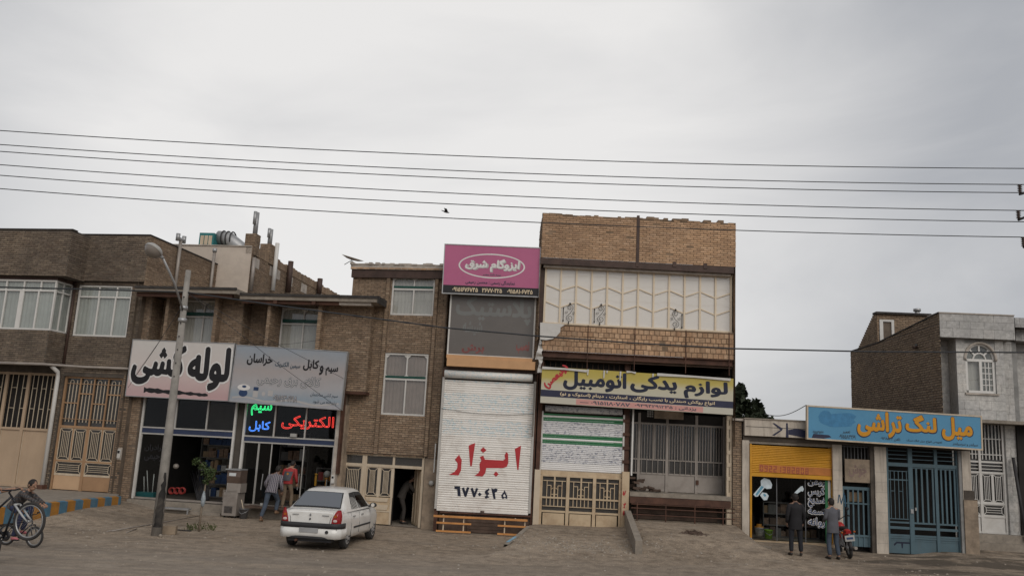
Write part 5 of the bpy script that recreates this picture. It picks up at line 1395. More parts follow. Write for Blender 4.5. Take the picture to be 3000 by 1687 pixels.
sx = lambda x: -hw+2*hw*x; sz = lambda y: hh-2*hh*y
for s_, a, b, t, u, bd in (('لوله', .575, .985, .07, .85, .05), ('کشی', .02, .545, .06, .79, .05)):
    T.add('lettering_edge', text_mb(FT, s_, sx(a)-.06, sx(b)+.06, sz(u)-.06, sz(t)+.05, -.003, bd+.045), 'white_letter')
    T.add('lettering', text_mb(FT, s_, sx(a), sx(b), sz(u), sz(t), -.007, bd), 'black')
rl = random.Random(2); sm_ = []
top, bot = [], []
for k in range(24):
    t = k/23; x = sx(.17+.63*t); m = sz(.885+.04*t); h = .075*(1-.45*t)+rl.uniform(-.02, .025)
    top.append((x, m+h)); bot.append((x+rl.uniform(-.01, .01), m-h+rl.uniform(-.01, .02)))
T.add('spray_smear', polys_mb(FT, [top+bot[::-1]], -.003), 'black', label='black sprayed smear')
r2 = F.rect(682, 1021, 1008, 1187, -.28)
gradient_sheet('sheet_cable', [(0, (.36, .35, .37)), (.12, (.27, .32, .37)), (.3, (.38, .37, .38)), (.6, (.37, .33, .32)), (.85, (.3, .31, .33)), (1, (.28, .31, .35))], r2[2], r2[3])
T, FT, hw, hh, c = sign('cable_sign', 'pale blue-grey cable shop sign with outlined lettering and a printed wire reel', F, r2, -.28, R(1.7), .16, 'sheet_cable')
SIGN2 = (FT, hw, hh)
for s_, a, b, t, u in (('سیم', .83, .94, .27, .43), ('و', .775, .81, .26, .43), ('کابل', .625, .765, .17, .37), ('خراسان', .11, .345, .125, .34)):
    T.add('lettering', text_mb(FT, s_, sx(a), sx(b), sz(u), sz(t), -.003, .04), 'black')
for s_, a, b, t, u in (('سیمین', .51, .6, .27, .36), ('الکتریک', .37, .495, .24, .35)):
    T.add('lettering', text_mb(FT, s_, sx(a), sx(b), sz(u), sz(t), -.003, .03), 'ink_soft')
T.add('lettering', text_mb(FT, 'کالای برق رحیمی', sx(.225), sx(.8), sz(.69), sz(.47), -.003, .045), 'ink_soft')
T.add('lettering_fill', text_mb(FT, 'کالای برق رحیمی', sx(.225)+.012, sx(.8)-.012, sz(.69)+.012, sz(.47)-.012, -.007, .006), 'grey_letter')
T.add('lettering', text_mb(FT, '۰۹۱۵۹۳۰۶۱۹۸', sx(.39), sx(.61), sz(.945), sz(.825), -.003, .06), 'ink')
T.add('lettering_fill', text_mb(FT, '۰۹۱۵۹۳۰۶۱۹۸', sx(.39)+.008, sx(.61)-.008, sz(.945)+.008, sz(.825)-.008, -.006, .01), 'grey_letter')
T.add('lettering', text_mb(FT, 'سیم کشی ساختمان', sx(.72), sx(.965), sz(.83), sz(.74), -.003, .01), 'ink_soft')
T.add('lettering', text_mb(FT, 'پذیرفته می شود', sx(.75), sx(.96), sz(.945), sz(.86), -.003, .01), 'ink_soft')
def disc(cx, cz, rx, rz, n=22): return [(cx+rx*math.cos(2*PI*k/n), cz+rz*math.sin(2*PI*k/n)) for k in range(n)]
T.add('reel_print', polys_mb(FT, [disc(sx(.115), sz(.84), .15, .12), ], -.003), 'goods_blue')
T.add('reel_print', polys_mb(FT, [disc(sx(.115), sz(.74), .22, .1)], -.005), 'white_letter')
T.add('reel_print', polys_mb(FT, [disc(sx(.118), sz(.725), .075, .04)], -.007), 'goods_blue')
T.add('switch_print', polys_mb(FT, [[(sx(.205), sz(.78)), (sx(.25), sz(.78)), (sx(.25), sz(.72)), (sx(.205), sz(.72))]], -.003), 'goods_blue')
for pq in ([(sx(.205), sz(.9)), (sx(.25), sz(.9)), (sx(.25), sz(.79)), (sx(.205), sz(.79))], [(sx(.34), sz(.86)), (sx(.385), sz(.86)), (sx(.385), sz(.76)), (sx(.34), sz(.76))], disc(sx(.3), sz(.83), .06, .07)): T.add('switch_print', polys_mb(FT, [pq], -.003), 'grey_letter')
wv = lambda z0, a: [(sx(.02+.96*k/20), sz(z0)+a*math.sin(k*.7)) for k in range(21)]+[(sx(.98-.96*k/20), sz(z0+.03)+a*math.sin((20-k)*.7)) for k in range(21)]
T.add('wave_print', polys_mb(FT, [wv(.92, .05)], -.002), 'grey_letter')
# neon lettering inside the upper panes
def neon(nm, s, crop_, box, m, label, em, d=.31, r=.0065, bold=.0):
    q = rc(FA, crop_, *box, d)
    Tn = Thing(nm, label, 'neon sign', at(FA, (q[0]+q[1])/2, q[2], d)); Tn.add('tube', outline_mb(FA, s, q[0], q[1], q[2], q[3], d, r, bold), m)
emit('neon_green', (.05, 1., .3), 2.2); emit('neon_blue', (.08, .28, 1.), 2.6); emit('neon_red', (1., .06, .045), 2.2)
neon('neon_sign', 'سیم', cF, (208, 490, 352, 572), 'neon_green', 'green neon word, highest of the three, half under the cable sign', 1)
neon('neon_sign', 'کابل', cF, (193, 612, 340, 685), 'neon_blue', 'blue neon word below the green one', 1)
neon('neon_sign', 'الکتریکی', cF, (424, 575, 792, 672), 'neon_red', 'long red neon word across two panes', 1)
# lettering on the shop glass
gl = Thing('glass_lettering', 'black hand lettering on the left pane of the pipe shop', 'lettering', at(FA, F.u(440, 1320, .24), F.v(440, 1350, .24), .24))
gl.add('lettering', text_mb(FA, 'برادران', *rc(FA, cE, 178, 775, 312, 825, .24), .24, .03), 'black'); gl.add('lettering', text_mb(FA, 'رحیمی', *rc(FA, cE, 175, 848, 300, 895, .24), .24, .03), 'black')
# goods inside the pipe shop
def shelf_unit(u0, u1, d0, z0, n, hgt, label, mats, seed):
    rl = random.Random(seed); T = Thing('shelf_unit', label, 'shelf', at(FA, (u0+u1)/2, z0, d0))
    for u in (u0, u1-.03): T.add('upright', MB(FA).box(u, u+.03, d0, d0+.4, z0, z0+n*hgt), 'shelf')
    for k in range(n+1): T.add('shelf_board', MB(FA).box(u0, u1, d0, d0+.4, z0+k*hgt*.97, z0+k*hgt*.97+.03), 'shelf')
    for k in range(n):
        x = u0+.05
        while x < u1-.2:
            w_ = rl.uniform(.1, .28); h = rl.uniform(.4, .85)*hgt
            T.add('carton', MB(FA).box(x, x+w_-.02, d0+.03+rl.uniform(0, .08), d0+.36, z0+k*hgt*.97+.031, z0+k*hgt*.97+.03+h), rl.choice(mats)); x += w_
    return T
shelf_unit(s1[0]+.9, s1[0]+2.6, 2.6, sill, 5, .46, 'tall shelf of blue and white cartons at the back of the pipe shop', ['goods_blue', 'goods_blue', 'goods_mix', 'goods_white', 'cardboard'], 3)
shelf_unit(s2[0]+.1, s2[0]+1.2, 2.9, sill, 5, .48, 'tall shelf of mixed cartons at the back of the cable shop', ['goods_mix', 'cardboard', 'goods_white', 'shelf'], 5)
shelf_unit(s2[1]-1.15, s2[1]-.1, 1.7, sill, 3, .42, 'low shelf of goods behind the right pane of the cable shop', ['goods_mix', 'cardboard', 'goods_white', 'goods_red', 'plastic_orange'], 7)
def coil(u, d, z, R_, m, label, lie=False):
    mb = MB(FA)
    for k in range(4):
        rr = R_-.02*(k % 2); mb.tube([(u+rr*math.cos(2*PI*i/18), d+.035*k if not lie else d+rr*math.sin(2*PI*i/18), z+R_+rr*math.sin(2*PI*i/18) if not lie else z+.03*k) for i in range(18)], .018, 6, close=True)
    solo('cable_coil', mb, m, label, 'coil', group='coils on the pipe shop floor')
for k, x in enumerate((368, 405, 440)):
    p = cE(x, 1100); coil(F.u(*p, .7), .7, F.v(*cE(x, 1125), .7), .1, 'goods_red', ['red coil nearest the lamp post on the pipe shop floor', 'middle one of three red coils on the pipe shop floor', 'red coil nearest the sapling on the pipe shop floor'][k])
p = cE(400, 930); solo('white_bag', MB(FA).ell((F.u(*p, .9), .9, F.v(*p, .9)), (.1, .09, .09)), 'cooler_metal', 'white round bag on the pipe shop shelf behind the lamp post', 'bag')
p = cE(575, 1080)
mb = MB(FA)
for k in range(14): mb.tube([(F.u(*cE(560+k*4, 1100), .8), .8+k*.02, sill+.02), (F.u(*cE(480+k*9, 1100), 1.6), 1.7, sill+.9+random.uniform(-.1, .2))], .018, 5)
solo('pipe_bundle', mb, 'black', 'bundle of black pipes leaning inside the pipe shop', 'pipes')
mb = MB(FA)
for k, (x, l) in enumerate(((210, .9), (180, .7), (235, .8))): mb.tube([(F.u(*cE(x, 1100), .5), .5, sill+.02), (F.u(*cE(x-20+k*14, 1000), .4), .4, sill+l)], .014, 6)
solo('pipe_bundle', mb, 'white_pvc', 'thin white pipes leaning behind the lettered pane', 'pipes')
mb = MB(FA).box(F.u(*cE(125, 1100), .45), F.u(*cE(250, 1100), .45), .4, .75, sill+.01, sill+.2)
solo('goods_crate', mb, 'teal_cooler', 'low turquoise crate on the floor behind the lettered pane', 'crate')
p = cF(745, 985); solo('globe_lamp', MB(FA).ell((F.u(*p, .5), .5, F.v(*p, .5)), (.11, .11, .11), 16, 10).tube([(F.u(*p, .5), .5, F.v(*p, .5)-.1), (F.u(*p, .5), .5, sill+.55)], .02, 8), 'goods_white', 'white globe lamp in the right pane of the cable shop', 'lamp')
for k, (x, y) in enumerate(((665, 1000), (738, 1030))):
    p = cF(x, y); solo('level_tool', MB(FA).box(F.u(*p, .5)-.03, F.u(*p, .5)+.03, .5, .53, F.v(*p, .5)-.3, F.v(*p, .5)+.05).lathe((F.u(*p, .5), .515, F.v(*p, .5)+.06), [(.01, -.03), (.05, -.02), (.05, .02), (.01, .03)], 10), 'yellow_paint' if k == 0 else 'plastic_orange', ['yellow tool on show in the right pane of the cable shop', 'orange tool below the white globe lamp'][k], 'tool')

# ============================================================ 6. single-storey workshop: yellow shutter, grey-blue door, blue gate
F = FR
T = Thing('workshop', 'single-storey workshop with yellow shutter, grey-blue side door and blue gate', 'workshop', at(F, F.u(2440, 1590), 0, 0))
T6 = T
m_ = lambda x, y, d=0: (F.u(*cM(x, y), d), F.v(*cM(x, y), d)); n_ = lambda x, y, d=0: (F.u(*cN(x, y), d), F.v(*cN(x, y), d))
ue = n_(1470, 900)[0]; uw = m_(100, 800)[0]
par0, par1 = m_(360, 426, -.12)[1], m_(360, 298, -.12)[1]
T.add('parapet', MB(F).box(m_(112, 350, -.12)[0], ue-.1, -.12, .2, par0, par1), 'plaster_white')
T.add('coping', MB(F).box(m_(112, 350, -.12)[0]-.02, ue-.1, -.15, .22, par1+.002, par1+.04), 'concrete')
T.add('ledge_crack', MB(F).box(m_(120, 350, -.12)[0], m_(590, 350, -.12)[0], -.123, -.1, m_(360, 358, -.12)[1], m_(360, 354, -.12)[1]), 'black')
T.add('roof', MB(F).box(uw, ue, .2, 8, par0, par1-.1), 'roof_edge')
lt = m_(470, 470)[1]
T.add('lintel', MB(F).box(uw, ue, .0, .3, lt, par0-.002), 'mortar_dark')  # dark colour carries the shadow on the lintel under the sign
bw = T.add('brick_pier', MB(F).box(m_(22, 800)[0], m_(92, 800)[0], .05, 6, .3, m_(60, 290)[1]), 'mortar')
bricks(T, bw, F, m_(20, 800)[0], m_(90, 800)[0], .4, m_(60, 300)[1], .05, 'brick_brown', limit=300)
T.add('mud_cap', MB(F).box(m_(15, 800)[0], m_(112, 800)[0], -.05, .6, m_(60, 300)[1], m_(60, 282)[1]), 'cap_light')
pa = (m_(92, 800)[0], m_(147, 800)[0]); pb = (m_(806, 800)[0], m_(879, 800)[0]); pc = (n_(652, 900)[0], n_(752, 900)[0]); pd = (n_(1398, 900)[0], n_(1472, 900)[0])
for k, (a, b) in enumerate((pa, pb, pc, pd)):
    po = T.add('pier', MB(F).box(a, b, -.02, .4, -.05, lt), 'plaster_white')
    if k in (1, 2):   # faint tile joints on the piers
        for z in [x*.3+.35 for x in range(8)]: T.add('joint', MB(F).box(a+.01, b-.01, -.0225, .0, z, z+.006), 'stone_joint', po)
mb = polys_mb(F, [[(pb[0]+.12+x, m_(840, 960)[1]+z) for x, z in p] for p in ([(0, .05), (.03, .05), (.06, .32), (.03, .3)], [(.05, .3), (.08, .3), (.13, .02), (.1, .02)], [(.1, .05), (.13, .05), (.22, .36), (.19, .36)], [(.2, .3), (.24, .3), (.26, -.05), (.23, -.05)])], -.021)
T.add('graffiti', mb, 'spray_blue', label='blue sprayed scrawl on the pier')
gm_ = lambda pts: [m_(x, y, -.125) for x, y in pts]
T.add('graffiti', polys_mb(F, [gm_(p) for p in ([(330, 320), (345, 318), (412, 362), (405, 376), (392, 372)], [(392, 372), (405, 376), (345, 418), (328, 412)], [(438, 318), (450, 320), (458, 432), (436, 430)], [(455, 372), (520, 362), (595, 376), (598, 410), (585, 436), (520, 420), (458, 408)])], -.125), 'navy', label='navy sprayed arrow and scrawl on the parapet')
# yellow shutter, half lowered
Sh = T.sub('roller_shutter'); Sh['label'] = 'half-raised yellow roller shutter with stencilled numerals'
ys = (m_(166, 640, .1)[0], m_(792, 640, .1)[0], m_(470, 742, .1)[1], m_(470, 495, .1)[1]); yg = m_(460, 1252, .1)[1]
bs = m_(470, 720, .1)[1]
shutter(T, F, ys[0], ys[1], bs+.005, ys[3], .1, .052, lambda t: 'yellow_paint', Sh, 'yellow_paint', .06)
T.add('bottom_rail', MB(F).box(ys[0], ys[1], .07, .12, ys[2]-.03, bs), 'yellow_paint', Sh)
for a, b in ((ys[0]-.06, ys[0]), (ys[1], ys[1]+.06)): T.add('guide', MB(F).box(a, b, .06, .16, yg-.05, bs-.02), 'yellow_paint', Sh)
T.add('drum_box', MB(F).box(pa[1]-.02, pb[0], .05, .3, ys[3]+.005, lt+.12), 'concrete', Sh)
mr_, tt, b_, o_ = newmat('stencil_red')[:3] + (0,)
b_.inputs['Base Color'].default_value = (.3, .06, .03, 1)
emptyc = MATS['stencil_red']
mat('orange_faded', (.46, .165, .035), .55, .15, 3)
q = rc(F, cM, 225, 655, 792, 715, .08)
T.add('faded_band', MB(F).q((q[0], .0795, q[2]), (q[1], .0795, q[2]-.02), (q[1], .0795, q[3]-.02), (q[0], .0795, q[3])), 'orange_faded', Sh)
SEG = {'0': 'abcdef', '1': 'bc', '2': 'abged', '3': 'abgcd', '4': 'fgbc', '5': 'afgcd', '6': 'afgedc', '7': 'abc', '8': 'abcdefg', '9': 'abcdfg'}
def seven(F, s, u0, u1, z0, z1, d, w_):
    mb = MB(F); n = len(s); st_ = (u1-u0)/n; W_ = st_*.68; zm = (z0+z1)/2
    for k, ch in enumerate(s):
        x = u0+k*st_
        B = dict(a=(x, x+W_, z1-w_, z1), d=(x, x+W_, z0, z0+w_), g=(x, x+W_, zm-w_/2, zm+w_/2), f=(x, x+w_, zm+.012, z1-.012), e=(x, x+w_, z0+.012, zm-.012), b=(x+W_-w_, x+W_, zm+.012, z1-.012), c=(x+W_-w_, x+W_, z0+.012, zm-.012))
        for i, g in enumerate(SEG[ch]):
            a = B[g]; dd = d-.0006*(i % 3); mb.q((a[0], dd, a[2]), (a[1], dd, a[2]), (a[1], dd, a[3]), (a[0], dd, a[3]))
    return mb
q = rc(F, cM, 232, 652, 625, 720, .078); FTn = F.tilted((q[0]+q[1])/2, (q[2]+q[3])/2, .078, R(1.2)); a, b = (q[1]-q[0])/2, .095
T.add('lettering', seven(FTn, '09221382808', -a, a, -b, b, 0, .028), 'stencil_red', Sh)
# shop behind the glass
room(T, F, pa[1]-.02, pb[0]+.02, yg+.02, lt, .32, 4.5, 'dark_room')
SF = T.sub('shopfront')
for x in (365, 590): u = m_(x, 1000, .2)[0]; bar(T, F, u, yg, u, ys[2], .025, .03, .2, 'plastic_grey', SF, 'stile')
T.add('pane', corr_quad(F, ys[0], ys[1], yg+.04, bs+.1, .22), 'glass_shop', SF)
T.add('green_strip', panel(F, m_(746, 900, .17)[0], m_(768, 900, .17)[0], yg, ys[2], .17, .04), 'slat_green', SF); T.add('white_strip', panel(F, m_(769, 900, .17)[0], m_(788, 900, .17)[0], yg, ys[2], .17, .04), 'white_pvc', SF)
T.add('threshold', MB(F).box(ys[0]+.02, ys[1]+.05, -.04, .3, yg-.09, yg), 'cream_gate', SF)
T.add('plinth', MB(F).box(pa[0], pb[1], -.02, .4, -.1, yg-.09), 'concrete')
mL = [('روغن', 612, 762, 742, 812), ('گریس', 612, 822, 738, 892), ('ضدیخ', 612, 895, 742, 978), ('تسمه', 612, 985, 760, 1035), ('پروانه', 612, 1065, 775, 1148)]
LT = Thing('glass_lettering', 'column of blue and white hand-painted words on the workshop window', 'lettering', at(F, m_(680, 900, .21)[0], m_(680, 1140, .21)[1], .21))
for s_, a, b, c_, d_ in mL:
    q = rc(F, cM, a, b, c_, d_, .215)
    LT.add('lettering_edge', text_mb(F, s_, q[0]-.02, q[1]+.02, q[2]-.02, q[3]+.02, .215, .06), 'white_letter'); LT.add('lettering', text_mb(F, s_, *q, .211, .015), 'goods_blue')
m3 = lambda pts: [m_(x, y, .215) for x, y in pts]
mat('sticker', (.55, .62, .66), .4, .15, 6); mat('sticker_blue', (.12, .3, .42), .4, .2, 6)
St = Thing('bolt_sticker', 'large pale blue bolt and nut sticker on the workshop window', 'sticker', at(F, m_(250, 900, .21)[0], m_(250, 920, .21)[1], .21))
St.add('bolt', polys_mb(F, [m3([(238, 770), (265, 748), (310, 765), (328, 800), (322, 832), (285, 836), (270, 826), (215, 895), (196, 896), (180, 878), (240, 808)])], .215), 'sticker')
St.add('bolt_shade', polys_mb(F, [m3([(243, 810), (262, 820), (208, 890), (196, 880)])], .212), 'sticker_blue')
St.add('nut', polys_mb(F, [m3([(232, 885), (250, 862), (285, 868), (301, 890), (288, 922), (262, 925)])], .215), 'sticker'); St.add('nut_hole', polys_mb(F, [m3([(255, 880), (268, 872), (282, 886), (270, 898)])], .212), 'sticker_blue')
St = Thing('bolt_sticker', 'small pale blue screw sticker above the man in the dark suit', 'sticker', at(F, m_(540, 850, .21)[0], m_(540, 870, .21)[1], .21))
St.add('bolt', polys_mb(F, [m3([(552, 816), (566, 812), (577, 836), (570, 856), (556, 852), (520, 876), (495, 880), (505, 862)])], .215), 'sticker')
# goods in the workshop: shelves, counter, buckets
def shelf_r(u0, u1, d0, z0, n, hgt, label, mats, seed):
    global FA
    k_ = FA; FA = FR; t = shelf_unit(u0, u1, d0, z0, n, hgt, label, mats, seed); FA = k_; return t
shelf_r(m_(255, 900, 1.2)[0], m_(700, 900, 1.2)[0], 1.2, yg+.03, 3, .36, 'counter shelf of brown cartons behind the workshop window', ['goods_mix', 'cardboard', 'wood_dark', 'shelf', 'wood_dark'], 11)
def bucket(F, u, d, z, r, h, m, label, lid=None):
    Tb = Thing('bucket', label, 'bucket', at(F, u, z, d))
    Tb.add('pail', MB(F).lathe((u, d, z), [(r*.2, .005), (r*.82, 0), (r, h), (r*1.06, h), (r*1.06, h-.02), (r*.95, h-.02), (r*.78, .02), (0, .02)], 18), m)
    if lid: Tb.add('lid', MB(F).lathe((u, d, z), [(r*1.08, h), (r*1.08, h+.03), (r*.6, h+.035), (r*.6, h+.1), (0, h+.1)], 18), lid)
    Tb.add('handle', MB(F).tube([(u-r*1.05, d-.01, z+h-.03), (u-r*.8, d-r*.8, z+h-.1), (u, d-r*1.15, z+h-.15), (u+r*.8, d-r*.8, z+h-.1), (u+r*1.05, d-.01, z+h-.03)], .008, 5), 'galv')
    return Tb
p = m_(298, 1225, .5); bucket(F, p[0], .48, yg+.03, .13, .27, 'plastic_green', 'bright green plastic bucket inside the workshop window')
p = m_(220, 1210, .5); bucket(F, p[0], .42, yg+.12, .13, .24, 'plastic_white', 'white pail with an orange lid beside the green bucket', 'plastic_orange')
# side door, board, grille
Dd = T.sub('side_door'); Dd['label'] = 'narrow grey-blue barred side door'
a, b = pb[1]+.03, pc[0]-.12; dz0, dz1, dzp, dzg = m_(1000, 1288, .15)[1], m_(1000, 832, .15)[1], m_(1000, 1203, .15)[1], m_(1000, 486, .15)[1]
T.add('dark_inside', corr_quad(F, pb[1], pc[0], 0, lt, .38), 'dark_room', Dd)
T.add('kick_panel', panel(F, a, b, dz0, dzp, .16), 'teal_paint', Dd)
for z, w_ in ((dz1, .09), (dzp, .06), ((dz1+dzp)/2+.25, .04)): bar(T, F, a, z, b, z, w_, .05, .13, 'teal_paint', Dd, 'rail')
for k in range(6):
    x = a+.04+(b-a-.08)*k/5; bar(T, F, x, dz0, x, dz1, .06 if k in (0, 1, 5) else .045, .04, .14, 'teal_paint', Dd)
for k in range(9): x = a+(b-a)*k/8; bar(T, F, x, dz1+.3, x, dzg, .022, .02, .16, 'plastic_grey', Dd)
bar(T, F, a, dzg-.08, b, dzg-.08, .03, .03, .15, 'plastic_grey', Dd, 'rail'); bar(T, F, a, dz1+.35, b, dz1+.35, .05, .05, .15, 'brown_steel', Dd, 'rail')
T.add('paper', MB(F).box(a+.25, a+.65, .24, .25, dz1-.4, dz1-.12), 'cardboard', Dd)
T.add('gap_shade', MB(F).box(pc[0]-.12, pc[0]-.01, .02, .3, 0, lt), 'mortar_dark')  # dark strip coloured to give the shade of the gap beside the door
q = rc(F, cM, 900, 603, 1110, 785, .05)
Bd = Thing('faded_board', 'weathered tan board with faded brown writing above the side door', 'board', at(F, (q[0]+q[1])/2, q[2], .05)); Bd.add('panel', panel(F, *q, .05, .03), 'plaster')
mat('faded_ink', (.2, .14, .12), .8, .2, 5)
Bd.add('lettering', text_mb(F, 'جوش', q[0]+.12, q[1]-.15, q[2]+.15, q[3]-.13, .049, .05), 'faded_ink')
# blue gate
Gt = T.sub('blue_gate'); Gt['label'] = 'tall blue metal gate of three barred leaves'
gd = .12; g0, g1 = pc[1]+.02, pd[0]-.06
nx = lambda x, y=800: n_(x, y, gd)[0]; nz = lambda y, x=1100: n_(x, y, gd)[1]
zt, zl, zb_, zp1, zp2, zk, z0 = lt+.05, nz(592), nz(1082), nz(1128), nz(1192), nz(1210), nz(1345)
X = [g0+.03, nx(950), nx(1168), g1-.03]
T.add('dark_inside', corr_quad(F, pc[1]-.02, pd[0]+.02, 0, lt+.2, gd+.5), 'dark_room', Gt)
for k, x in enumerate(X): bar(T, F, x, z0, x, zt, .13 if k == 1 else .09, .07, gd-.04, 'teal_paint', Gt, 'post')
bar(T, F, g0, zl, g1, zl, .11, .08, gd-.045, 'teal_paint', Gt, 'rail')
for k in range(3):
    a, b = X[k]+.05, X[k+1]-.05
    for z in [zl+.12+(zt-zl-.12)*t for t in (.12, .4, .68, .95)]: bar(T, F, a, z, b, z, .022, .02, gd, 'teal_paint', Gt)
    for z, w_ in ((zb_, .05), (zp1, .075), (zp2, .06), (zk+.0, .05)): bar(T, F, a-.03, z, b+.03, z, w_, .05, gd-.02, 'teal_paint', Gt, 'rail')
    T.add('kick_panel', panel(F, a, b, z0, zk-.02, gd), 'teal_paint', Gt)
    T.add('moulding', MB(F).box(a+.03, b-.03, gd-.01, gd, zk-.09, zk-.07), 'teal_paint', Gt)
    if k: 
        for j in range(1, 5): x = a+(b-a)*(j-.2)/4.1; bar(T, F, x, zb_, x, zl, .05, .045, gd-.015, 'teal_paint', Gt)
        bar(T, F, a, zl-.08, b, zl-.08, .04, .04, gd-.012, 'teal_paint', Gt, 'rail')
    else:
        for j in range(5): x = a+(b-a)*(j+.5)/5; bar(T, F, x, zb_+.1, x, zl-.2, .02, .02, gd, 'teal_paint', Gt)
        for z, w_ in ((zl-.2, .02), (zl-.46, .035), (zb_+.1, .025)): bar(T, F, a, z, b, z, w_, .025, gd-.005, 'teal_paint', Gt)
        for j in (0, 2): x = a+(b-a)*(j+1)/5; bar(T, F, x-.06, zl-.8, x+.06, zl-.8, .02, .02, gd-.003, 'teal_paint', Gt)
T.add('graffiti', polys_mb(F, [[n_(x, y, gd-.001) for x, y in p] for p in ([(805, 1255), (830, 1232), (940, 1238), (945, 1252), (835, 1248), (815, 1268)], [(870, 1245), (888, 1245), (884, 1290), (874, 1288)])], gd-.001), 'ink', Gt)
lk = T.add('lock', MB(F).box(X[1]-.04, X[1]+.04, gd-.07, gd-.04, nz(1000), nz(965)), 'galv', Gt)
T.add('handle', MB(F).box(X[1]+.1, X[1]+.14, gd-.06, gd-.02, nz(975), nz(950)), 'goods_white', Gt)
pdx = (pd[0]-.02, n_(1500, 900)[0])
T.add('corner_post', MB(F).box(pd[0]-.09, pd[0]-.0, .0, .3, 0, lt), 'stone_joint')
T.add('pier_foot', MB(F).box(pd[0]+.0, pdx[1]+.05, -.04, .4, 0, n_(1440, 880)[1]), 'plaster')
T.add('pier_break', MB(F).box(pd[0]+.02, pdx[1]-.04, -.045, .3, n_(1440, 880)[1], n_(1440, 800)[1]), 'mortar_dark')
# blue sign
r6 = F.rect(2368, 1206, 2873, 1298, -.5)
T, FT, hw, hh, c = sign('blue_sign', 'long sky-blue workshop sign with big orange lettering', F, r6, -.5, R(.8), .12, 'sign_blue', fr=.045, frame='cream_paint')
for s_, a, b, t, u in (('میل', .775, .952, .05, .8), ('لنگ', .565, .745, .05, .6), ('تراشی', .285, .55, .02, .84)):
    T.add('lettering_edge', text_mb(FT, s_, sx(a)-.02, sx(b)+.03, sz(u)-.035, sz(t)+.015, -.003, .065), 'navy'); T.add('lettering', text_mb(FT, s_, sx(a), sx(b), sz(u), sz(t), -.007, .045), 'orange_letter')
rl = random.Random(6)
blob = lambda cx, cz, rx, rz: [(cx+rx*(1+rl.uniform(-.12, .12))*math.cos(2*PI*k/18), cz+rz*(1+rl.uniform(-.15, .15))*math.sin(2*PI*k/18)) for k in range(18)]
T.add('painted_out_word', polys_mb(FT, [blob(sx(.17), sz(.4), .52, .2), blob(sx(.22), sz(.25), .3, .12), blob(sx(.1), sz(.3), .2, .18)], -.002), 'sign_patch')
T.add('spray_smear', polys_mb(FT, [[(sx(.02), sz(.99)), (sx(.03), sz(.86)), (sx(.12), sz(.87)), (sx(.135), sz(.93)), (sx(.09), sz(.99))]], -.004), 'navy')
for s_, a, b, t, u in (('۰۹۱۵۵۳۱۶۲۴۲', .025, .09, .76, .85), ('تعمیر', .2, .245, .68, .8), ('۰۹۱۵۵۸۳۲۶۹', .18, .275, .82, .95), ('تلفن ۰۹۳۸۵۳۲', .42, .535, .82, .93), ('تعویض انواع میل لنگ سبک', .57, .775, .83, .93), ('سیلندر و سرسیلندر', .835, .98, .84, .95)):
    T.add('lettering', text_mb(FT, s_, sx(a), sx(b), sz(u), sz(t), -.003, .025), 'ink_soft')

# ============================================================ 7. grey stone house with the brick flank (far right)
F = FG
T = Thing('stone_house', 'grey stone-faced house with an arched window and a long brown brick flank', 'house', at(F, F.u(2900, 1600), 0, 0))
o_ = lambda x, y, d=0: (F.u(*cO(x, y), d), F.v(*cO(x, y), d))
df = -.75; ufl = o_(883, 500, df)[0]; vtf = o_(1180, 116, df)[1]; vbf = o_(940, 300, df)[1]
FL = side_left(F, ufl, 8.0-.0); Ld = 8.0-df
FLs = side_left(F, ufl, 7.6); W0 = 7.6-df
vlo = vtf-.34; XR = W0-5.3   # the flank's top falls towards the back
sw = T.add('side_wall', MB(FLs).wall(0, W0, 0, vlo, 0).q((XR, 0, vlo), (W0, 0, vlo), (W0, 0, vtf-.01)), 'mortar')
zb7 = F.v(2600, 1230)-1.2
bricks(T, sw, FLs, 0, W0, 3.4, vlo, 0, 'brick_side', limit=260, L=.21, H=.058, jt=.024)
for r_ in range(4): bricks(T, sw, FLs, XR+5.3*(r_+.6)/4.3, W0, vlo+r_*.082, vlo+(r_+1)*.082, 0, 'brick_side', limit=0, L=.21, H=.058, jt=.024)
T.add('coping', MB(FLs).box(0, XR, -.03, .25, vlo, vlo+.04).prism([(XR, vlo), (W0, vtf), (W0, vtf+.04), (XR, vlo+.04)], -.03, .25), 'roof_edge')
T.add('drain_hole', MB(FLs).box(W0-1.9, W0-1.72, -.02, .05, vtf-.95, vtf-.8), 'black')
T.add('drain_spout', MB(FLs).tube([(W0-1.75, .02, vtf-.9), (W0-1.7, -.16, vtf-.95)], .05, 8), 'brown_steel')
T.add('gable_back', MB(F).q((ufl, 7.6, 0), (ufl+9, 7.6, 0), (ufl+9, 7.6, vlo), (ufl, 7.6, vlo)).q((ufl, df, vlo-.02), (ufl+9, df, vlo-.02), (ufl+9, 7.6, vlo-.02), (ufl, 7.6, vlo-.02)), 'roof_edge')
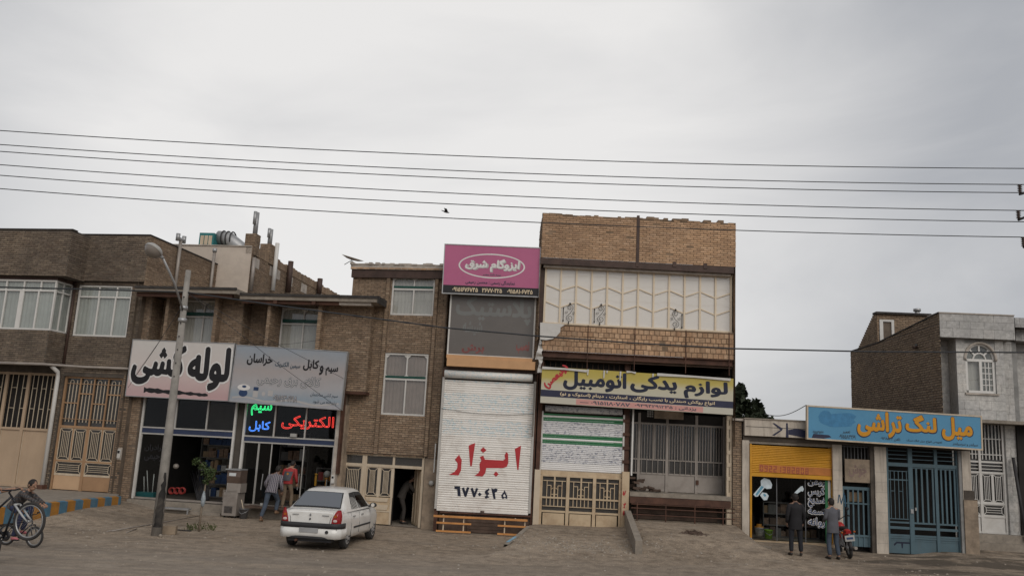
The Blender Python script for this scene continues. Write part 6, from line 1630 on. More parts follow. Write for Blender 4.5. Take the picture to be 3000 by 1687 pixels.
# stair bulkhead on the roof
dS = 4.6; sx0 = ufl; sx1 = o_(785, 200, dS)[0]; sv1 = o_(550, 118, dS)[1]
bk_ = T.add('stair_bulkhead', MB(F).wall(sx0, sx1, vtf-.6, sv1, dS, [], .2), 'mortar')
bricks(T, bk_, F, sx0, sx1, vtf-.5, sv1, dS, 'brick_brown', [(o_(378, 250, dS)[0], o_(500, 250, dS)[0], vtf-.6, o_(440, 158, dS)[1])], limit=0)
FLb = side_left(F, sx0-.004, 7.6)
T.add('bulkhead_side', MB(FLb).q((.9, 0, vlo), (7.6-dS, 0, vlo), (7.6-dS, 0, sv1), (7.6-dS-.25, 0, sv1), ), 'mortar', bk_)
mb = MB(FLb); rows = int((sv1-vlo)/.076)
for k in range(rows):
    z = vlo+k*.076; t = (z-vlo)/(sv1-vlo); x = .9+(7.6-dS-.3-.9)*t
    while x < 7.6-dS-.03:
        y = min(x+.21, 7.6-dS); mb.box(x, y-.015, -.012+random.uniform(-.004, .004), .02, z+.01, z+.068); x = y
T.add('bricks', mb, 'brick_side', bk_, kind='stuff')
T.add('bulkhead_roof', MB(F).box(sx0-.05, sx1+.06, dS-.12, dS+.3, sv1, sv1+.08), 'roof_edge', bk_)
T.add('bulkhead_slope', MB(FLb).q((7.6-dS-.25, 0, sv1+.04), (.9, 0, vlo), (.9, 2.6, vlo), (7.6-dS-.25, 2.6, sv1+.04)), 'roof_edge', bk_)
wq = (o_(380, 250, dS)[0], o_(498, 250, dS)[0], vtf-.62, o_(440, 158, dS)[1])
Wd = T.add('bulkhead_window', MB(F).box(wq[0], wq[0]+.13, dS-.05, dS+.05, wq[2], wq[3]).box(wq[1]-.1, wq[1], dS-.05, dS+.05, wq[2], wq[3]).box(wq[0]+.13, wq[1]-.1, dS-.048, dS+.05, wq[3]-.08, wq[3]).box(wq[0]+.13, wq[1]-.1, dS-.046, dS+.05, wq[2], wq[2]+.22), 'white_metal', bk_)
T.add('pane', corr_quad(F, wq[0]+.1, wq[1]-.08, wq[2]+.2, wq[3]-.05, dS+.01), 'dark_room', bk_)
T.add('chimney_pot', MB(F).tube([(o_(688, 100, 5)[0], 5, sv1-.1), (o_(688, 100, 5)[0], 5, sv1+.28)], .09, 10).tube([(o_(688, 100, 5)[0], 5, sv1+.24), (o_(688, 100, 5)[0], 5, sv1+.34)], .14, 10), 'galv')
# stone face: panels one by one, in courses
SN = {'n': 0}
def stones(T, par, F, u0, u1, v0, v1, d, holes=(), H=.3, L=.46, seed=1):
    rl = random.Random(seed); z = v0
    mbk = MB(F)
    while z < v1-.04:
        h = min(H*rl.choice((1, 1, .8)), v1-z); x = u0-rl.uniform(0, L*.6)
        while x < u1-.02:
            l = L*rl.uniform(.75, 1.3); a, b = max(x, u0), min(x+l, u1); x += l
            if b-a < .03: continue
            sg = [(a, b)]
            for q in holes:
                if q[2]-.02 < z+h/2 < q[3]+.02: sg = [s_ for s in sg for s_ in ((s[0], min(s[1], q[0])), (max(s[0], q[1]), s[1])) if s_[1]-s_[0] > .02]
            p = d-.012-rl.uniform(0, .006)
            for a, b in sg:
                T.add('stone_panel', MB(F).box(a+.003, b-.003, p, d+.004, z+.003, z+h-.003), 'stone_grey', par)
        z += h
ufr = ufl+9
fa = T.add('facade_wall', MB(F).q((ufl, df, vbf), (o_(1480, 200, df)[0], df, vbf), (o_(1480, 200, df)[0], df, vtf-.01), (ufl, df, vtf-.01)).q((ufl, df, vbf), (ufl, 0, vbf), (o_(1480, 200, df)[0], 0, vbf), (o_(1480, 200, df)[0], df, vbf)), 'stone_joint')
stones(T, fa, F, ufl, o_(1480, 200, df)[0], vbf, vtf, df, seed=2)
T.add('coping', MB(F).box(ufl-.02, o_(1482, 200, df)[0], df-.04, .1, vtf, vtf+.035), 'cap_light')
vov = F.v(2850, 1226, df); r0 = o_(1480, 300)[0]
dB = -.55; ca, cb = o_(1012, 600, dB)[0], o_(1400, 600, dB)[0]
ac = o_(1205, 600, dB)[0]; aw = (o_(1085, 600, dB)[0], o_(1332, 640, dB)[0], o_(1210, 756, dB)[1], o_(1200, 352, dB)[1])
mb = MB(F).wall(ca, cb, vov, vbf+.02, dB, [aw], .25)
cw = T.add('bay_wall', mb, 'stone_joint'); stones(T, cw, F, ca, cb, vov, vbf, dB, [aw], seed=3)
for s_, x, sd in ((-1, ca, side_left(F, ca, .1)), ): T.add('side', MB(sd).wall(0, .1-dB, vov, vbf, 0), 'stone_grey', cw)
# side pilasters, set back
pw = T.add('back_wall', MB(F).wall(ufl, ca, vov, vbf+.02, .02), 'stone_joint'); stones(T, pw, F, ufl, ca, vov, vbf, .02, seed=4)
T.add('corner_side', MB(side_left(F, ufl-.0, .02+.0)).wall(-.0, .02, vov, vbf, 0), 'stone_grey', pw)
pr = T.add('back_wall', MB(F).wall(cb, cb+.6, vov, vbf+.02, -.2), 'stone_joint'); stones(T, pr, F, cb, cb+.45, vov, vbf, -.2, seed=6)
d8 = -.35; u8 = o_(1482, 200, d8)[0]; v8 = o_(1520, 141, d8)[1]; v8b = o_(1520, 330, d8)[1]
er = T.add('right_parapet', MB(F).box(u8+.01, u8+4, d8, .5, v8b, v8), 'stone_joint'); stones(T, er, F, u8+.01, u8+4, v8b, v8, d8, seed=7)
rw = T.add('right_wall', MB(F).box(u8-.1, u8+4, .25, .6, vov-.1, v8b-.002), 'stone_joint'); stones(T, rw, F, u8-.1, u8+4, vov-.1, v8b, .25, seed=8)
# bottom edge of the overhang
T.add('overhang_edge', MB(F).box(ufl+.02, u8+4, dB-.02, .3, vov-.1, vov-.002), 'concrete')
# arched window
Aw = T.sub('arched_window'); Aw['label'] = 'white arched window with a fan light and small panes'; dw = dB+.06
cx = (aw[0]+aw[1])/2; hw_ = (aw[1]-aw[0])/2; zsp = o_(1200, 488, dB)[1]; rise = aw[3]-zsp
arc = lambda r, n=24, k=1.: [(cx+hw_*r*math.cos(PI*i/n), zsp+rise*r*k*math.sin(PI*i/n)) for i in range(n+1)]
# stone spandrels close the square hole round the arch
a_ = arc(1.0)
T.add('spandrel', MB(F).prism([(aw[1], zsp), (aw[1], aw[3])]+[p for p in a_ if p[0] >= cx][::-1][:-1], dB, dB+.2), 'stone_grey', Aw)
T.add('spandrel', MB(F).prism([(aw[0], aw[3]), (aw[0], zsp)]+[p for p in a_ if p[0] <= cx][::-1][1:], dB, dB+.2), 'stone_grey', Aw)
T.add('arch_trim', MB(F).tube([(x, dB-.02, z) for x, z in arc(1.04)], .045, 6), 'cap_light', Aw)
T.add('arch_bar', MB(F).tube([(x, dw, z) for x, z in arc(.95)], .05, 6), 'white_pvc', Aw); T.add('arch_bar', MB(F).tube([(x, dw, z) for x, z in arc(.42)], .03, 6), 'white_pvc', Aw)
for t in (.25, .5, .75): bar(T, F, cx+hw_*.42*math.cos(PI*t), zsp+rise*.42*math.sin(PI*t), cx+hw_*.95*math.cos(PI*t), zsp+rise*.95*math.sin(PI*t), .055, .05, dw-.02, 'white_pvc', Aw, 'glazing_bar')
for q in ((aw[0]+.04, aw[2], aw[0]+.04, zsp), (aw[1]-.04, aw[2], aw[1]-.04, zsp), (aw[0], aw[2]+.04, aw[1], aw[2]+.04), (aw[0], zsp, aw[1], zsp), (cx+.02, aw[2], cx+.02, zsp)): bar(T, F, *q, .085, .07, dw-.03, 'white_pvc', Aw, 'frame')
for k in (1, 2): x = cx+.06+(aw[1]-.08-cx-.06)*k/3; bar(T, F, x, aw[2], x, zsp, .028, .03, dw-.01, 'white_pvc', Aw, 'glazing_bar')
for k in range(1, 5): z = aw[2]+.08+(zsp-aw[2]-.12)*k/5; bar(T, F, cx+.06, z, aw[1]-.08, z, .028, .03, dw-.009, 'white_pvc', Aw, 'glazing_bar')
T.add('pane', corr_quad(F, aw[0], aw[1], aw[2], aw[3], dw+.02), 'glass', Aw); curtain(T, F, aw[0]+.05, cx, aw[2], zsp, dw+.12, 'curtain', Aw); T.add('room', corr_quad(F, aw[0]-.1, aw[1]+.1, aw[2]-.1, aw[3]+.1, dw+.3), 'curtain_grey', Aw)
T.add('sill', MB(F).box(aw[0]-.05, aw[1]+.05, dB-.06, dB+.1, aw[2]-.06, aw[2]), 'cap_light', Aw)
# ground floor: white metal door up three steps
p_ = lambda x, y, d=.2: (F.u(*cP(x, y), d), F.v(*cP(x, y), d))
zd = p_(1000, 1165)[1]; zgr = p_(980, 545)[1]; zg2 = p_(980, 560)[1]
dl, drr = p_(700, 900)[0], p_(1130, 870)[0]
gw = T.add('ground_wall', MB(F).wall(ufl, u8+4, 0, vov-.09, .15, [(dl, drr, zd-.02, vov-.12)], .3), 'stone_joint'); stones(T, gw, F, drr+.02, p_(1255, 870)[0], zd-.2, vov-.12, .15, seed=9)
Dw = T.sub('front_door'); Dw['label'] = 'white metal double door with ornamental grilles'; d9 = .22
cxd = p_(915, 870)[0]
T.add('dull_glass', corr_quad(F, dl, drr, zd, vov-.1, d9+.06), 'glass_dull', Dw); T.add('dark_inside', corr_quad(F, dl, drr, zd, vov-.1, d9+.2), 'dark_room', Dw)
z_a, z_b, z_c, z_d, z_e = p_(1000, 560)[1], p_(1000, 650)[1], p_(1000, 912)[1], p_(1000, 1022)[1], zd
for x in (dl+.03, cxd, drr-.03): bar(T, F, x, zd, x, vov-.12, .08, .07, d9-.03, 'white_metal', Dw, 'post')
for z in (z_a, z_b, z_c, z_d, zd+.03): bar(T, F, dl, z, drr, z, .06, .06, d9-.02, 'white_metal', Dw, 'rail')
for a, b in ((dl+.08, cxd-.05), (cxd+.05, drr-.08)):
    hm = (a+b)/2
    ornate(T, F, a, hm-.025, z_c+.04, z_b-.04, 2, d9, 'white_metal', Dw, inset=.08, w_=.024); ornate(T, F, hm+.025, b, z_c+.04, z_b-.04, 2, d9, 'white_metal', Dw, inset=.08, w_=.024)
    bar(T, F, hm, z_c, hm, z_b, .045, .03, d9-.004, 'white_metal', Dw, 'stile')
    ornate(T, F, a, b, z_d+.04, z_c-.04, 1, d9, 'white_metal', Dw, inset=.09, horiz=True, w_=.024)
    for k in (1, 2): z = z_b+(z_a-z_b)*k/3; bar(T, F, a, z, b, z, .025, .02, d9, 'white_metal', Dw)
    T.add('kick_panel', panel(F, a, b, zd+.05, z_d-.03, d9), 'white_metal', Dw)
    for k in range(6):
        x = a+(b-a)*(k+.5)/6; bar(T, F, x, z_a+.08, x, vov-.12, .028, .02, d9, 'white_metal', Dw)
    for t in (.2, .62): z = z_a+(vov-.12-z_a)*t; bar(T, F, a, z, b, z, .03, .022, d9-.004, 'white_metal', Dw)
sh = (zd+.02)/3
dls = p_(858, 1250, -.7)[0]
for k in range(3): T.add('step', MB(F).box(dls, u8+3, -.85+k*.3, .15, -.1, sh*(k+1)-.02), 'concrete')
T.add('dark_passage', MB(F).box(p_(1215, 700)[0], u8+4, .05, .14, 0, vov-.12), 'dark_room')
lp = solo('leaning_pole', MB(F).tube([(p_(1262, 975, -.2)[0], -.35, p_(1262, 975, -.2)[1]-.9), (p_(1182, 520, .0)[0], .0, p_(1182, 520, .0)[1])], .05, 8), 'dark_iron', 'dark pole leaning against the stone house at the edge of the picture', 'pole')

# ============================================================ behind: beige house with the roof cooler, and trees
FBk = Frame(-10.0, 33.0, -R(7))
F = FBk
ub1 = F.u(733, 780); vb1 = F.v(600, 720)
T = Thing('beige_house', 'pale beige house behind the shops with a brick flank and a cooler on its roof', 'house', at(F, ub1, 0, 0))
T.add('front_wall', MB(F).wall(ub1-14, ub1, 0, vb1, 0).q((ub1-14, 0, vb1), (ub1, 0, vb1), (ub1, 14, vb1), (ub1-14, 14, vb1)), 'plaster_beige')
T.add('coping', MB(F).box(ub1-14, ub1, -.04, .2, vb1, vb1+.04), 'cap_light')
fr = side_right(F, ub1, 0)
sw = T.add('side_wall', MB(fr).wall(0, 14, 0, vb1, 0), 'mortar'); bricks(T, sw, fr, 0, 14, vb1-5, vb1-.28, 0, 'brick_brown', L=.22, H=.062, jt=.018, limit=150)
mb = MB(fr); x = 0; rl = random.Random(12)
while x < 14:
    L_ = rl.uniform(.12, .3); h = rl.uniform(.0, .1); mb.box(x, x+L_, -.03, .25, vb1-.28, vb1+h); x += L_
T.add('crumbled_coping', mb, 'brick_brown', kind='stuff')
for x, l in ((.3, .5), (1.9, 1.1), (3.9, .6), (5.6, .7), (7.6, .8)): T.add('render_patch', MB(fr).box(x, x+l, -.018, .0, vb1-.75, vb1-.35), 'cap_light')
T.add('render_patch', MB(fr).prism([(8.6, vb1-3), (8.6, vb1-.8), (14, vb1-.5), (14, vb1-3)], -.02, 0), 'plaster_beige')
def stack(px, pyt, pyb, w_, h2, pot, label, mat_='brick_brown'):
    u = fr.u(px, pyt, .1); z1 = fr.v(px, pyt, .1); z0 = vb1-.3
    ck = T.add('chimney', MB(fr).box(u-w_, u+w_, -.06, .4, z0, z1), 'mortar', label=label)
    bricks(T, ck, fr, u-w_, u+w_, z0, z1, -.06, mat_, limit=0); bricks(T, ck, side_left(fr, u-w_, .4), 0, .46, z0, z1, 0, mat_, limit=0)
    if pot: T.add('chimney_pot', MB(fr).tube([(u+.1, .15, z1), (u+.1, .15, z1+h2)], .1, 8).tube([(u-.06, .15, z1+h2*.45), (u-.06, .15, z1+h2)], .07, 8), 'galv', ck)
stack(747, 688, 730, .2, .95, True, 'tall brick chimney with twin grey pots'); stack(790, 718, 745, .24, .7, True, 'second brick chimney')
for px, y0, y1, m, r in ((806, 855, 708, 'white_pvc', .09), (848, 858, 763, 'brown_steel', .12), (936, 862, 815, 'brown_steel', .13), (740, 855, 752, 'cooler_metal', .07)):
    u = fr.u(px, (y0+y1)/2, -.15); T.add('flue_pipe', MB(fr).tube([(u, -.15, fr.v(px, y0, -.15)), (u, -.15, fr.v(px, y1, -.15))], r, 8), m)
d = 1.2; q = F.rect(*cB(676, 122), *cB(800, 228), d)
AC = Thing('roof_cooler', 'teal and cream evaporative cooler on the beige roof', 'cooler', at(F, (q[0]+q[1])/2, vb1, d))
AC.add('case', MB(F).box(q[0], q[1], d, d+1.3, vb1+.02, q[3]), 'teal_cooler')
for k in range(3): AC.add('louvre_panel', MB(F).box(q[0]+.05+(q[1]-q[0]-.1)*k/3+.02, q[0]+.05+(q[1]-q[0]-.1)*(k+1)/3-.02, d-.03, d, vb1+.1, q[3]-.12), 'cream_paint')
AC.add('badge', MB(F).box((q[0]+q[1])/2-.15, (q[0]+q[1])/2+.2, d-.05, d-.03, vb1+.12, vb1+.32), 'black')
ur = F.u(*cB(880, 180), d); AC.add('duct', MB(F).tube([(q[1]-.05, d+.5, vb1+.75), (ur, d+.5, vb1+.7), (ur+.5, d+.5, vb1+.35), (ur+.65, d+.5, vb1+.05)], .3, 12), 'galv')
for k in range(3): AC.add('duct_band', MB(F).tube([(q[1]+.2+k*.2, d+.5+.32*math.cos(t), vb1+.72-.02*k+.32*math.sin(t)) for t in [2*PI*i/16 for i in range(16)]], .03, 5, close=True), 'dark_iron')
# distant filling: another low house so the lane between the buildings has an end
mb = MB().box(5.6, 12, 38, 44, 0, 3.4); solo('back_wall', mb, 'plaster', 'plain plastered wall far behind the lane by the workshop', 'wall')
def crown(mb, c, r, n, rl, size=.16, cone=False):
    for k in range(n):
        v = Vector((rl.gauss(0, 1), rl.gauss(0, 1), rl.gauss(0, 1))).normalized()*(rl.random()**.35)
        z = v.z; taper = (1-.5*max(0, (z+1)/2)) if cone else 1
        p = Vector((c[0]+v.x*r[0]*taper, c[1]+v.y*r[1]*taper, c[2]+v.z*r[2]))
        if noise.noise(p*1.6) < -.12: continue
        t = Vector((rl.uniform(-1, 1), rl.uniform(-1, 1), rl.uniform(-.6, 1))).normalized(); s_ = t.cross(Vector((rl.random(), rl.random(), rl.random()+.1))).normalized()
        l = size*rl.uniform(.6, 1.3); mb.q(tuple(p-t*l-s_*l*.1), tuple(p+s_*l*.55), tuple(p+t*l), tuple(p-s_*l*.55))
def tree(x, y, h, r, label, seed, n=2600):
    rl = random.Random(seed); T = Thing('conifer_tree', label, 'tree', Matrix.Translation((x, y, 0)), 'dark trees behind the lane')
    T.add('trunk', MB().tube([(x, y, 0), (x+.1, y, h*.5), (x, y, h*.92)], [.2, .13, .03], 8), 'bark')
    mb = MB(); crown(mb, (x, y, h*.6), (r, r, h*.42), n, rl, .2, True); 
    for k in range(7): a = rl.random()*6; crown(mb, (x+r*.6*math.cos(a), y+r*.6*math.sin(a), h*rl.uniform(.35, .8)), (r*.35, r*.35, r*.5), n//12, rl, .18)
    T.add('crown', mb, 'leaf_dark')
F40 = Frame(0, 40, 0); F46 = Frame(0, 46, 0)
tree(F40.u(2166, 1180), 40, F40.v(2166, 1128)+.1, 1.0, 'taller dark conifer behind the lane, next to the yellow sign', 3)
tree(F46.u(2215, 1200), 46, F46.v(2215, 1180)+.1, 1.15, 'shorter dark conifer behind the lane, right of the taller one', 9)
# satellite dish on the narrow house
F = FA; u, z = F.u(1033, 770, 1.0), F.v(1036, 775, 1.0)
SD = Thing('satellite_dish', 'small tilted satellite dish on the corner of the narrow house roof', 'satellite dish', at(F, u, z-.1, 1.0))
SD.add('mast', MB(F).tube([(u+.05, 1., z-.2), (u, 1., z+.05), (u-.03, 1., z+.12)], .025, 6), 'dark_iron')
FD = Frame(0, 0); FD.M = Matrix.Translation(F.P(u-.02, z+.18, 1.0)) @ Euler((R(8), R(14), 0)).to_matrix().to_4x4(); 
SD.add('dish', MB(FD).lathe((0, 0, 0), [(0, -.02), (.2, .0), (.38, .06), (.385, .055), (.2, -.01), (0, -.03)], 20), 'cap_light')
SD.add('arm', MB(FD).tube([(0, 0, -.02), (-.2, -.05, -.25)], .012, 5), 'dark_iron')
# ============================================================ street lamp, wires, pole, bird
bp_ = gpt(458, 1566, .02); D0 = bp_.y; FLp = Frame(0, D0, 0)
bx = FLp.u(505, 1180); zt_ = FLp.v(552, 792)
T = Thing('street_lamp', 'leaning-armed street lamp on a grey concrete pole with a black-smeared foot', 'street lamp', Matrix.Translation((bx, D0, 0)))
T.add('pole', MB().tube([(bx, D0, -.1), (bx, D0, 2.2), (bx, D0, zt_)], [.135, .112, .07], 12), 'concrete_pole')
rl = random.Random(1)
FLo = Frame(bx, D0, 0)
mb = MB(FLo); n = 14
for k in range(n):
    z = .22+1.35*k/(n-1); r = .14-.0105*z; w0, w1 = -.35+rl.uniform(-.2, .2)+.9*max(0, z-.8)/.7, 1.25-.35*((z-.7)/.9)**2+rl.uniform(-.15, .15)
    for t in range(6):
        a = -PI/2+w0+(w1-w0)*t/5; mb.vs.append(FLo.M @ Vector((r*math.cos(a), r*math.sin(a), z)))
for k in range(n-1):
    for t in range(5): mb.fs.append((k*6+t, k*6+t+1, (k+1)*6+t+1, (k+1)*6+t))
T.add('black_smear', mb, 'pole_black')
ya = D0-1.15; Fa = Frame(0, ya, 0); Fm = Frame(0, D0-.12, 0)
p0 = Vector((bx, D0-.1, FLp.v(540, 905))); p1 = Vector((Fa.u(478, 757), ya, Fa.v(478, 757)))
T.add('arm', MB().tube([tuple(p0), tuple(p0.lerp(p1, .5)+Vector((0, .06, .05))), tuple(p1)], .028, 8), 'galv')
T.add('clamp', MB().tube([(bx, D0-.0, p0.z-.35), (bx, D0, p0.z-.25)], .11, 10), 'galv'); T.add('clamp', MB().tube([(bx, D0-.0, p0.z-.02), (bx, D0, p0.z+.08)], .1, 10), 'galv')
for k in range(7): T.add('bolt_hole', MB().box(bx-.012, bx+.012, D0-.11, D0-.06, 4.0+k*.35, 4.03+k*.35), 'black')
hc = Vector((Fa.u(455, 737), ya-.12, Fa.v(455, 737)))
FH = Frame(0, 0); FH.M = Matrix.Translation(hc) @ Euler((R(-28), R(22), R(0))).to_matrix().to_4x4() @ Matrix.Scale(.88, 4)
hd_ = T.add('lamp_head', MB(FH).lathe((0, 0, 0), [(.265, -.02), (.275, .0), (.265, .05), (.22, .1), (.13, .135), (0, .145)], 20), 'goods_white')
mat('bowl', (.22, .19, .165), .25, .1, 3, spec=.6)
T.add('bowl', MB(FH).lathe((0, 0, 0), [(0, -.2), (.12, -.185), (.2, -.13), (.245, -.05), (.26, -.015)], 20), 'bowl', hd_)
T.add('neck', MB().tube([tuple(p1), tuple(hc.lerp(p1, .45))], [.04, .05], 8), 'galv', hd_)
solo('stone_block', MB(Frame(gpt(492, 1563).x, gpt(492, 1563).y, R(8))).prism([(-.2, 0), (.2, 0), (.195, .2), (.0, .215), (-.19, .19)], -.1, .12), 'block_stone', 'squared tan stone block at the foot of the street lamp', 'stone')
solo('round_stone', MB().ell(tuple(gpt(470, 1572)+Vector((0, 0, .03))), (.05, .045, .045), 9, 6), 'pebble', 'small pale round stone beside the squared block', 'stone')
FW = {k: Frame(0, 20.7+.12*k, 0) for k in range(6)}
ends = [(383, 494), (424, 541), (444, 565), (483, 617), (514, 650), (553, 695)]
nm_ = ['highest', 'second highest', 'third highest', 'third lowest', 'second lowest', 'lowest']
for k, (a, b) in enumerate(ends):
    pts = []
    for i in range(-12, 44):
        px = i*3000/20; t = px/3000; py = a+(b-a)*t+4*25*t*(1-t)*.98
        pts.append(tuple(FW[k].P(*FW[k].uv(px, py))))
    solo('power_line', MB().tube(pts, .0125, 5), 'wire', f'{nm_[k]} of the six thin power lines across the sky', 'power line', group='overhead power lines')
# the pole that carries them stands just outside the picture; its insulators reach in
xp = FW[2].u(3085, 900); yp = 21.0
T = Thing('utility_pole', 'electricity pole at the right edge with dark ribbed insulators on angled brackets', 'pole', Matrix.Translation((xp, yp, 0)))
T.add('shaft', MB().tube([(xp, yp+.25, -.2), (xp, yp+.25, FW[0].v(3085, 430))], [.17, .1], 12), 'concrete_pole')
for px, y0, y1, k in ((2987, 541, 566, 1), (2983, 617, 641, 3), (2997, 694, 722, 5)):
    f = FW[k]; u, za, zb = f.u(px, y0), f.v(px, y0), f.v(px, y1); y = f.M.translation.y
    pr = [(.0, zb-.02)]
    for i in range(5): z = zb+(za-zb)*(i+.2)/5; pr += [(.03, z), (.062, z+.012), (.03, z+.03)]
    pr.append((0, za))
    ins = T.add('insulator', MB().lathe((u, y, 0), pr, 12), 'insulator')
    T.add('bracket', MB().tube([(u-.01, y, zb-.03), (xp, yp+.2, zb+.28)], .035, 6), 'dark_iron')
cab = [(-500, 832), (0, 841), (280, 848), (547, 856), (800, 893), (1304, 960), (1572, 984), (1860, 1005), (2155, 1021), (2560, 1030), (3000, 1032), (3500, 1022)]
Fc_ = Frame(0, D0-.02, 0)
solo('power_cable', MB().tube([tuple(Fc_.P(*Fc_.uv(x, y))) for x, y in cab], .021, 6), 'wire', 'thick black cable hung from the street lamp across the house fronts', 'cable')
jp = Fc_.P(*Fc_.uv(556, 862))
for k, ((px, py, d), lab) in enumerate((((1000, 1201, -.3), 'service wire from the lamp post to the lower right corner of the cable sign'), ((1006, 1108, -.3), 'service wire from the lamp post across the top of the cable sign'), ((375, 1135, -.25), 'service wire from the lamp post down to the left edge of the pipe sign'), ((398, 1098, -.25), 'shorter service wire from the lamp post to the pipe sign'))):
    q = FA.P(FA.u(px, py, d), FA.v(px, py, d), d); m = jp.lerp(q, .5)-Vector((0, 0, .06))
    solo('service_wire', MB().tube([tuple(jp), tuple(m), tuple(q)], .0065, 5), 'wire', lab, 'wire', group='service wires from the lamp post')
q0 = FA.P(FA.u(690, 1002, -.05), FA.v(690, 1002, -.05), -.05); q1 = FA.P(FA.u(940, 995, -.05), FA.v(940, 995, -.05), -.06)
solo('slack_wire', MB().tube([tuple(q0.lerp(q1, t)-Vector((0, 0, .12*math.sin(PI*t)))) for t in [i/10 for i in range(11)]], .006, 5), 'wire', 'slack thin wire sagging in front of the second recessed window', 'wire')
a = FB.P(FB.u(2240, 1212, 4), FB.v(2240, 1212, 4), 4); b = FR.P(FR.u(2362, 1186, -.4), FR.v(2362, 1186, -.4), -.4)
solo('slack_wire', MB().tube([tuple(a.lerp(b, t)-Vector((0, 0, .18*math.sin(PI*t)))) for t in [i/10 for i in range(11)]], .012, 5), 'wire', 'slack wire tied to the left end of the blue sign', 'wire')
Fb_ = Frame(0, 17, 0); u, z = Fb_.uv(1307, 621)
T = Thing('bird', 'small dark bird in flight below the power lines', 'bird', Matrix.Translation((u, 17, z)))
FB_ = Frame(u, 17, 0, z, R(14))
T.add('body', MB(FB_).lathe((0, 0, 0), [(0, -.065), (.012, -.055), (.022, -.02), (.02, .02), (.008, .06), (0, .075)], 8, 'X'), 'dark_iron')
T.add('wing', MB(FB_).q((-.03, -.01, .012), (.035, -.01, .014), (.01, -.09, .045), (-.05, -.12, .04)), 'dark_iron'); T.add('wing', MB(FB_).q((.035, .01, .014), (-.03, .01, .012), (-.05, .12, .04), (.01, .09, .045)), 'dark_iron')
T.add('tail', MB(FB_).prism([(-.06, -.004), (-.1, .0), (-.1, .008), (-.06, .006)], -.015, .015), 'dark_iron')

# ============================================================ on the pavement
F = FA
q = F.rect(660, 1376, 706, 1512, -.75)
g0 = gpt(682, 1514, .05); ycl = F.I @ g0
dC = min(ycl.y, -.55)
q4 = crop(620, 1300, .17949)
U = lambda x, y: F.u(*q4(x, y), dC); Z = lambda x, y: F.v(*q4(x, y), dC)
T = Thing('standing_cooler', 'tall brown-grey metal cooler cabinet standing in front of the shop posts', 'cooler', at(F, U(300, 1100), .05, dC))
zb = .07; zm = Z(300, 790); zu = Z(350, 405)
T.add('lower_case', MB(F).box(U(165, 1100), U(395, 1100), dC, dC+.5, zb+.04, zm), 'cooler_metal')
for k in range(6): T.add('louvre', MB(F).box(U(205, 1060), U(335, 1060), dC-.012, dC+.002, Z(270, 1120)+k*.035, Z(270, 1120)+k*.035+.018), 'black')
for k in range(8): T.add('rib', MB(F).box(U(172, 900), U(388, 900), dC-.006, dC, Z(290, 930)+k*.045, Z(290, 930)+k*.045+.02), 'cooler_metal')
T.add('upper_case', MB(F).box(U(243, 700), U(462, 700), dC+.04, dC+.46, zm+.003, Z(350, 640)), 'cooler_metal')
h0, h1 = Z(350, 640), zu-.04
T.add('hood', MB(side_left(F, U(243, 600), dC+.46)).prism([(0, h0+.003), (.42, h0+.003), (.47, h0+(h1-h0)*.5), (.44, h1), (0, h1)], 0, U(462, 600)-U(243, 600)), 'cooler_brown')
T.add('lid', MB(F).box(U(235, 420), U(475, 420), dC-.03, dC+.5, h1+.002, zu), 'galv')
T.add('notice', MB(F).box(U(290, 490), U(400, 490), dC-.012, dC+.02, Z(345, 520), Z(345, 470)), 'plastic_white')
for a in (.05, .4):
    for b in (.06, .4): T.add('caster', MB(F).box(U(165, 1100)+a, U(165, 1100)+a+.04, dC+b, dC+b+.04, .03, zb+.04), 'black')
p = q4(525, 1150); gp_ = gpt(713, 1518, .05); lp_ = F.I @ gp_; lp_.y = min(lp_.y, -.5)
Bk = bucket(F, lp_.x, lp_.y, .05, .14, .3, 'plastic_grey', 'dark grey bucket with a stick in it beside the standing cooler')
solo('stick', MB(F).tube([(lp_.x+.03, lp_.y, .15), (lp_.x-.1, lp_.y-.05, .62)], .014, 6), 'cream_paint', 'pale stick standing in the dark grey bucket', 'stick')
# plank bench before the cable shop
T = Thing('plank_bench', 'low worn plank bench used as a step in front of the cable shop', 'bench', at(F, F.u(770, 1500, -.25), .05, -.25))
zB = F.v(790, 1484, -.3)
b0, b1 = U(480, 1040)+.05, F.u(862, 1500, -.3)
T.add('plank', MB(F).box(b0, b1, -.42, -.2, zB-.06, zB), 'wood_dark'); T.add('plank', MB(F).box(b0, b1, -.195, -.0, zB-.055, zB+.003), 'wood_dark')
for x in (b0+.55, b1-.12): T.add('leg', MB(F).prism([(x, zB-.06), (x+.07, zB-.06), (x+.02, .03), (x-.04, .03)], -.38, -.32), 'wood_dark')
solo('tin', MB(F).lathe((U(757, 990), -.3, zB), [(0, .0), (.05, 0), (.05, .1), (0, .1)], 12), 'goods_white', 'small pale tin standing on the plank bench', 'tin')
T = Thing('pipe_bench', 'low grey steel bench in front of the pipe shop, behind the lamp post', 'bench', at(F, F.u(540, 1490, -.4), .05, -.4))
x0_, x1_ = F.u(478, 1490, -.4), F.u(556, 1490, -.4); zz = F.v(520, 1486, -.4)
T.add('seat', MB(F).box(x0_, x1_, -.5, -.3, zz-.05, zz), 'galv'); T.add('leg', MB(F).box(x1_-.05, x1_-.01, -.48, -.44, .03, zz-.05), 'galv'); T.add('leg', MB(F).box(x0_+.01, x0_+.05, -.48, -.44, .03, zz-.05), 'galv')
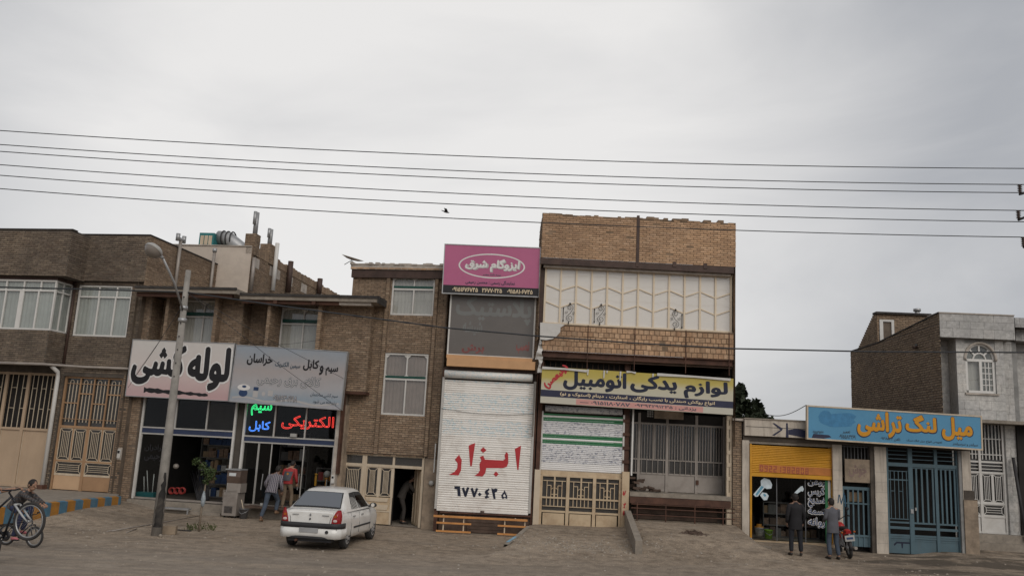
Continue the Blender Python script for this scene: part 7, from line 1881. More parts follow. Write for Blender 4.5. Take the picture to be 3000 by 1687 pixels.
# iron rods lying on the ground
for k, ((x0, y0), (x1, y1), lab) in enumerate((((312, 1553), (590, 1510), 'longest thin iron rod lying towards the lamp post'), ((330, 1552), (470, 1528), 'thin pale rod lying left of the lamp post foot'), ((370, 1558), (400, 1545), 'short rod end lying nearest the street'))):
    a, b = gpt(x0, y0, .03), gpt(x1, y1, .05); a.z = gz(a.x, a.y)+.014; b.z = gz(b.x, b.y)+.02; m = a.lerp(b, .5); m.z = gz(m.x, m.y)+.02
    solo('iron_rod', MB().tube([tuple(a), tuple(m), tuple(b)], .012, 6), 'cooler_metal', lab, 'rod', group='iron rods on the ground')
a, b = gpt(512, 1554, 0), gpt(560, 1556, 0); solo('black_hose', MB().tube([tuple(a+Vector((0, 0, .03))), tuple(a.lerp(b, .5)+Vector((0, .05, .02))), tuple(b+Vector((0, 0, .02)))], .016, 6), 'black', 'short black hose between the stone block and the sapling', 'hose')
# sapling
sp = gpt(583, 1553, .02); Fs = Frame(0, sp.y, 0)
T = Thing('sapling', 'leaning young tree with a small leafy top and a bag tied to its stem', 'tree', Matrix.Translation(sp))
st_ = [(sp.x, sp.y, 0), (Fs.u(590, 1490), sp.y, Fs.v(590, 1490)), (Fs.u(602, 1420), sp.y, Fs.v(602, 1420)), (Fs.u(610, 1390), sp.y, Fs.v(610, 1390)), (Fs.u(597, 1362), sp.y, Fs.v(597, 1362)), (Fs.u(580, 1346), sp.y, Fs.v(580, 1346))]
T.add('trunk', MB().tube(st_, [.032, .026, .022, .018, .012, .006], 7), 'bark')
mat('tied_bag', (.26, .29, .31), .5, .3, 20)
T.add('tied_bag', MB().lathe((st_[1][0]+.03, sp.y-.02, st_[1][2]+.32), [(.015, -.26), (.06, -.18), (.065, -.05), (.04, .08), (.015, .16)], 8), 'tied_bag')
def leaves(mb, c, r, n, rl, l0=.06):
    for k in range(n):
        v = Vector((rl.gauss(0, 1), rl.gauss(0, 1), rl.gauss(0, 1))).normalized()*(rl.random()**.5)
        p = Vector((c[0]+v.x*r[0], c[1]+v.y*r[1], c[2]+v.z*r[2]))
        t = Vector((rl.uniform(-1, 1), rl.uniform(-1, 1), rl.uniform(-1.2, .5))).normalized(); s_ = t.cross(Vector((rl.uniform(-1, 1), rl.uniform(-1, 1), 1))).normalized(); l = l0*rl.uniform(.7, 1.3)
        q = p+t*l; nn = t.cross(s_)*l*.12
        mb.q(tuple(p), tuple(p+t*l*.45+s_*l*.36+nn), tuple(q)); mb.q(tuple(p), tuple(q), tuple(p+t*l*.45-s_*l*.36+nn))
rl = random.Random(21)
for (px, py, r, n) in ((578, 1348, .1, 70), (594, 1362, .12, 90), (606, 1380, .14, 110), (618, 1396, .13, 90), (604, 1408, .09, 50), (622, 1376, .08, 40), (570, 1352, .06, 24)):
    mb = MB(); leaves(mb, (Fs.u(px, py), sp.y, Fs.v(px, py)), (r, r, r), n, rl, .075); T.add('leaf_clump', mb, 'leaf')
rl = random.Random(22)
for px, py, n, lab in ((560, 1552, 26, 'tuft of yellow-green weeds left of the sapling'), (584, 1548, 16, 'small green weed at the foot of the sapling'), (618, 1552, 14, 'dry weed tuft right of the sapling')):
    c = gpt(px, py, 0); mb = MB()
    for k in range(n):
        a = rl.random()*6.28; l = rl.uniform(.1, .24); x, y = c.x+rl.gauss(0, .07), c.y+rl.gauss(0, .06); dx, dy = math.cos(a)*l*.5, math.sin(a)*l*.5
        mb.q((x-.008, y, 0), (x+.008, y, 0), (x+dx*.6+.005, y+dy*.6, l*.7), (x+dx, y+dy, l*.9))
        if k % 2 == 0: leaves(mb, (x+dx*.7, y+dy*.7, l*.7), (.03, .03, .03), 3, rl, .05)
    solo('weed', mb, 'weed', lab, 'weed', group='weeds round the sapling')
c = gpt(2030, 1550, .6); mb = MB(); rl = random.Random(31)
for k in range(120):
    x, y = c.x+rl.gauss(0, .2), c.y+rl.gauss(0, .12); h = max(.015, .1-abs(x-c.x)*.25); mb.q((x, y, gz(x, y)), (x+rl.uniform(-.1, .1), y+.02, gz(x, y)+h*rl.random()), (x+rl.uniform(-.12, .12), y+rl.uniform(-.1, .1), gz(x, y)+h*rl.random()))
solo('straw_heap', mb, 'wood_dark', 'small heap of dark straw on the right ramp', 'heap')
# painted edge strip of the ramp
mb = MB(); pts = [gpt(1548, 1540, .36), gpt(1515, 1566, .27), gpt(1481, 1593, .17)]
for a, b in zip(pts, pts[1:]):
    za, zb2 = gz(a.x+.2, a.y)+.004, gz(b.x+.2, b.y)+.004
    mb.q((a.x-.05, a.y, -.05), (b.x-.05, b.y, -.05), (b.x-.05, b.y, zb2), (a.x-.05, a.y, za)); mb.q((a.x-.05, a.y, za), (b.x-.05, b.y, zb2), (b.x+.08, b.y, zb2), (a.x+.08, a.y, za))
solo('ramp_edge', mb, 'concrete', 'thin concrete edge along the left side of the ramp', 'kerb')
mb = MB(); pts = [gpt(1512, 1568, .27), gpt(1488, 1588, .18)]
a, b = pts; za, zb2 = gz(a.x+.2, a.y)+.01, gz(b.x+.2, b.y)+.01
mb.q((a.x-.056, a.y, za-.05), (b.x-.056, b.y, zb2-.05), (b.x-.056, b.y, zb2), (a.x-.056, a.y, za)).q((a.x-.056, a.y, za), (b.x-.056, b.y, zb2), (b.x+.03, b.y, zb2), (a.x+.03, a.y, za))
solo('painted_mark', mb, 'sticker_blue', 'worn blue painted mark on the edge of the ramp', 'paint mark')
# broken edge stones on the right side of the ramp
rl = random.Random(17)
for k, (px, py, lab) in enumerate(((2215, 1562, 'flat edge stone of the ramp nearest the yellow post'), (2238, 1580, 'middle broken edge stone of the ramp by the buckets'), (2256, 1592, 'lowest broken edge stone of the ramp, nearest the street'))):
    c = gpt(px, py, .36); f = Frame(c.x, c.y, R(-35+k*12)); z = gz(c.x, c.y)
    solo('edge_stone', MB(f).prism([(-.22, z-.15), (.22, z-.15), (.2, z+.05), (-.05, z+.075), (-.2, z+.06)], -.1, .1), 'concrete', lab, 'stone', group='edge stones of the ramp')

# ============================================================ white saloon car
cb_ = gpt(1007, 1607, 0); cf_ = gpt(1078, 1577, 0); cl_ = gpt(853, 1596, 0)
fw2 = (cf_-cb_); ya_ = math.atan2(fw2.y, fw2.x)
perp = (cl_-cb_); yb_ = math.atan2(perp.y, perp.x)-PI/2
yaw = math.atan2(math.sin(ya_)+math.sin(yb_), math.cos(ya_)+math.cos(yb_))
cc = (cb_+cl_)/2 + Vector((math.cos(yaw), math.sin(yaw), 0))*.02
print('car', cb_, cf_, cl_, math.degrees(ya_), math.degrees(yb_), fw2.length, perp.length)
FC = Frame(0, 0); FC.M = Matrix.Translation((cc.x, cc.y, .01)) @ Matrix.Rotation(yaw, 4, 'Z') @ Matrix.Diagonal((.875, .885, .92, 1)); FC.ang = yaw
m, t, b = newmat('car_white'); b.inputs['Base Color'].default_value = (.74, .73, .7, 1); b.inputs['Roughness'].default_value = .3; b.inputs['Coat Weight'].default_value = .6; b.inputs['Coat Roughness'].default_value = .08
c_ = ramp(t, posnoise(t, 1.4, 5, .7), [(.35, (.74, .73, .7)), (.75, (.58, .555, .52))]); t.links.new(c_, b.inputs['Base Color'])
mat('car_black', (.03, .03, .032), .6, .1, 5); mat('tyre', (.035, .033, .032), .85, .2, 8, bump=.2); mat('hubcap', (.42, .42, .42), .4, .12, 9, metal=.4)
m, t, b = newmat('tail_red'); b.inputs['Base Color'].default_value = (.27, .012, .014, 1); b.inputs['Roughness'].default_value = .15
mat('tail_orange', (.36, .09, .015), .2, .05, 5, bump=0); mat('tail_white', (.55, .45, .42), .2, .05, 5, bump=0)
glassmat('car_glass', (.2, .21, .21), .3)
T = Thing('white_car', 'white four-door saloon parked with its back to the street', 'car', FC.M)
def lerp_tab(tab, x):
    if x <= tab[0][0]: return tab[0][1]
    for (a, va), (b, vb_) in zip(tab, tab[1:]):
        if x <= b: t = (x-a)/(b-a); t = t*t*(3-2*t)*.5+t*.5; return va+(vb_-va)*t
    return tab[-1][1]
ZT = [(-.82, .93), (-.76, .985), (-.6, 1.01), (-.3, 1.0), (0, .96), (2.1, .93), (2.5, .95), (3.0, .88), (3.3, .78), (3.45, .62)]
WD = [(-.82, .74), (-.76, .8), (-.6, .835), (-.2, .86), (.5, .868), (2.2, .868), (2.9, .84), (3.25, .76), (3.45, .6)]
ZB = [(-.82, .42), (-.7, .3), (-.4, .22), (2.9, .2), (3.3, .24), (3.45, .38)]
def sec(x):
    w_, zt, zb = lerp_tab(WD, x), lerp_tab(ZT, x), lerp_tab(ZB, x)
    return [(0, zb), (.72*w_, zb), (.93*w_, zb+.05), (.985*w_, zb+.16), (w_, .52), (1.0*w_, .68), (.985*w_, zt-.16), (.955*w_, zt-.06), (.88*w_, zt-.012), (.6*w_, zt+.006), (0, zt+.012)]
xs = [-.82, -.8, -.76, -.7, -.6, -.45, -.3, -.15]+[x*.15 for x in range(0, 20)]+[2.95, 3.1, 3.25, 3.35, 3.42, 3.45]
mb = MB(FC); n = 20
for x in xs:
    h = sec(x); ring = [(y, z) for y, z in h]+[(-y, z) for y, z in h[::-1][1:-1]]
    for y, z in ring: mb.vs.append(FC.M @ Vector((x, y, z)))
for i in range(len(xs)-1):
    for k in range(n): l = (k+1) % n; mb.fs.append((i*n+k, i*n+l, (i+1)*n+l, (i+1)*n+k)[::-1])
mb.fs.append(tuple(range(n))); mb.fs.append(tuple((len(xs)-1)*n+k for k in range(n))[::-1]); mb.smooth = set(range(len(mb.fs)-2))
body = T.add('body', mb, 'car_white')
# wheel arches cut out of the body
cut = MB(FC)
for x in (0, 2.63):
    for s_ in (-1, 1): cut.tube([(x, s_*.5, .3), (x, s_*1.1, .3)], .352, 28)
co_ = link('arch_cutter', cut.mesh('cut', T.I), 'car_black', T.o)
mod = body.modifiers.new('arches', 'BOOLEAN'); mod.object = co_; mod.operation = 'DIFFERENCE'; mod.solver = 'EXACT'
dg = bpy.context.evaluated_depsgraph_get(); me = bpy.data.meshes.new_from_object(body.evaluated_get(dg)); body.modifiers.clear(); body.data = me; bpy.data.objects.remove(co_)
# roof and pillars
ZR = [(-.5, .985), (-.42, 1.0), (.22, 1.42), (.42, 1.485), (.8, 1.51), (1.3, 1.505), (1.6, 1.455), (2.4, .95)]
def gh(x):
    zr = lerp_tab(ZR, x) if x > .22 else (1.0+(x+.42)/.64*.42 if x > -.42 else .985)
    if x > 1.6: zr = 1.455-(x-1.6)/.8*.505
    wt = .8-(zr-.95)/.55*.235
    return zr, wt
mb = MB(FC); xs2 = [-.5, -.42, -.2, 0, .15, .22, .3, .42, .6, .8, 1.05, 1.3, 1.45, 1.6, 1.8, 2.1, 2.4]; n = 13
for x in xs2:
    zr, wt = gh(x); h = [(.812, .94), (wt+(.812-wt)*.5, (.94+zr)/2), (wt+.02, max(.94, zr-.075)), (wt-.03, max(.945, zr-.022)), (wt*.82, max(.95, zr-.004)), (wt*.45, zr+.012), (0, zr+.018)]
    for y, z in h+[(-y, z) for y, z in h[::-1][1:]]: mb.vs.append(FC.M @ Vector((x, y, z)))
for i in range(len(xs2)-1):
    for k in range(n-1): mb.fs.append((i*n+k, i*n+k+1, (i+1)*n+k+1, (i+1)*n+k)[::-1])
mb.smooth = set(range(len(mb.fs))); T.add('roof', mb, 'car_white')
rw = lambda t, y, o=.014: (-.42+.64*t-o*.55, y, 1.0+.42*t+o*.84+.004)
def pane(poly3, m, name='window', parent=None, lab=None):
    return T.add(name, MB(FC).q(*poly3), m, parent, lab)
def wrow(t, hw, n=6): return [rw(t, hw*(1-2*k/n), .014+.012*(1-(1-2*k/n)**2)) for k in range(n+1)]
mb = MB(FC)
for off, t0, t1, w0, w1, m_2, nm2 in ((.010, .07, .97, .685, .565, 'car_black', 'window_seal'), (.02, .115, .925, .655, .54, 'car_glass', 'rear_window')):
    mb = MB(FC); rows = []
    for j in range(4):
        t = t0+(t1-t0)*j/3; hw0 = w0+(w1-w0)*j/3
        rows.append([rw(t, hw0*(1-2*k/8), off+.014*(1-(1-2*k/8)**2)) for k in range(9)])
    for j in range(3):
        for k in range(8): mb.q(rows[j][k], rows[j][k+1], rows[j+1][k+1], rows[j+1][k])
    mb.smooth = set(range(len(mb.fs))); T.add(nm2, mb, m_2)
T.add('parcel_shelf', MB(FC).box(-.2, .3, -.6, .6, .93, .96), 'plastic_grey')
def sy(x, z):
    zr, wt = gh(x); zt_2 = max(.95, zr-.075); t = max(0, min(1, (z-.94)/(zt_2-.94))); return .812+(wt+.02-.812)*t
for s_ in (-1, 1):
    for nm2, pl in (('rear_door_window', [(.3, 1.0), (.92, .995), (.92, 1.4), (.52, 1.385)]), ('front_door_window', [(.99, .995), (2.02, .99), (1.62, 1.34), (1.5, 1.385), (.99, 1.405)])):
        pts = [(x, s_*(sy(min(max(x, .6), 1.4), z)+.012), z) for x, z in pl]
        T.add(nm2, MB(FC).q(*(pts if s_ < 0 else pts[::-1])), 'car_glass')
        cx_, cz_ = sum(p[0] for p in pl)/len(pl), sum(p[1] for p in pl)/len(pl)
        pts = [(cx_+(x-cx_)*1.07, s_*(sy(min(max(x, .6), 1.4), z)+.008), cz_+(z-cz_)*1.1) for x, z in pl]
        T.add('window_seal', MB(FC).q(*(pts if s_ < 0 else pts[::-1])), 'car_black')
    for x in (.18, .955, 2.08):   # door shut lines, handles, rubbing strip
        y = lerp_tab(WD, x)
        T.add('door_seam', MB(FC).tube([(x, s_*(y*.957), .9), (x, s_*(y*.988), .75), (x, s_*(y+.001), .6), (x-.0, s_*(y*.99), .35)], .005, 4), 'car_black')
    for x in (.3, 1.12): T.add('door_handle', MB(FC).box(x, x+.16, min(s_*.85, s_*.885), max(s_*.85, s_*.885), .8, .83), 'galv')
    T.add('rubbing_strip', MB(FC).box(.4, 2.1, min(s_*.86, s_*.882), max(s_*.86, s_*.882), .5, .545), 'car_black')
    mi = T.add('mirror', MB(FC).ell((2.02, s_*.95, 1.02), (.06, .11, .07), 12, 8), 'car_black'); T.add('mirror_arm', MB(FC).tube([(2.05, s_*.8, .98), (2.03, s_*.9, 1.0)], .025, 6), 'car_black', mi)
    T.add('mirror_glass', MB(FC).lathe((1.958, s_*.95, 1.02), [(0, -.0), (.055, .0)], 12, 'X'), 'glass_mirror', mi)
    # tail lamp: tall wedge on the corner
    tl = T.add('tail_light', MB(FC).prism([(-.0, 0)]*0 or [], 0, 0) if False else MB(FC), 'tail_red')
    mb = MB(FC)
    prof = [(.69, .6, .79, -.845, -.68), (.78, .615, .8, -.848, -.68), (.88, .645, .8, -.838, -.68), (.97, .69, .785, -.81, -.69), (1.03, .73, .765, -.768, -.7)]   # z, y inner, y outer, x rear, x where it wraps to
    for z, yi, yo, xr, xw in prof:
        for x, y in ((xr+.0, yi), (xr, (yi+yo)/2), (xr+.02, yo-.035), (xr+.075, yo+.015), (xw, yo+.04)): mb.vs.append(FC.M @ Vector((x, s_*y, z)))
    for j in range(4):
        for k in range(4):
            f = (j*5+k, j*5+k+1, (j+1)*5+k+1, (j+1)*5+k); mb.fs.append(f if s_ < 0 else f[::-1])
    mb.fs.append((20, 21, 22, 23, 24) if s_ < 0 else (24, 23, 22, 21, 20))
    tl.data = mb.mesh('tail_light', T.I); tl.data.materials.append(MATS['tail_red'])
    T.add('indicator', MB(FC).box(-.856, -.83, min(s_*.665, s_*.74), max(s_*.665, s_*.74), .84, .9), 'tail_orange', tl)
    T.add('reversing_lamp', MB(FC).ell((-.85, s_*.7, .755), (.012, .06, .035), 12, 7), 'tail_white', tl)
# bumper: white shell with the black band, black patch for its shaded recess, plate, badge, lettering
def belt(z0, z1, o, x1=-.3, inner=.0):
    mb = MB(FC); P = []
    for k in range(15):
        y = 1-2*k/14; x = -.82-o-.035*(1-y*y); P.append((x, y*(.79+o)))
    P = [(x1, .855+o), (-.62, .84+o), (-.74, .82+o)]+P[1:-1]+[(-.74, -.82-o), (-.62, -.84-o), (x1, -.855-o)]
    for x, y in P:
        for z in (z0, z1): mb.vs.append(FC.M @ Vector((x, y, z)))
        for z in (z1, z0): mb.vs.append(FC.M @ Vector((x*.96+.01, y*.94, z)))
    for i in range(len(P)-1):
        a, b = i*4, i*4+4
        mb.smooth.add(len(mb.fs)); mb.fs += [(a, b, b+1, a+1), (a+1, b+1, b+2, a+2), (a+3, a, b, b+3)[::-1]]
    return mb
bu = T.add('bumper', belt(.3, .555, .02), 'car_white'); T.add('black_band', belt(.555, .685, .028, -.42), 'car_black', bu)
mb = MB(FC)
for k in range(12):
    q = []
    for t in (k/12, (k+1)/12):
        y = -.56+1.12*t; x = -.846-.035*(1-(y/.82)**2); q += [(x, y, .296), (x, y, .35-.055*abs(2*t-1)**6)]
    mb.q(q[2], q[0], q[1], q[3])
T.add('recess_shade', mb, 'car_black', bu)  # black patch gives the bumper's shaded cut-out by colour alone
T.add('towing_eye', MB(FC).tube([(-.865, -.5, .47), (-.885, -.5, .47)], .04, 12), 'car_black', bu)
mat('plate', (.3, .3, .3), .5, .25, 2, bump=0)
T.add('number_plate', MB(FC).box(-.9, -.875, -.26, .26, .445, .56), 'plate')
T.add('badge', MB(FC).prism([(0, 0)]*0 or [(-.855, .86), (-.855, .86)], 0, 0) if False else MB(FC).q((-.848, 0, .835), (-.848, -.032, .88), (-.846, 0, .93), (-.848, .032, .88)), 'galv')
T.add('badge_core', MB(FC).q((-.850, 0, .86), (-.850, -.014, .88), (-.849, 0, .9), (-.850, .014, .88)), 'car_black')
T.add('key_lock', MB(FC).tube([(-.84, 0, .78), (-.852, 0, .78)], .022, 12), 'car_black')
for a, b in ((.33, .5), (-.33, -.52)): T.add('boot_lettering', MB(FC).box(-.847, -.835, min(a, b), max(a, b), .87, .89), 'galv')
for y in (.545, -.545): T.add('boot_seam', MB(FC).tube([(-.828, y, .69), (-.825, y*1.03, .8), (-.8, y*1.16, .95)], .005, 4), 'car_black')
T.add('boot_lip', MB(FC).tube([(-.765+.0, y*.66, .995-.02*y*y) for y in [1-2*k/10 for k in range(11)]], .012, 6), 'car_white')
for x in (0, 2.63):
    for s_ in (-1, 1):
        W = T.add('wheel', MB(FC).lathe((x, s_*.74, .305), [(.19, -.095), (.27, -.098), (.3, -.08), (.308, -.03), (.308, .03), (.3, .08), (.27, .098), (.19, .095)], 28, 'Y'), 'tyre')
        yy = s_*.1; Hc = T.add('hubcap', MB(FC).lathe((x, s_*.74, .305), [(0, yy), (.06, yy), (.08, yy*.85), (.16, yy*.9), (.19, yy*.98), (.2, yy*.8)], 24, 'Y'), 'hubcap', W)
        for k in range(7):
            a = 2*PI*k/7; T.add('vent', MB(FC).tube([(x+.1*math.cos(a), s_*.74+yy*.93, .305+.1*math.sin(a)), (x+.155*math.cos(a), s_*.74+yy*.98, .305+.155*math.sin(a))], .014, 6), 'car_black', W)
T.add('underbody', MB(FC).box(-.74, 3.0, -.6, .6, .2, .45), 'car_black'); T.add('exhaust', MB(FC).tube([(-.3, .35, .24), (-.86, .35, .23)], .03, 8), 'rust_steel')
for x in (.45, 1.35):
    for s_ in (-.36, .36): T.add('seat_back', MB(FC).box(x-.1, x, s_-.25, s_+.25, .5, 1.12).box(x-.09, x-.02, s_-.12, s_+.12, 1.12, 1.28), 'plastic_grey')
# ============================================================ people, bicycles, motorcycle
def skin(name, chains, m, T, M, parent=None, sub=2, extra=None):
    """one continuous skinned surface; chains: [[(x,y,z,r), ...]] whose equal points are shared"""
    vs, rs, es, ix = [], [], [], {}
    for ch in chains:
        prev = None
        for x, y, z, r in ch:
            k = (round(x, 4), round(y, 4), round(z, 4))
            if k not in ix: ix[k] = len(vs); vs.append((x, y, z)); rs.append(r)
            if prev is not None and prev != ix[k]: es.append((prev, ix[k]))
            prev = ix[k]
    me = bpy.data.meshes.new(name); me.from_pydata(vs, es, [])
    o = bpy.data.objects.new(name, me); COL.objects.link(o)
    o.modifiers.new('skin', 'SKIN'); 
    for i, d in enumerate(me.skin_vertices[0].data): d.radius = rs[i] if isinstance(rs[i], tuple) else (rs[i], rs[i]); d.use_root = i == 0
    s_ = o.modifiers.new('sub', 'SUBSURF'); s_.levels = sub; s_.render_levels = sub
    dg = bpy.context.evaluated_depsgraph_get(); nm = bpy.data.meshes.new_from_object(o.evaluated_get(dg))
    bpy.data.objects.remove(o); bpy.data.meshes.remove(me)
    if extra:
        bm = bmesh.new(); bm.from_mesh(nm)
        for e in extra: em = e.mesh('x'); bm.from_mesh(em); bpy.data.meshes.remove(em)
        bm.to_mesh(nm); bm.free()
    nm.transform(T.I @ M); nm.name = name
    nm.polygons.foreach_set('use_smooth', [True]*len(nm.polygons))
    return link(name, nm, m, parent or T.o)
mat('skin', (.32, .185, .125), .55, .08, 8, bump=.05); mat('skin_dark', (.2, .115, .08), .55, .08, 8, bump=.05)
mat('hair', (.018, .014, .012), .7, .3, 20); mat('suit', (.014, .013, .015), .8, .15, 10, bump=.1); mat('trouser_black', (.016, .017, .022), .85, .15, 8)
mat('jacket_red', (.3, .03, .03), .7, .12, 6, bump=.1); mat('jacket_grey', (.075, .075, .085), .75, .15, 6, bump=.1)
mat('shirt_grey', (.095, .095, .108), .85, .12, 8, bump=.1); mat('jeans', (.055, .07, .095), .88, .22, 7, bump=.15); mat('jeans_dark', (.025, .03, .065), .85, .2, 8, bump=.1)
mat('khaki', (.17, .125, .085), .85, .12, 8, bump=.1); mat('shoe', (.03, .025, .022), .6, .2, 8); mat('shoe_tan', (.2, .12, .07), .6, .2, 8); mat('sandal', (.42, .13, .15), .5, .15, 8)
mat('taupe', (.05, .043, .038), .88, .15, 6); mat('shirt_blue', (.25, .33, .42), .85, .1, 8)
def plaid(name, base, warp, weft, sc):
    m, t, b = newmat(name); tc_ = N(t, 'ShaderNodeTexCoord'); sx_ = N(t, 'ShaderNodeSeparateXYZ'); t.links.new(tc_.outputs['Object'], sx_.inputs[0])
    c = base
    for ax, col, s2 in (('X', warp, sc), ('Z', weft, sc*.8)):
        mu = N(t, 'ShaderNodeMath', operation='MULTIPLY'); t.links.new(sx_.outputs[ax], mu.inputs[0]); mu.inputs[1].default_value = s2
        fr_ = N(t, 'ShaderNodeMath', operation='FRACT'); t.links.new(mu.outputs[0], fr_.inputs[0])
        f = ramp(t, fr_.outputs[0], [(.0, (0, 0, 0)), (.62, (0, 0, 0)), (.68, (.85,)*3), (.94, (.85,)*3), (1., (0, 0, 0))]); c = mixc(t, f, c, col)
    t.links.new(c, b.inputs['Base Color']); b.inputs['Roughness'].default_value = .85
plaid('plaid_shirt', (.055, .048, .065), (.36, .34, .35), (.16, .14, .16), 19); plaid('plaid_dark', (.032, .031, .033), (.09, .085, .085), (.07, .05, .042), 16)
def face(c, fwd, r, up=Vector((0, 0, 1))):
    """head: skull, jaw, nose, ears, eye sockets; fwd is where it looks"""
    fwd = Vector(fwd).normalized(); side = fwd.cross(up).normalized(); up2 = side.cross(fwd)
    f = Frame(0, 0); f.M = Matrix.Translation(c) @ Matrix((side, fwd, up2)).transposed().to_4x4()
    mb = MB(f); mb.ell((0, -.005, .015), (r*.78, r*.95, r*1.05), 16, 12).ell((0, r*.22, -r*.55), (r*.55, r*.62, r*.6), 12, 8)
    mb.ell((0, r*.98, -r*.12), (r*.13, r*.2, r*.22), 8, 6)
    for s_ in (-1, 1): mb.ell((s_*r*.8, -.01, -r*.05), (r*.09, r*.2, r*.28), 8, 6)
    mb.ell((0, r*.78, -r*.58), (r*.28, r*.1, r*.07), 8, 5)
    return f, mb
def hand(c, d, palm, r=.04, curl=.6):
    """palm with four unequal bent fingers and a thumb; d = where the fingers point, palm = which way they close"""
    d = Vector(d).normalized(); p = Vector(palm); p = (p-d*p.dot(d)).normalized(); s_ = d.cross(p); c = Vector(c)
    mb = MB(); f = Frame(0, 0); f.M = Matrix.Translation(c+d*.045) @ Matrix((s_, d, p)).transposed().to_4x4(); mb.F = f; mb.ell((0, 0, 0), (.04, .05, .018), 10, 7)
    for k, l in enumerate((.062, .072, .068, .052)):
        b = Vector((-.028+.019*k, .04, 0)); pts = [b]; a = 0
        for j in range(3): a += curl*.7; pts.append(pts[-1]+Vector((0, math.cos(a), math.sin(a)))*l*.36)
        mb.tube(pts, [.0095, .009, .008, .006], 6)
    mb.tube([(-.036, -.02, .004), (-.06, .015, .014), (-.056, .045, .026)], [.012, .0105, .007], 6)
    return mb
def person(label, pos, yaw, s=1., J={}, top='suit', legs='trouser_black', shoes='shoe', hair='hair', skinm='skin', look=(0, 1, -.1), long_coat=False, hemz=None, group=None, bulk=1., panel=None, sleeve=None, curl=.5, short_sleeve=False, headr=.108):
    j = dict(pel=(0, 0, .95), wai=(0, 0, 1.08), che=(0, .0, 1.27), up=(0, -.005, 1.40), nek=(0, .015, 1.49), hed=(0, .03, 1.62),
             shL=(-.175, -.005, 1.42), elL=(-.235, -.03, 1.14), wrL=(-.235, .05, .9), shR=(.175, -.005, 1.42), elR=(.235, -.03, 1.14), wrR=(.235, .05, .9),
             hiL=(-.095, 0, .92), knL=(-.11, .015, .5), anL=(-.115, -.03, .09), toL=(-.13, .13, .035), hiR=(.095, 0, .92), knR=(.11, .015, .5), anR=(.115, -.03, .09), toR=(.13, .13, .035))
    j.update(J)
    T = Thing('person', label, 'person', Matrix.Translation(pos), group)
    M = Matrix.Translation(pos) @ Matrix.Rotation(yaw, 4, 'Z') @ Matrix.Scale(s, 4)
    v = lambda n, r: (*j[n], r); B = bulk
    f, hmb = face(j['hed'], look, headr)
    ch = [[v('pel', .1), v('wai', .095), v('che', .1), v('up', .08), v('nek', .055), (j['hed'][0], j['hed'][1]-.01, j['hed'][2]-.06, .05)]]
    hands = []
    for S_ in 'LR':
        ch.append([v('up', .08), v('sh'+S_, .05), v('el'+S_, .045), v('wr'+S_, .03)])
        ch.append([v('pel', .1), v('hi'+S_, .08), v('kn'+S_, .058), v('an'+S_, .04), v('to'+S_, .03)])
        e, w_ = Vector(j['el'+S_]), Vector(j['wr'+S_]); hands.append(hand(w_, w_-e, j.get('palm'+S_, (1 if S_ == 'L' else -1, .3, 0)), curl=curl))
    body = skin('body', ch, skinm, T, M, extra=[hmb]+hands)
    # trousers, one skin for both legs
    tr = [[v('wai', .125*B), v('pel', .138*B)]]
    for S_ in 'LR': 
        a, k = Vector(j['an'+S_]), Vector(j['kn'+S_]); e = a.lerp(k, .02)
        tr.append([v('pel', .138*B), v('hi'+S_, .1*B), v('kn'+S_, .074), (*a.lerp(k, .3), .066), (*e, .062)])
    skin('trousers', tr, legs, T, M)
    # upper garment: rings along the spine, open at a straight hem, and two sleeves
    FM = Frame(0, 0); FM.M = M; mb = MB(FM)
    sd = (Vector(j['shR'])-Vector(j['shL'])).normalized(); pe, wa_, chs, up2, nk_ = (Vector(j[k]) for k in ('pel', 'wai', 'che', 'up', 'nek'))
    hz_ = .2 if hemz is None else hemz*.13
    st_pts = [(pe+(pe-wa_).normalized()*hz_, .186, .142), (pe, .182, .142), (wa_, .168, .126), (chs, .192, .132), (chs.lerp(up2, .6), .197, .122), (up2.lerp(chs, .08), .178, .104), (up2.lerp(nk_, .35), .125, .085), (up2.lerp(nk_, .65), .082, .072), (up2.lerp(nk_, .95), .066, .064)]
    sp_pts = []
    for (p0_, a0, b0_), (p1_, a1, b1_) in zip(st_pts, st_pts[1:]):
        for i in range(3): t = i/3; sp_pts.append((p0_.lerp(p1_, t), a0+(a1-a0)*t, b0_+(b1_-b0_)*t))
    sp_pts.append(st_pts[-1]); nr = 22
    for i, (c, rx, ry) in enumerate(sp_pts):
        ax = (sp_pts[min(i+1, len(sp_pts)-1)][0]-sp_pts[max(i-1, 0)][0]).normalized(); fw_2 = ax.cross(sd).normalized()
        for k in range(nr):
            a = 2*PI*k/nr; wr = 1+.05*noise.noise(Vector((math.cos(a)*2.2+pos[0], math.sin(a)*2.2, i*.55)))*(1 if i < 17 else .2)
            mb.vs.append(M @ (c+sd*math.cos(a)*rx*B*wr+fw_2*math.sin(a)*ry*B*wr))
    for i in range(len(sp_pts)-1):
        for k in range(nr): l = (k+1) % nr; mb.fs.append((i*nr+k, i*nr+l, (i+1)*nr+l, (i+1)*nr+k))
    mb.smooth = set(range(len(mb.fs)))
    st_ = T.add('jacket' if long_coat or panel else 'shirt', mb, top)
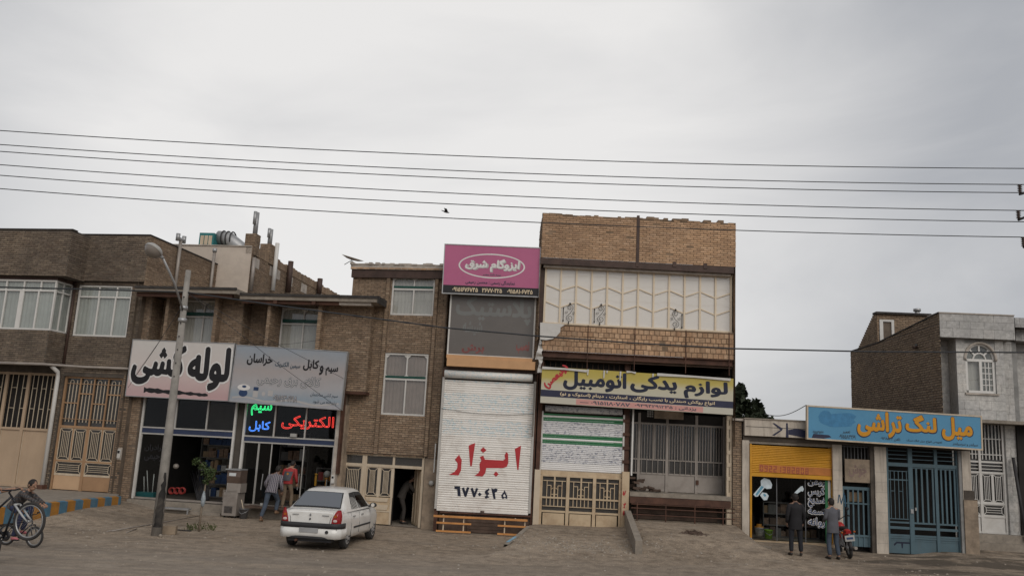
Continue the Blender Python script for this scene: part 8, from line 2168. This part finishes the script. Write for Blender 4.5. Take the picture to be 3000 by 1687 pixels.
    for S_ in 'LR':
        h, e, w_ = Vector(j['sh'+S_])+(pe-up2).normalized()*.03, Vector(j['el'+S_]), Vector(j['wr'+S_]); cuff = e.lerp(w_, .3 if short_sleeve else .9)
        ps_ = [up2.lerp(h, .3), up2.lerp(h, .7), h+(h-up2)*.04+(e-h)*.04, h.lerp(e, .3), h.lerp(e, .7), h.lerp(e, .92)+(e-h.lerp(cuff, .5))*.05, e.lerp(cuff, .15), e.lerp(cuff, .55), cuff]
        T.add('sleeve', MB(FM).tube(ps_, [.05*B*s, .066*B*s, .069*B*s, .069*B*s, .06*B*s, .056*B*s, .054*B*s, .05*B*s, .046*B*s], 12), sleeve or top, st_)
    if panel:   # a back panel in another colour, lying on the back
        mb = MB(); b0, b1 = Vector(j['pel']).lerp(Vector(j['wai']), .55), Vector(j['up'])
        for i in range(7):
            t = i/6; c = b0.lerp(b1, t*.84); hw = .135+.02*t
            for k in range(7): a = -1+2*k/6; mb.vs.append(Vector((c.x+a*hw, c.y-(.152+.012*math.sin(t*3))*math.sqrt(1-.5*a*a)-.012, c.z)))
        for i in range(6):
            for k in range(6): mb.fs.append((i*7+k, i*7+k+1, (i+1)*7+k+1, (i+1)*7+k))
        mb.smooth = set(range(36)); mb.vs = [M @ q for q in mb.vs]; T.add('back_panel', mb, panel, st_)
        c = b0.lerp(b1, .62); mb = MB(); mb.vs = [M @ Vector((c.x+x, c.y-.182, c.z+z)) for x, z in ((-.045, 0), (0, -.05), (.045, 0), (0, .05))]; mb.fs = [(0, 1, 2, 3)]; T.add('back_emblem', mb, 'plastic_orange', st_)
    for S_ in 'LR':
        a, t_ = Vector(j['an'+S_]), Vector(j['to'+S_]); hl = a+(a-t_).normalized()*.05; hl.z = min(a.z, t_.z+.01)
        skin('shoe', [[(*hl, .042), (*(a.lerp(t_, .35)-Vector((0, 0, .015))), .05), (*t_, .038), (*(t_+(t_-a).normalized()*.05), .028)]], shoes, T, M, sub=1)
    hb = MB(f); r = headr
    hb.ell((0, -r*.12, r*.22), (r*.86, r*.98, r*1.0), 16, 10); hb.ell((0, -r*.42, -r*.15), (r*.76, r*.62, r*.72), 12, 8)
    hb.vs = [M @ q for q in hb.vs]; T.add('hair', hb, hair)
    mb = MB(f)
    for s_ in (-1, 1): mb.ell((s_*r*.33, r*.83, r*.06), (r*.11, r*.08, r*.07), 8, 5)
    mb.vs = [M @ q for q in mb.vs]; T.add('eyes', mb, 'black')
    return T
# two men going into the cable shop
g = FA.P(FA.u(776, 1526, -.85), 0, -.85); g.z = gz(g.x, g.y)
person('man in a checked shirt and faded jeans stepping up into the cable shop', g, R(-12), .99,
       dict(pel=(.06, .12, .93), wai=(.07, .17, 1.06), che=(.08, .24, 1.25), up=(.085, .29, 1.37), nek=(.09, .35, 1.45), hed=(.1, .4, 1.57), shL=(-.1, .28, 1.39), elL=(-.2, .2, 1.13), wrL=(-.2, .36, .95), shR=(.26, .3, 1.39), elR=(.33, .2, 1.13), wrR=(.32, .32, .9),
            hiL=(-.03, .1, .9), knL=(-.02, -.02, .5), anL=(-.03, -.24, .13), toL=(-.04, -.1, .04), hiR=(.15, .13, .9), knR=(.17, .4, .63), anR=(.18, .3, .3), toR=(.19, .45, .25)), 'plaid_shirt', 'jeans', 'shoe_tan', skinm='skin_dark', look=(.2, 1, -.35), hemz=.75)
p2 = FA.P(FA.u(836, 1483, -.1), sill-.02, -.1)
person('man in a red and grey jacket and khaki trousers entering the cable shop', p2, R(-9), .88,
       dict(che=(.02, .05, 1.27), up=(.04, .08, 1.4), nek=(.05, .12, 1.49), hed=(.07, .18, 1.6), shL=(-.15, .06, 1.41), shR=(.22, .08, 1.42), elL=(-.2, .02, 1.14), elR=(.29, .02, 1.14), wrL=(-.17, .16, .95), wrR=(.3, .13, .92), knL=(-.1, .03, .5), knR=(.13, .14, .52), anR=(.14, .12, .12), toR=(.15, .28, .05)), 'jacket_red', 'khaki', 'shoe', look=(.1, 1, -.5), hemz=.35, panel='jacket_grey', sleeve='jacket_red')
# someone bending in the dark passage of the narrow house
p3 = FA.P(FA.u(1178, 1541, 1.5), .02, 1.5)
person('stooping figure in taupe clothes inside the dark garage doorway', p3, R(-68), .98,
       dict(pel=(0, -.08, .92), wai=(0, -.04, 1.05), che=(0, .05, 1.21), up=(0, .12, 1.32), nek=(0, .19, 1.39), hed=(0, .27, 1.49), shL=(-.17, .12, 1.32), shR=(.17, .12, 1.32), elL=(-.22, .2, 1.06), elR=(.22, .26, 1.08), wrL=(-.16, .4, .92), wrR=(.17, .5, .93), hiL=(-.09, -.12, .87), hiR=(.09, -.12, .87), knL=(-.1, .05, .48), knR=(.11, .0, .48)), 'taupe', 'taupe', 'shoe', look=(0, .8, -.6), hemz=.8, curl=.8)
# two men in front of the workshop
g = gpt(2332, 1628, .02); g.z = gz(g.x, g.y)
person('man in a dark suit standing with his back turned before the workshop window', g, R(2), .985,
       dict(hiL=(-.1, 0, .92), hiR=(.1, 0, .92), knL=(-.13, .01, .5), knR=(.13, .01, .5), anL=(-.145, -.03, .09), anR=(.14, -.03, .09), toL=(-.16, .12, .035), toR=(.19, .11, .035), elL=(-.25, -.03, 1.13), elR=(.25, -.03, 1.13)), 'suit', 'trouser_black', 'shoe', skinm='skin_dark', long_coat=True, hemz=1.65, bulk=1.06, look=(.25, 1, -.05))
g = gpt(2441, 1636, .02); g.z = gz(g.x, g.y)
person('young man in a grey shirt and blue jeans looking at the workshop window', g, R(12), .96,
       dict(che=(-.02, .0, 1.27), up=(-.03, -.01, 1.4), nek=(-.03, .01, 1.49), hed=(-.03, .03, 1.62), elL=(-.24, .0, 1.16), elR=(.22, .03, 1.16), wrL=(-.14, .22, 1.08), wrR=(.12, .25, 1.1), hiL=(-.09, 0, .92), knL=(-.1, .06, .5), anL=(-.1, .0, .09), toL=(-.12, .16, .035), knR=(.13, .03, .5), anR=(.16, -.05, .09), toR=(.2, .1, .035)), 'shirt_grey', 'jeans', 'shoe', hemz=1.5, look=(-.1, 1, 0.02))
# ------------------------------------------------------------ bicycles
mat('bike_black', (.022, .022, .026), .4, .15, 6, metal=.3); mat('bike_white', (.36, .36, .35), .35, .1, 6); mat('rim_alu', (.36, .36, .36), .4, .08, 6, metal=.6); mat('bike_red', (.3, .03, .03), .35, .1, 6)
def bicycle(label, FBk_, R_, tw, m_f, m_fork, wb, saddle=True, nsp=20, yaw_fork=0., rimw=.018, wide=.3):
    """local frame: x forward, z up, origin on the ground under the rear hub"""
    T = Thing('bicycle', label, 'bicycle', FBk_.M)
    hubs = [(0, 0, R_), (wb, 0, R_)]
    for i, h in enumerate(hubs):
        W = T.add('wheel', MB(FBk_).tube([(h[0]+(R_-tw)*math.cos(2*PI*k/36), 0, h[2]+(R_-tw)*math.sin(2*PI*k/36)) for k in range(36)], tw, 10, close=True), 'tyre')
        T.add('rim', MB(FBk_).tube([(h[0]+(R_-2*tw-rimw*.5)*math.cos(2*PI*k/36), 0, h[2]+(R_-2*tw-rimw*.5)*math.sin(2*PI*k/36)) for k in range(36)], rimw, 6, close=True), 'rim_alu', W)
        T.add('hub', MB(FBk_).tube([(h[0], -.05, h[2]), (h[0], .05, h[2])], .022, 10), 'rim_alu', W)
        sp_ = MB(FBk_)
        for k in range(nsp): a = 2*PI*k/nsp; sp_.tube([(h[0]+.02*math.cos(a+.5), (-1)**k*.025, h[2]+.02*math.sin(a+.5)), (h[0]+(R_-2*tw-rimw)*math.cos(a), 0, h[2]+(R_-2*tw-rimw)*math.sin(a))], .0016, 3)
        T.add('spokes', sp_, 'galv', W, kind='stuff')
    k = R_/.34
    bb = (wb*.42, 0, R_*.95); seat = (wb*.26, 0, R_*.95+.46*k); ht = (wb-.2*k, 0, R_+.58*k); hb = (wb-.155*k, 0, R_+.42*k)
    fr = MB(FBk_)
    for a, b in ((bb, seat), (seat, ht), (bb, hb), (ht, hb)): fr.tube([a, b], .02*k, 8)
    for s_ in (-1, 1): fr.tube([(0, s_*.05, R_), (bb[0], s_*.03, bb[2])], .011*k, 6).tube([(0, s_*.05, R_), (seat[0], s_*.02, seat[2]-.04)], .01*k, 6)
    T.add('frame', fr, m_f)
    fk = MB(FBk_)
    for s_ in (-1, 1): fk.tube([(hb[0]+.02, s_*.065, hb[2]-.03), (wb-.05, s_*.065, R_+.13), (wb, s_*.06, R_)], [.019*k, .018*k, .013*k], 8)
    fk.tube([(hb[0]+.02, -.07, hb[2]-.03), (hb[0]+.02, .07, hb[2]-.03)], .02*k, 8); T.add('fork', fk, m_fork)
    st = (ht[0]-.03, 0, ht[2]+.09*k); ba = MB(FBk_); ba.tube([ht, st, (st[0]+.07*k, 0, st[2]+.02)], .017*k, 8).tube([(st[0]+.02, -wide, st[2]+.06), (st[0]+.06*k, -.1, st[2]+.02), (st[0]+.06*k, .1, st[2]+.02), (st[0]+.02, wide, st[2]+.06)], .013*k, 8)
    H = T.add('handlebar', ba, 'bike_black')
    for s_ in (-1, 1): T.add('grip', MB(FBk_).tube([(st[0]+.03, s_*(wide-.1), st[2]+.047), (st[0]+.015, s_*(wide+.01), st[2]+.062)], .019, 8), 'black', H)
    if saddle: T.add('saddle', MB(FBk_).ell((seat[0]-.02, 0, seat[2]+.1*k), (.13*k, .065*k, .03*k), 12, 7).tube([seat, (seat[0]-.01, 0, seat[2]+.09*k)], .013*k, 8), 'black')
    cr_ = MB(FBk_).lathe((bb[0], .0, bb[2]), [(.02, .05), (.09*k, .05), (.09*k, .055), (.02, .06)], 20, 'Y').tube([bb, (bb[0]+.11*k, -.08, bb[2]-.1*k)], .012, 6).tube([bb, (bb[0]-.11*k, .08, bb[2]+.1*k)], .012, 6)
    C_2 = T.add('crank', cr_, 'bike_black')
    for s_ in (-1, 1): T.add('pedal', MB(FBk_).box(bb[0]-s_*.11*k*(1)-.045, bb[0]-s_*.11*k+.045, s_*.08, s_*.17, bb[2]+s_*.1*k-.012, bb[2]+s_*.1*k+.012), 'black', C_2)
    return T, dict(st=st, seat=seat, bb=bb, wide=wide, k=k)
# the boy's own small bicycle stands on the ground, turned a little to the street
gF = gpt(97, 1600, 0.02); yb = R(-14)
def bike_frame(fx, fy, fz, yaw_, pitch, wb, R_, lean=0.):
    """frame whose front hub falls on the given point"""
    f = Frame(0, 0); rot = Matrix.Rotation(yaw_, 4, 'Z') @ Matrix.Rotation(lean, 4, 'X') @ Matrix.Rotation(-pitch, 4, 'Y')
    off = rot @ Vector((wb, 0, R_)); f.M = Matrix.Translation(Vector((fx, fy, fz))-off) @ rot; f.I = f.M.inverted(); f.ang = yaw_; return f
R1 = .225; f1 = bike_frame(gF.x, gF.y, gz(gF.x, gF.y)+R1, yb, 0, .72, R1)
Tb, b1 = bicycle("boy's small dark bicycle with its little front wheel on the ground", f1, R1, .024, 'bike_black', 'bike_black', .72, nsp=16, wide=.24, rimw=.012)
D2 = 16.6; F2 = Frame(0, D2, 0); u, z = F2.uv(86, 1526)
R2 = .352; y2 = R(-13); f2 = bike_frame(u, D2, z, y2, R(29), 1.02, R2)
Tb2, b2 = bicycle('large black bicycle with a pale fork reared up on its back wheel', f2, R2, .026, 'bike_black', 'bike_white', 1.02, nsp=28, rimw=.016)
low = f2.M @ Vector((0, 0, R2)); print('rear hub', low)
T_ = f1.M.to_translation(); kp = f1.M @ Vector((b1['seat'][0]-.02, 0, 0)); kp.z = gz(kp.x, kp.y)
# boy: built in the bicycle's own heading (his forward is the bicycle's x)
hp = lambda P_: tuple((Matrix.Rotation(-PI/2, 4, 'Z').inverted() @ Vector(P_)))
ks = .84; sH = (b1['seat'][2]+.12)/ks; stx = (b1['st'][0]-b1['seat'][0])/ks; stz = (b1['st'][2]+.06)/ks; bbx = (b1['bb'][0]-b1['seat'][0])/ks; bbz = b1['bb'][2]/ks
person('boy in a dark checked shirt crouched over his small bicycle', kp+Vector((0, .0, .12)), yb-PI/2, ks,
       dict(pel=(0, -.12, sH+.1), wai=(0, -.04, sH+.2), che=(0, .12, sH+.36), up=(0, .22, sH+.46), nek=(0, .3, sH+.53), hed=(0, .37, sH+.66), shL=(-.15, .22, sH+.46), shR=(.15, .22, sH+.46), elL=(-.26, .42, sH+.26), elR=(.22, .5, sH+.34), wrL=(-.24, .6, sH+.18), wrR=(.16, .86, sH+.2),
            hiL=(-.09, -.1, sH+.08), hiR=(.09, -.1, sH+.08), knL=(-.16, .32, sH+.05), knR=(.15, .3, sH-.08), anL=(-.12, .12, bbz-.02), anR=(.12, .1, bbz-.16), toL=(-.12, .26, bbz-.06), toR=(.12, .24, bbz-.2), palmL=(0, 0, -1), palmR=(0, 0, -1)), 'plaid_dark', 'jeans_dark', 'sandal', look=(.18, 1, -.22), hemz=.4, curl=.7, headr=.125)
# the rider holding up the large bicycle stands beyond the left edge; his arms reach in
hl = f2.M @ Vector((b2['st'][0]+.02, b2['wide']-.04, b2['st'][2]+.06)); hr = f2.M @ Vector((b2['st'][0]+.02, -b2['wide']+.04, b2['st'][2]+.06))
rp_ = Vector((min(hl.x, hr.x)-.62, (hl.y+hr.y)/2+.05, 0)); rp_.z = gz(rp_.x, rp_.y); yr = y2-PI/2
inv = (Matrix.Translation(rp_) @ Matrix.Rotation(yr, 4, 'Z')).inverted(); a, b = inv @ hl, inv @ hr
sl2 = lambda p, s_: tuple(p+Vector((0, -.07, .0)))
person('rider in a light blue shirt lifting the large bicycle at the picture edge', rp_, yr, 1.0,
       dict(elL=(-.27, .22, 1.3), wrL=sl2(a, 1), elR=(.27, .22, 1.22), wrR=sl2(b, 1), knL=(-.12, .06, .5), anL=(-.12, -.05, .09), palmL=(0, .2, -1), palmR=(0, .2, -1)), 'shirt_blue', 'jeans_dark', 'shoe', short_sleeve=True, curl=.9)
# ------------------------------------------------------------ motorcycle
ra, fa_ = gpt(2491, 1638, 0), gpt(2455, 1617, .03); dv = fa_-ra; ym = math.atan2(dv.y, dv.x)
print('moto', dv.length, math.degrees(ym))
FMo = Frame(0, 0); FMo.M = Matrix.Translation((ra.x, ra.y, gz(ra.x, ra.y))) @ Matrix.Rotation(ym, 4, 'Z') @ Matrix.Rotation(R(-8), 4, 'X'); FMo.I = FMo.M.inverted(); FMo.ang = ym
T = Thing('motorcycle', 'small red motorcycle parked in front of the grey-blue side door', 'motorcycle', FMo.M)
mat('moto_red', (.36, .022, .018), .28, .06, 5, bump=0); wbm = 1.24; Rm = .29
for h in (0, wbm):
    W = T.add('wheel', MB(FMo).tube([(h+(Rm-.045)*math.cos(2*PI*k/30), 0, Rm+(Rm-.045)*math.sin(2*PI*k/30)) for k in range(30)], .048, 10, close=True), 'tyre')
    T.add('rim', MB(FMo).tube([(h+(Rm-.1)*math.cos(2*PI*k/30), 0, Rm+(Rm-.1)*math.sin(2*PI*k/30)) for k in range(30)], .016, 6, close=True), 'rim_alu', W); T.add('hub', MB(FMo).tube([(h, -.07, Rm), (h, .07, Rm)], .06, 12), 'rim_alu', W)
    sp_ = MB(FMo)
    for k in range(18): a = 2*PI*k/18; sp_.tube([(h, (-1)**k*.04, Rm), (h+(Rm-.1)*math.cos(a), 0, Rm+(Rm-.1)*math.sin(a))], .003, 3)
    T.add('spokes', sp_, 'galv', W, kind='stuff')
    T.add('mudguard', MB(FMo).tube([(h+(Rm+.03)*math.cos(a), 0, Rm+(Rm+.03)*math.sin(a)) for a in ([1.2+2.0*i/8 for i in range(9)] if h == 0 else [.3+2.0*i/8 for i in range(9)])], .055, 8), 'dark_iron' if h == 0 else 'galv')
T.add('tank', MB(FMo).lathe((.72, 0, .82), [(0, -.24), (.09, -.22), (.125, -.08), (.14, .08), (.11, .22), (.0, .26)], 14, 'X'), 'moto_red')
T.add('seat', MB(FMo).ell((.28, 0, .8), (.36, .12, .06), 14, 8), 'black'); T.add('side_cover', MB(FMo).ell((.33, 0, .6), (.16, .13, .12), 12, 8), 'moto_red'); T.add('tail', MB(FMo).ell((-.12, 0, .76), (.16, .1, .06), 12, 7), 'moto_red')
T.add('tail_lamp', MB(FMo).box(-.31, -.24, -.07, .07, .7, .78), 'tail_red'); T.add('number_plate', MB(FMo).box(-.36, -.345, -.13, .13, .5, .66), 'goods_white')
T.add('plate_print', MB(FMo).box(-.3615, -.35, -.09, .09, .55, .61), 'goods_blue')
for s_ in (-1, 1): T.add('indicator', MB(FMo).ell((-.26, s_*.17, .74), (.035, .035, .03), 8, 6), 'tail_orange'); T.add('shock_absorber', MB(FMo).tube([(.02, s_*.1, Rm), (.16, s_*.1, .68)], .028, 8), 'galv')
T.add('engine', MB(FMo).box(.45, .75, -.12, .12, .26, .5).box(.55, .72, -.08, .08, .5, .66), 'galv')
fr = MB(FMo)
for a, b in (((0, .08, Rm), (.5, .1, .32)), ((0, -.08, Rm), (.5, -.1, .32)), ((.1, .07, .7), (.95, 0, .84)), ((.95, 0, .84), (.75, 0, .3)), ((.1, -.07, .7), (.35, -.07, .34))): fr.tube([a, b], .018, 8)
T.add('frame', fr, 'black'); T.add('exhaust', MB(FMo).tube([(.7, -.12, .35), (.4, -.17, .24), (-.15, -.17, .28)], [.02, .03, .045], 10), 'cooler_metal')
fk = MB(FMo)
for s_ in (-1, 1): fk.tube([(wbm, s_*.09, Rm), (wbm-.24, s_*.09, .92)], .022, 8)
T.add('fork', fk, 'galv'); T.add('handlebar', MB(FMo).tube([(wbm-.42, -.36, 1.08), (wbm-.26, -.28, 1.1), (wbm-.24, -.08, .98), (wbm-.24, .08, .98), (wbm-.26, .28, 1.1), (wbm-.42, .36, 1.08)], .013, 8), 'black')
T.add('headlamp', MB(FMo).lathe((wbm-.14, 0, .88), [(0, -.12), (.08, -.08), (.1, .0), (.0, .03)], 14, 'X'), 'galv')
for s_ in (-1, 1): T.add('grip', MB(FMo).tube([(wbm-.42, s_*.36, 1.08), (wbm-.34, s_*.31, 1.095)], .02, 8), 'black'); T.add('mirror', MB(FMo).tube([(wbm-.27, s_*.26, 1.1), (wbm-.25, s_*.33, 1.24)], .006, 5).ell((wbm-.26, s_*.35, 1.28), (.012, .055, .04), 10, 6), 'black')
T.add('side_stand', MB(FMo).tube([(.42, .12, .3), (.36, .32, .0)], .014, 6), 'black')
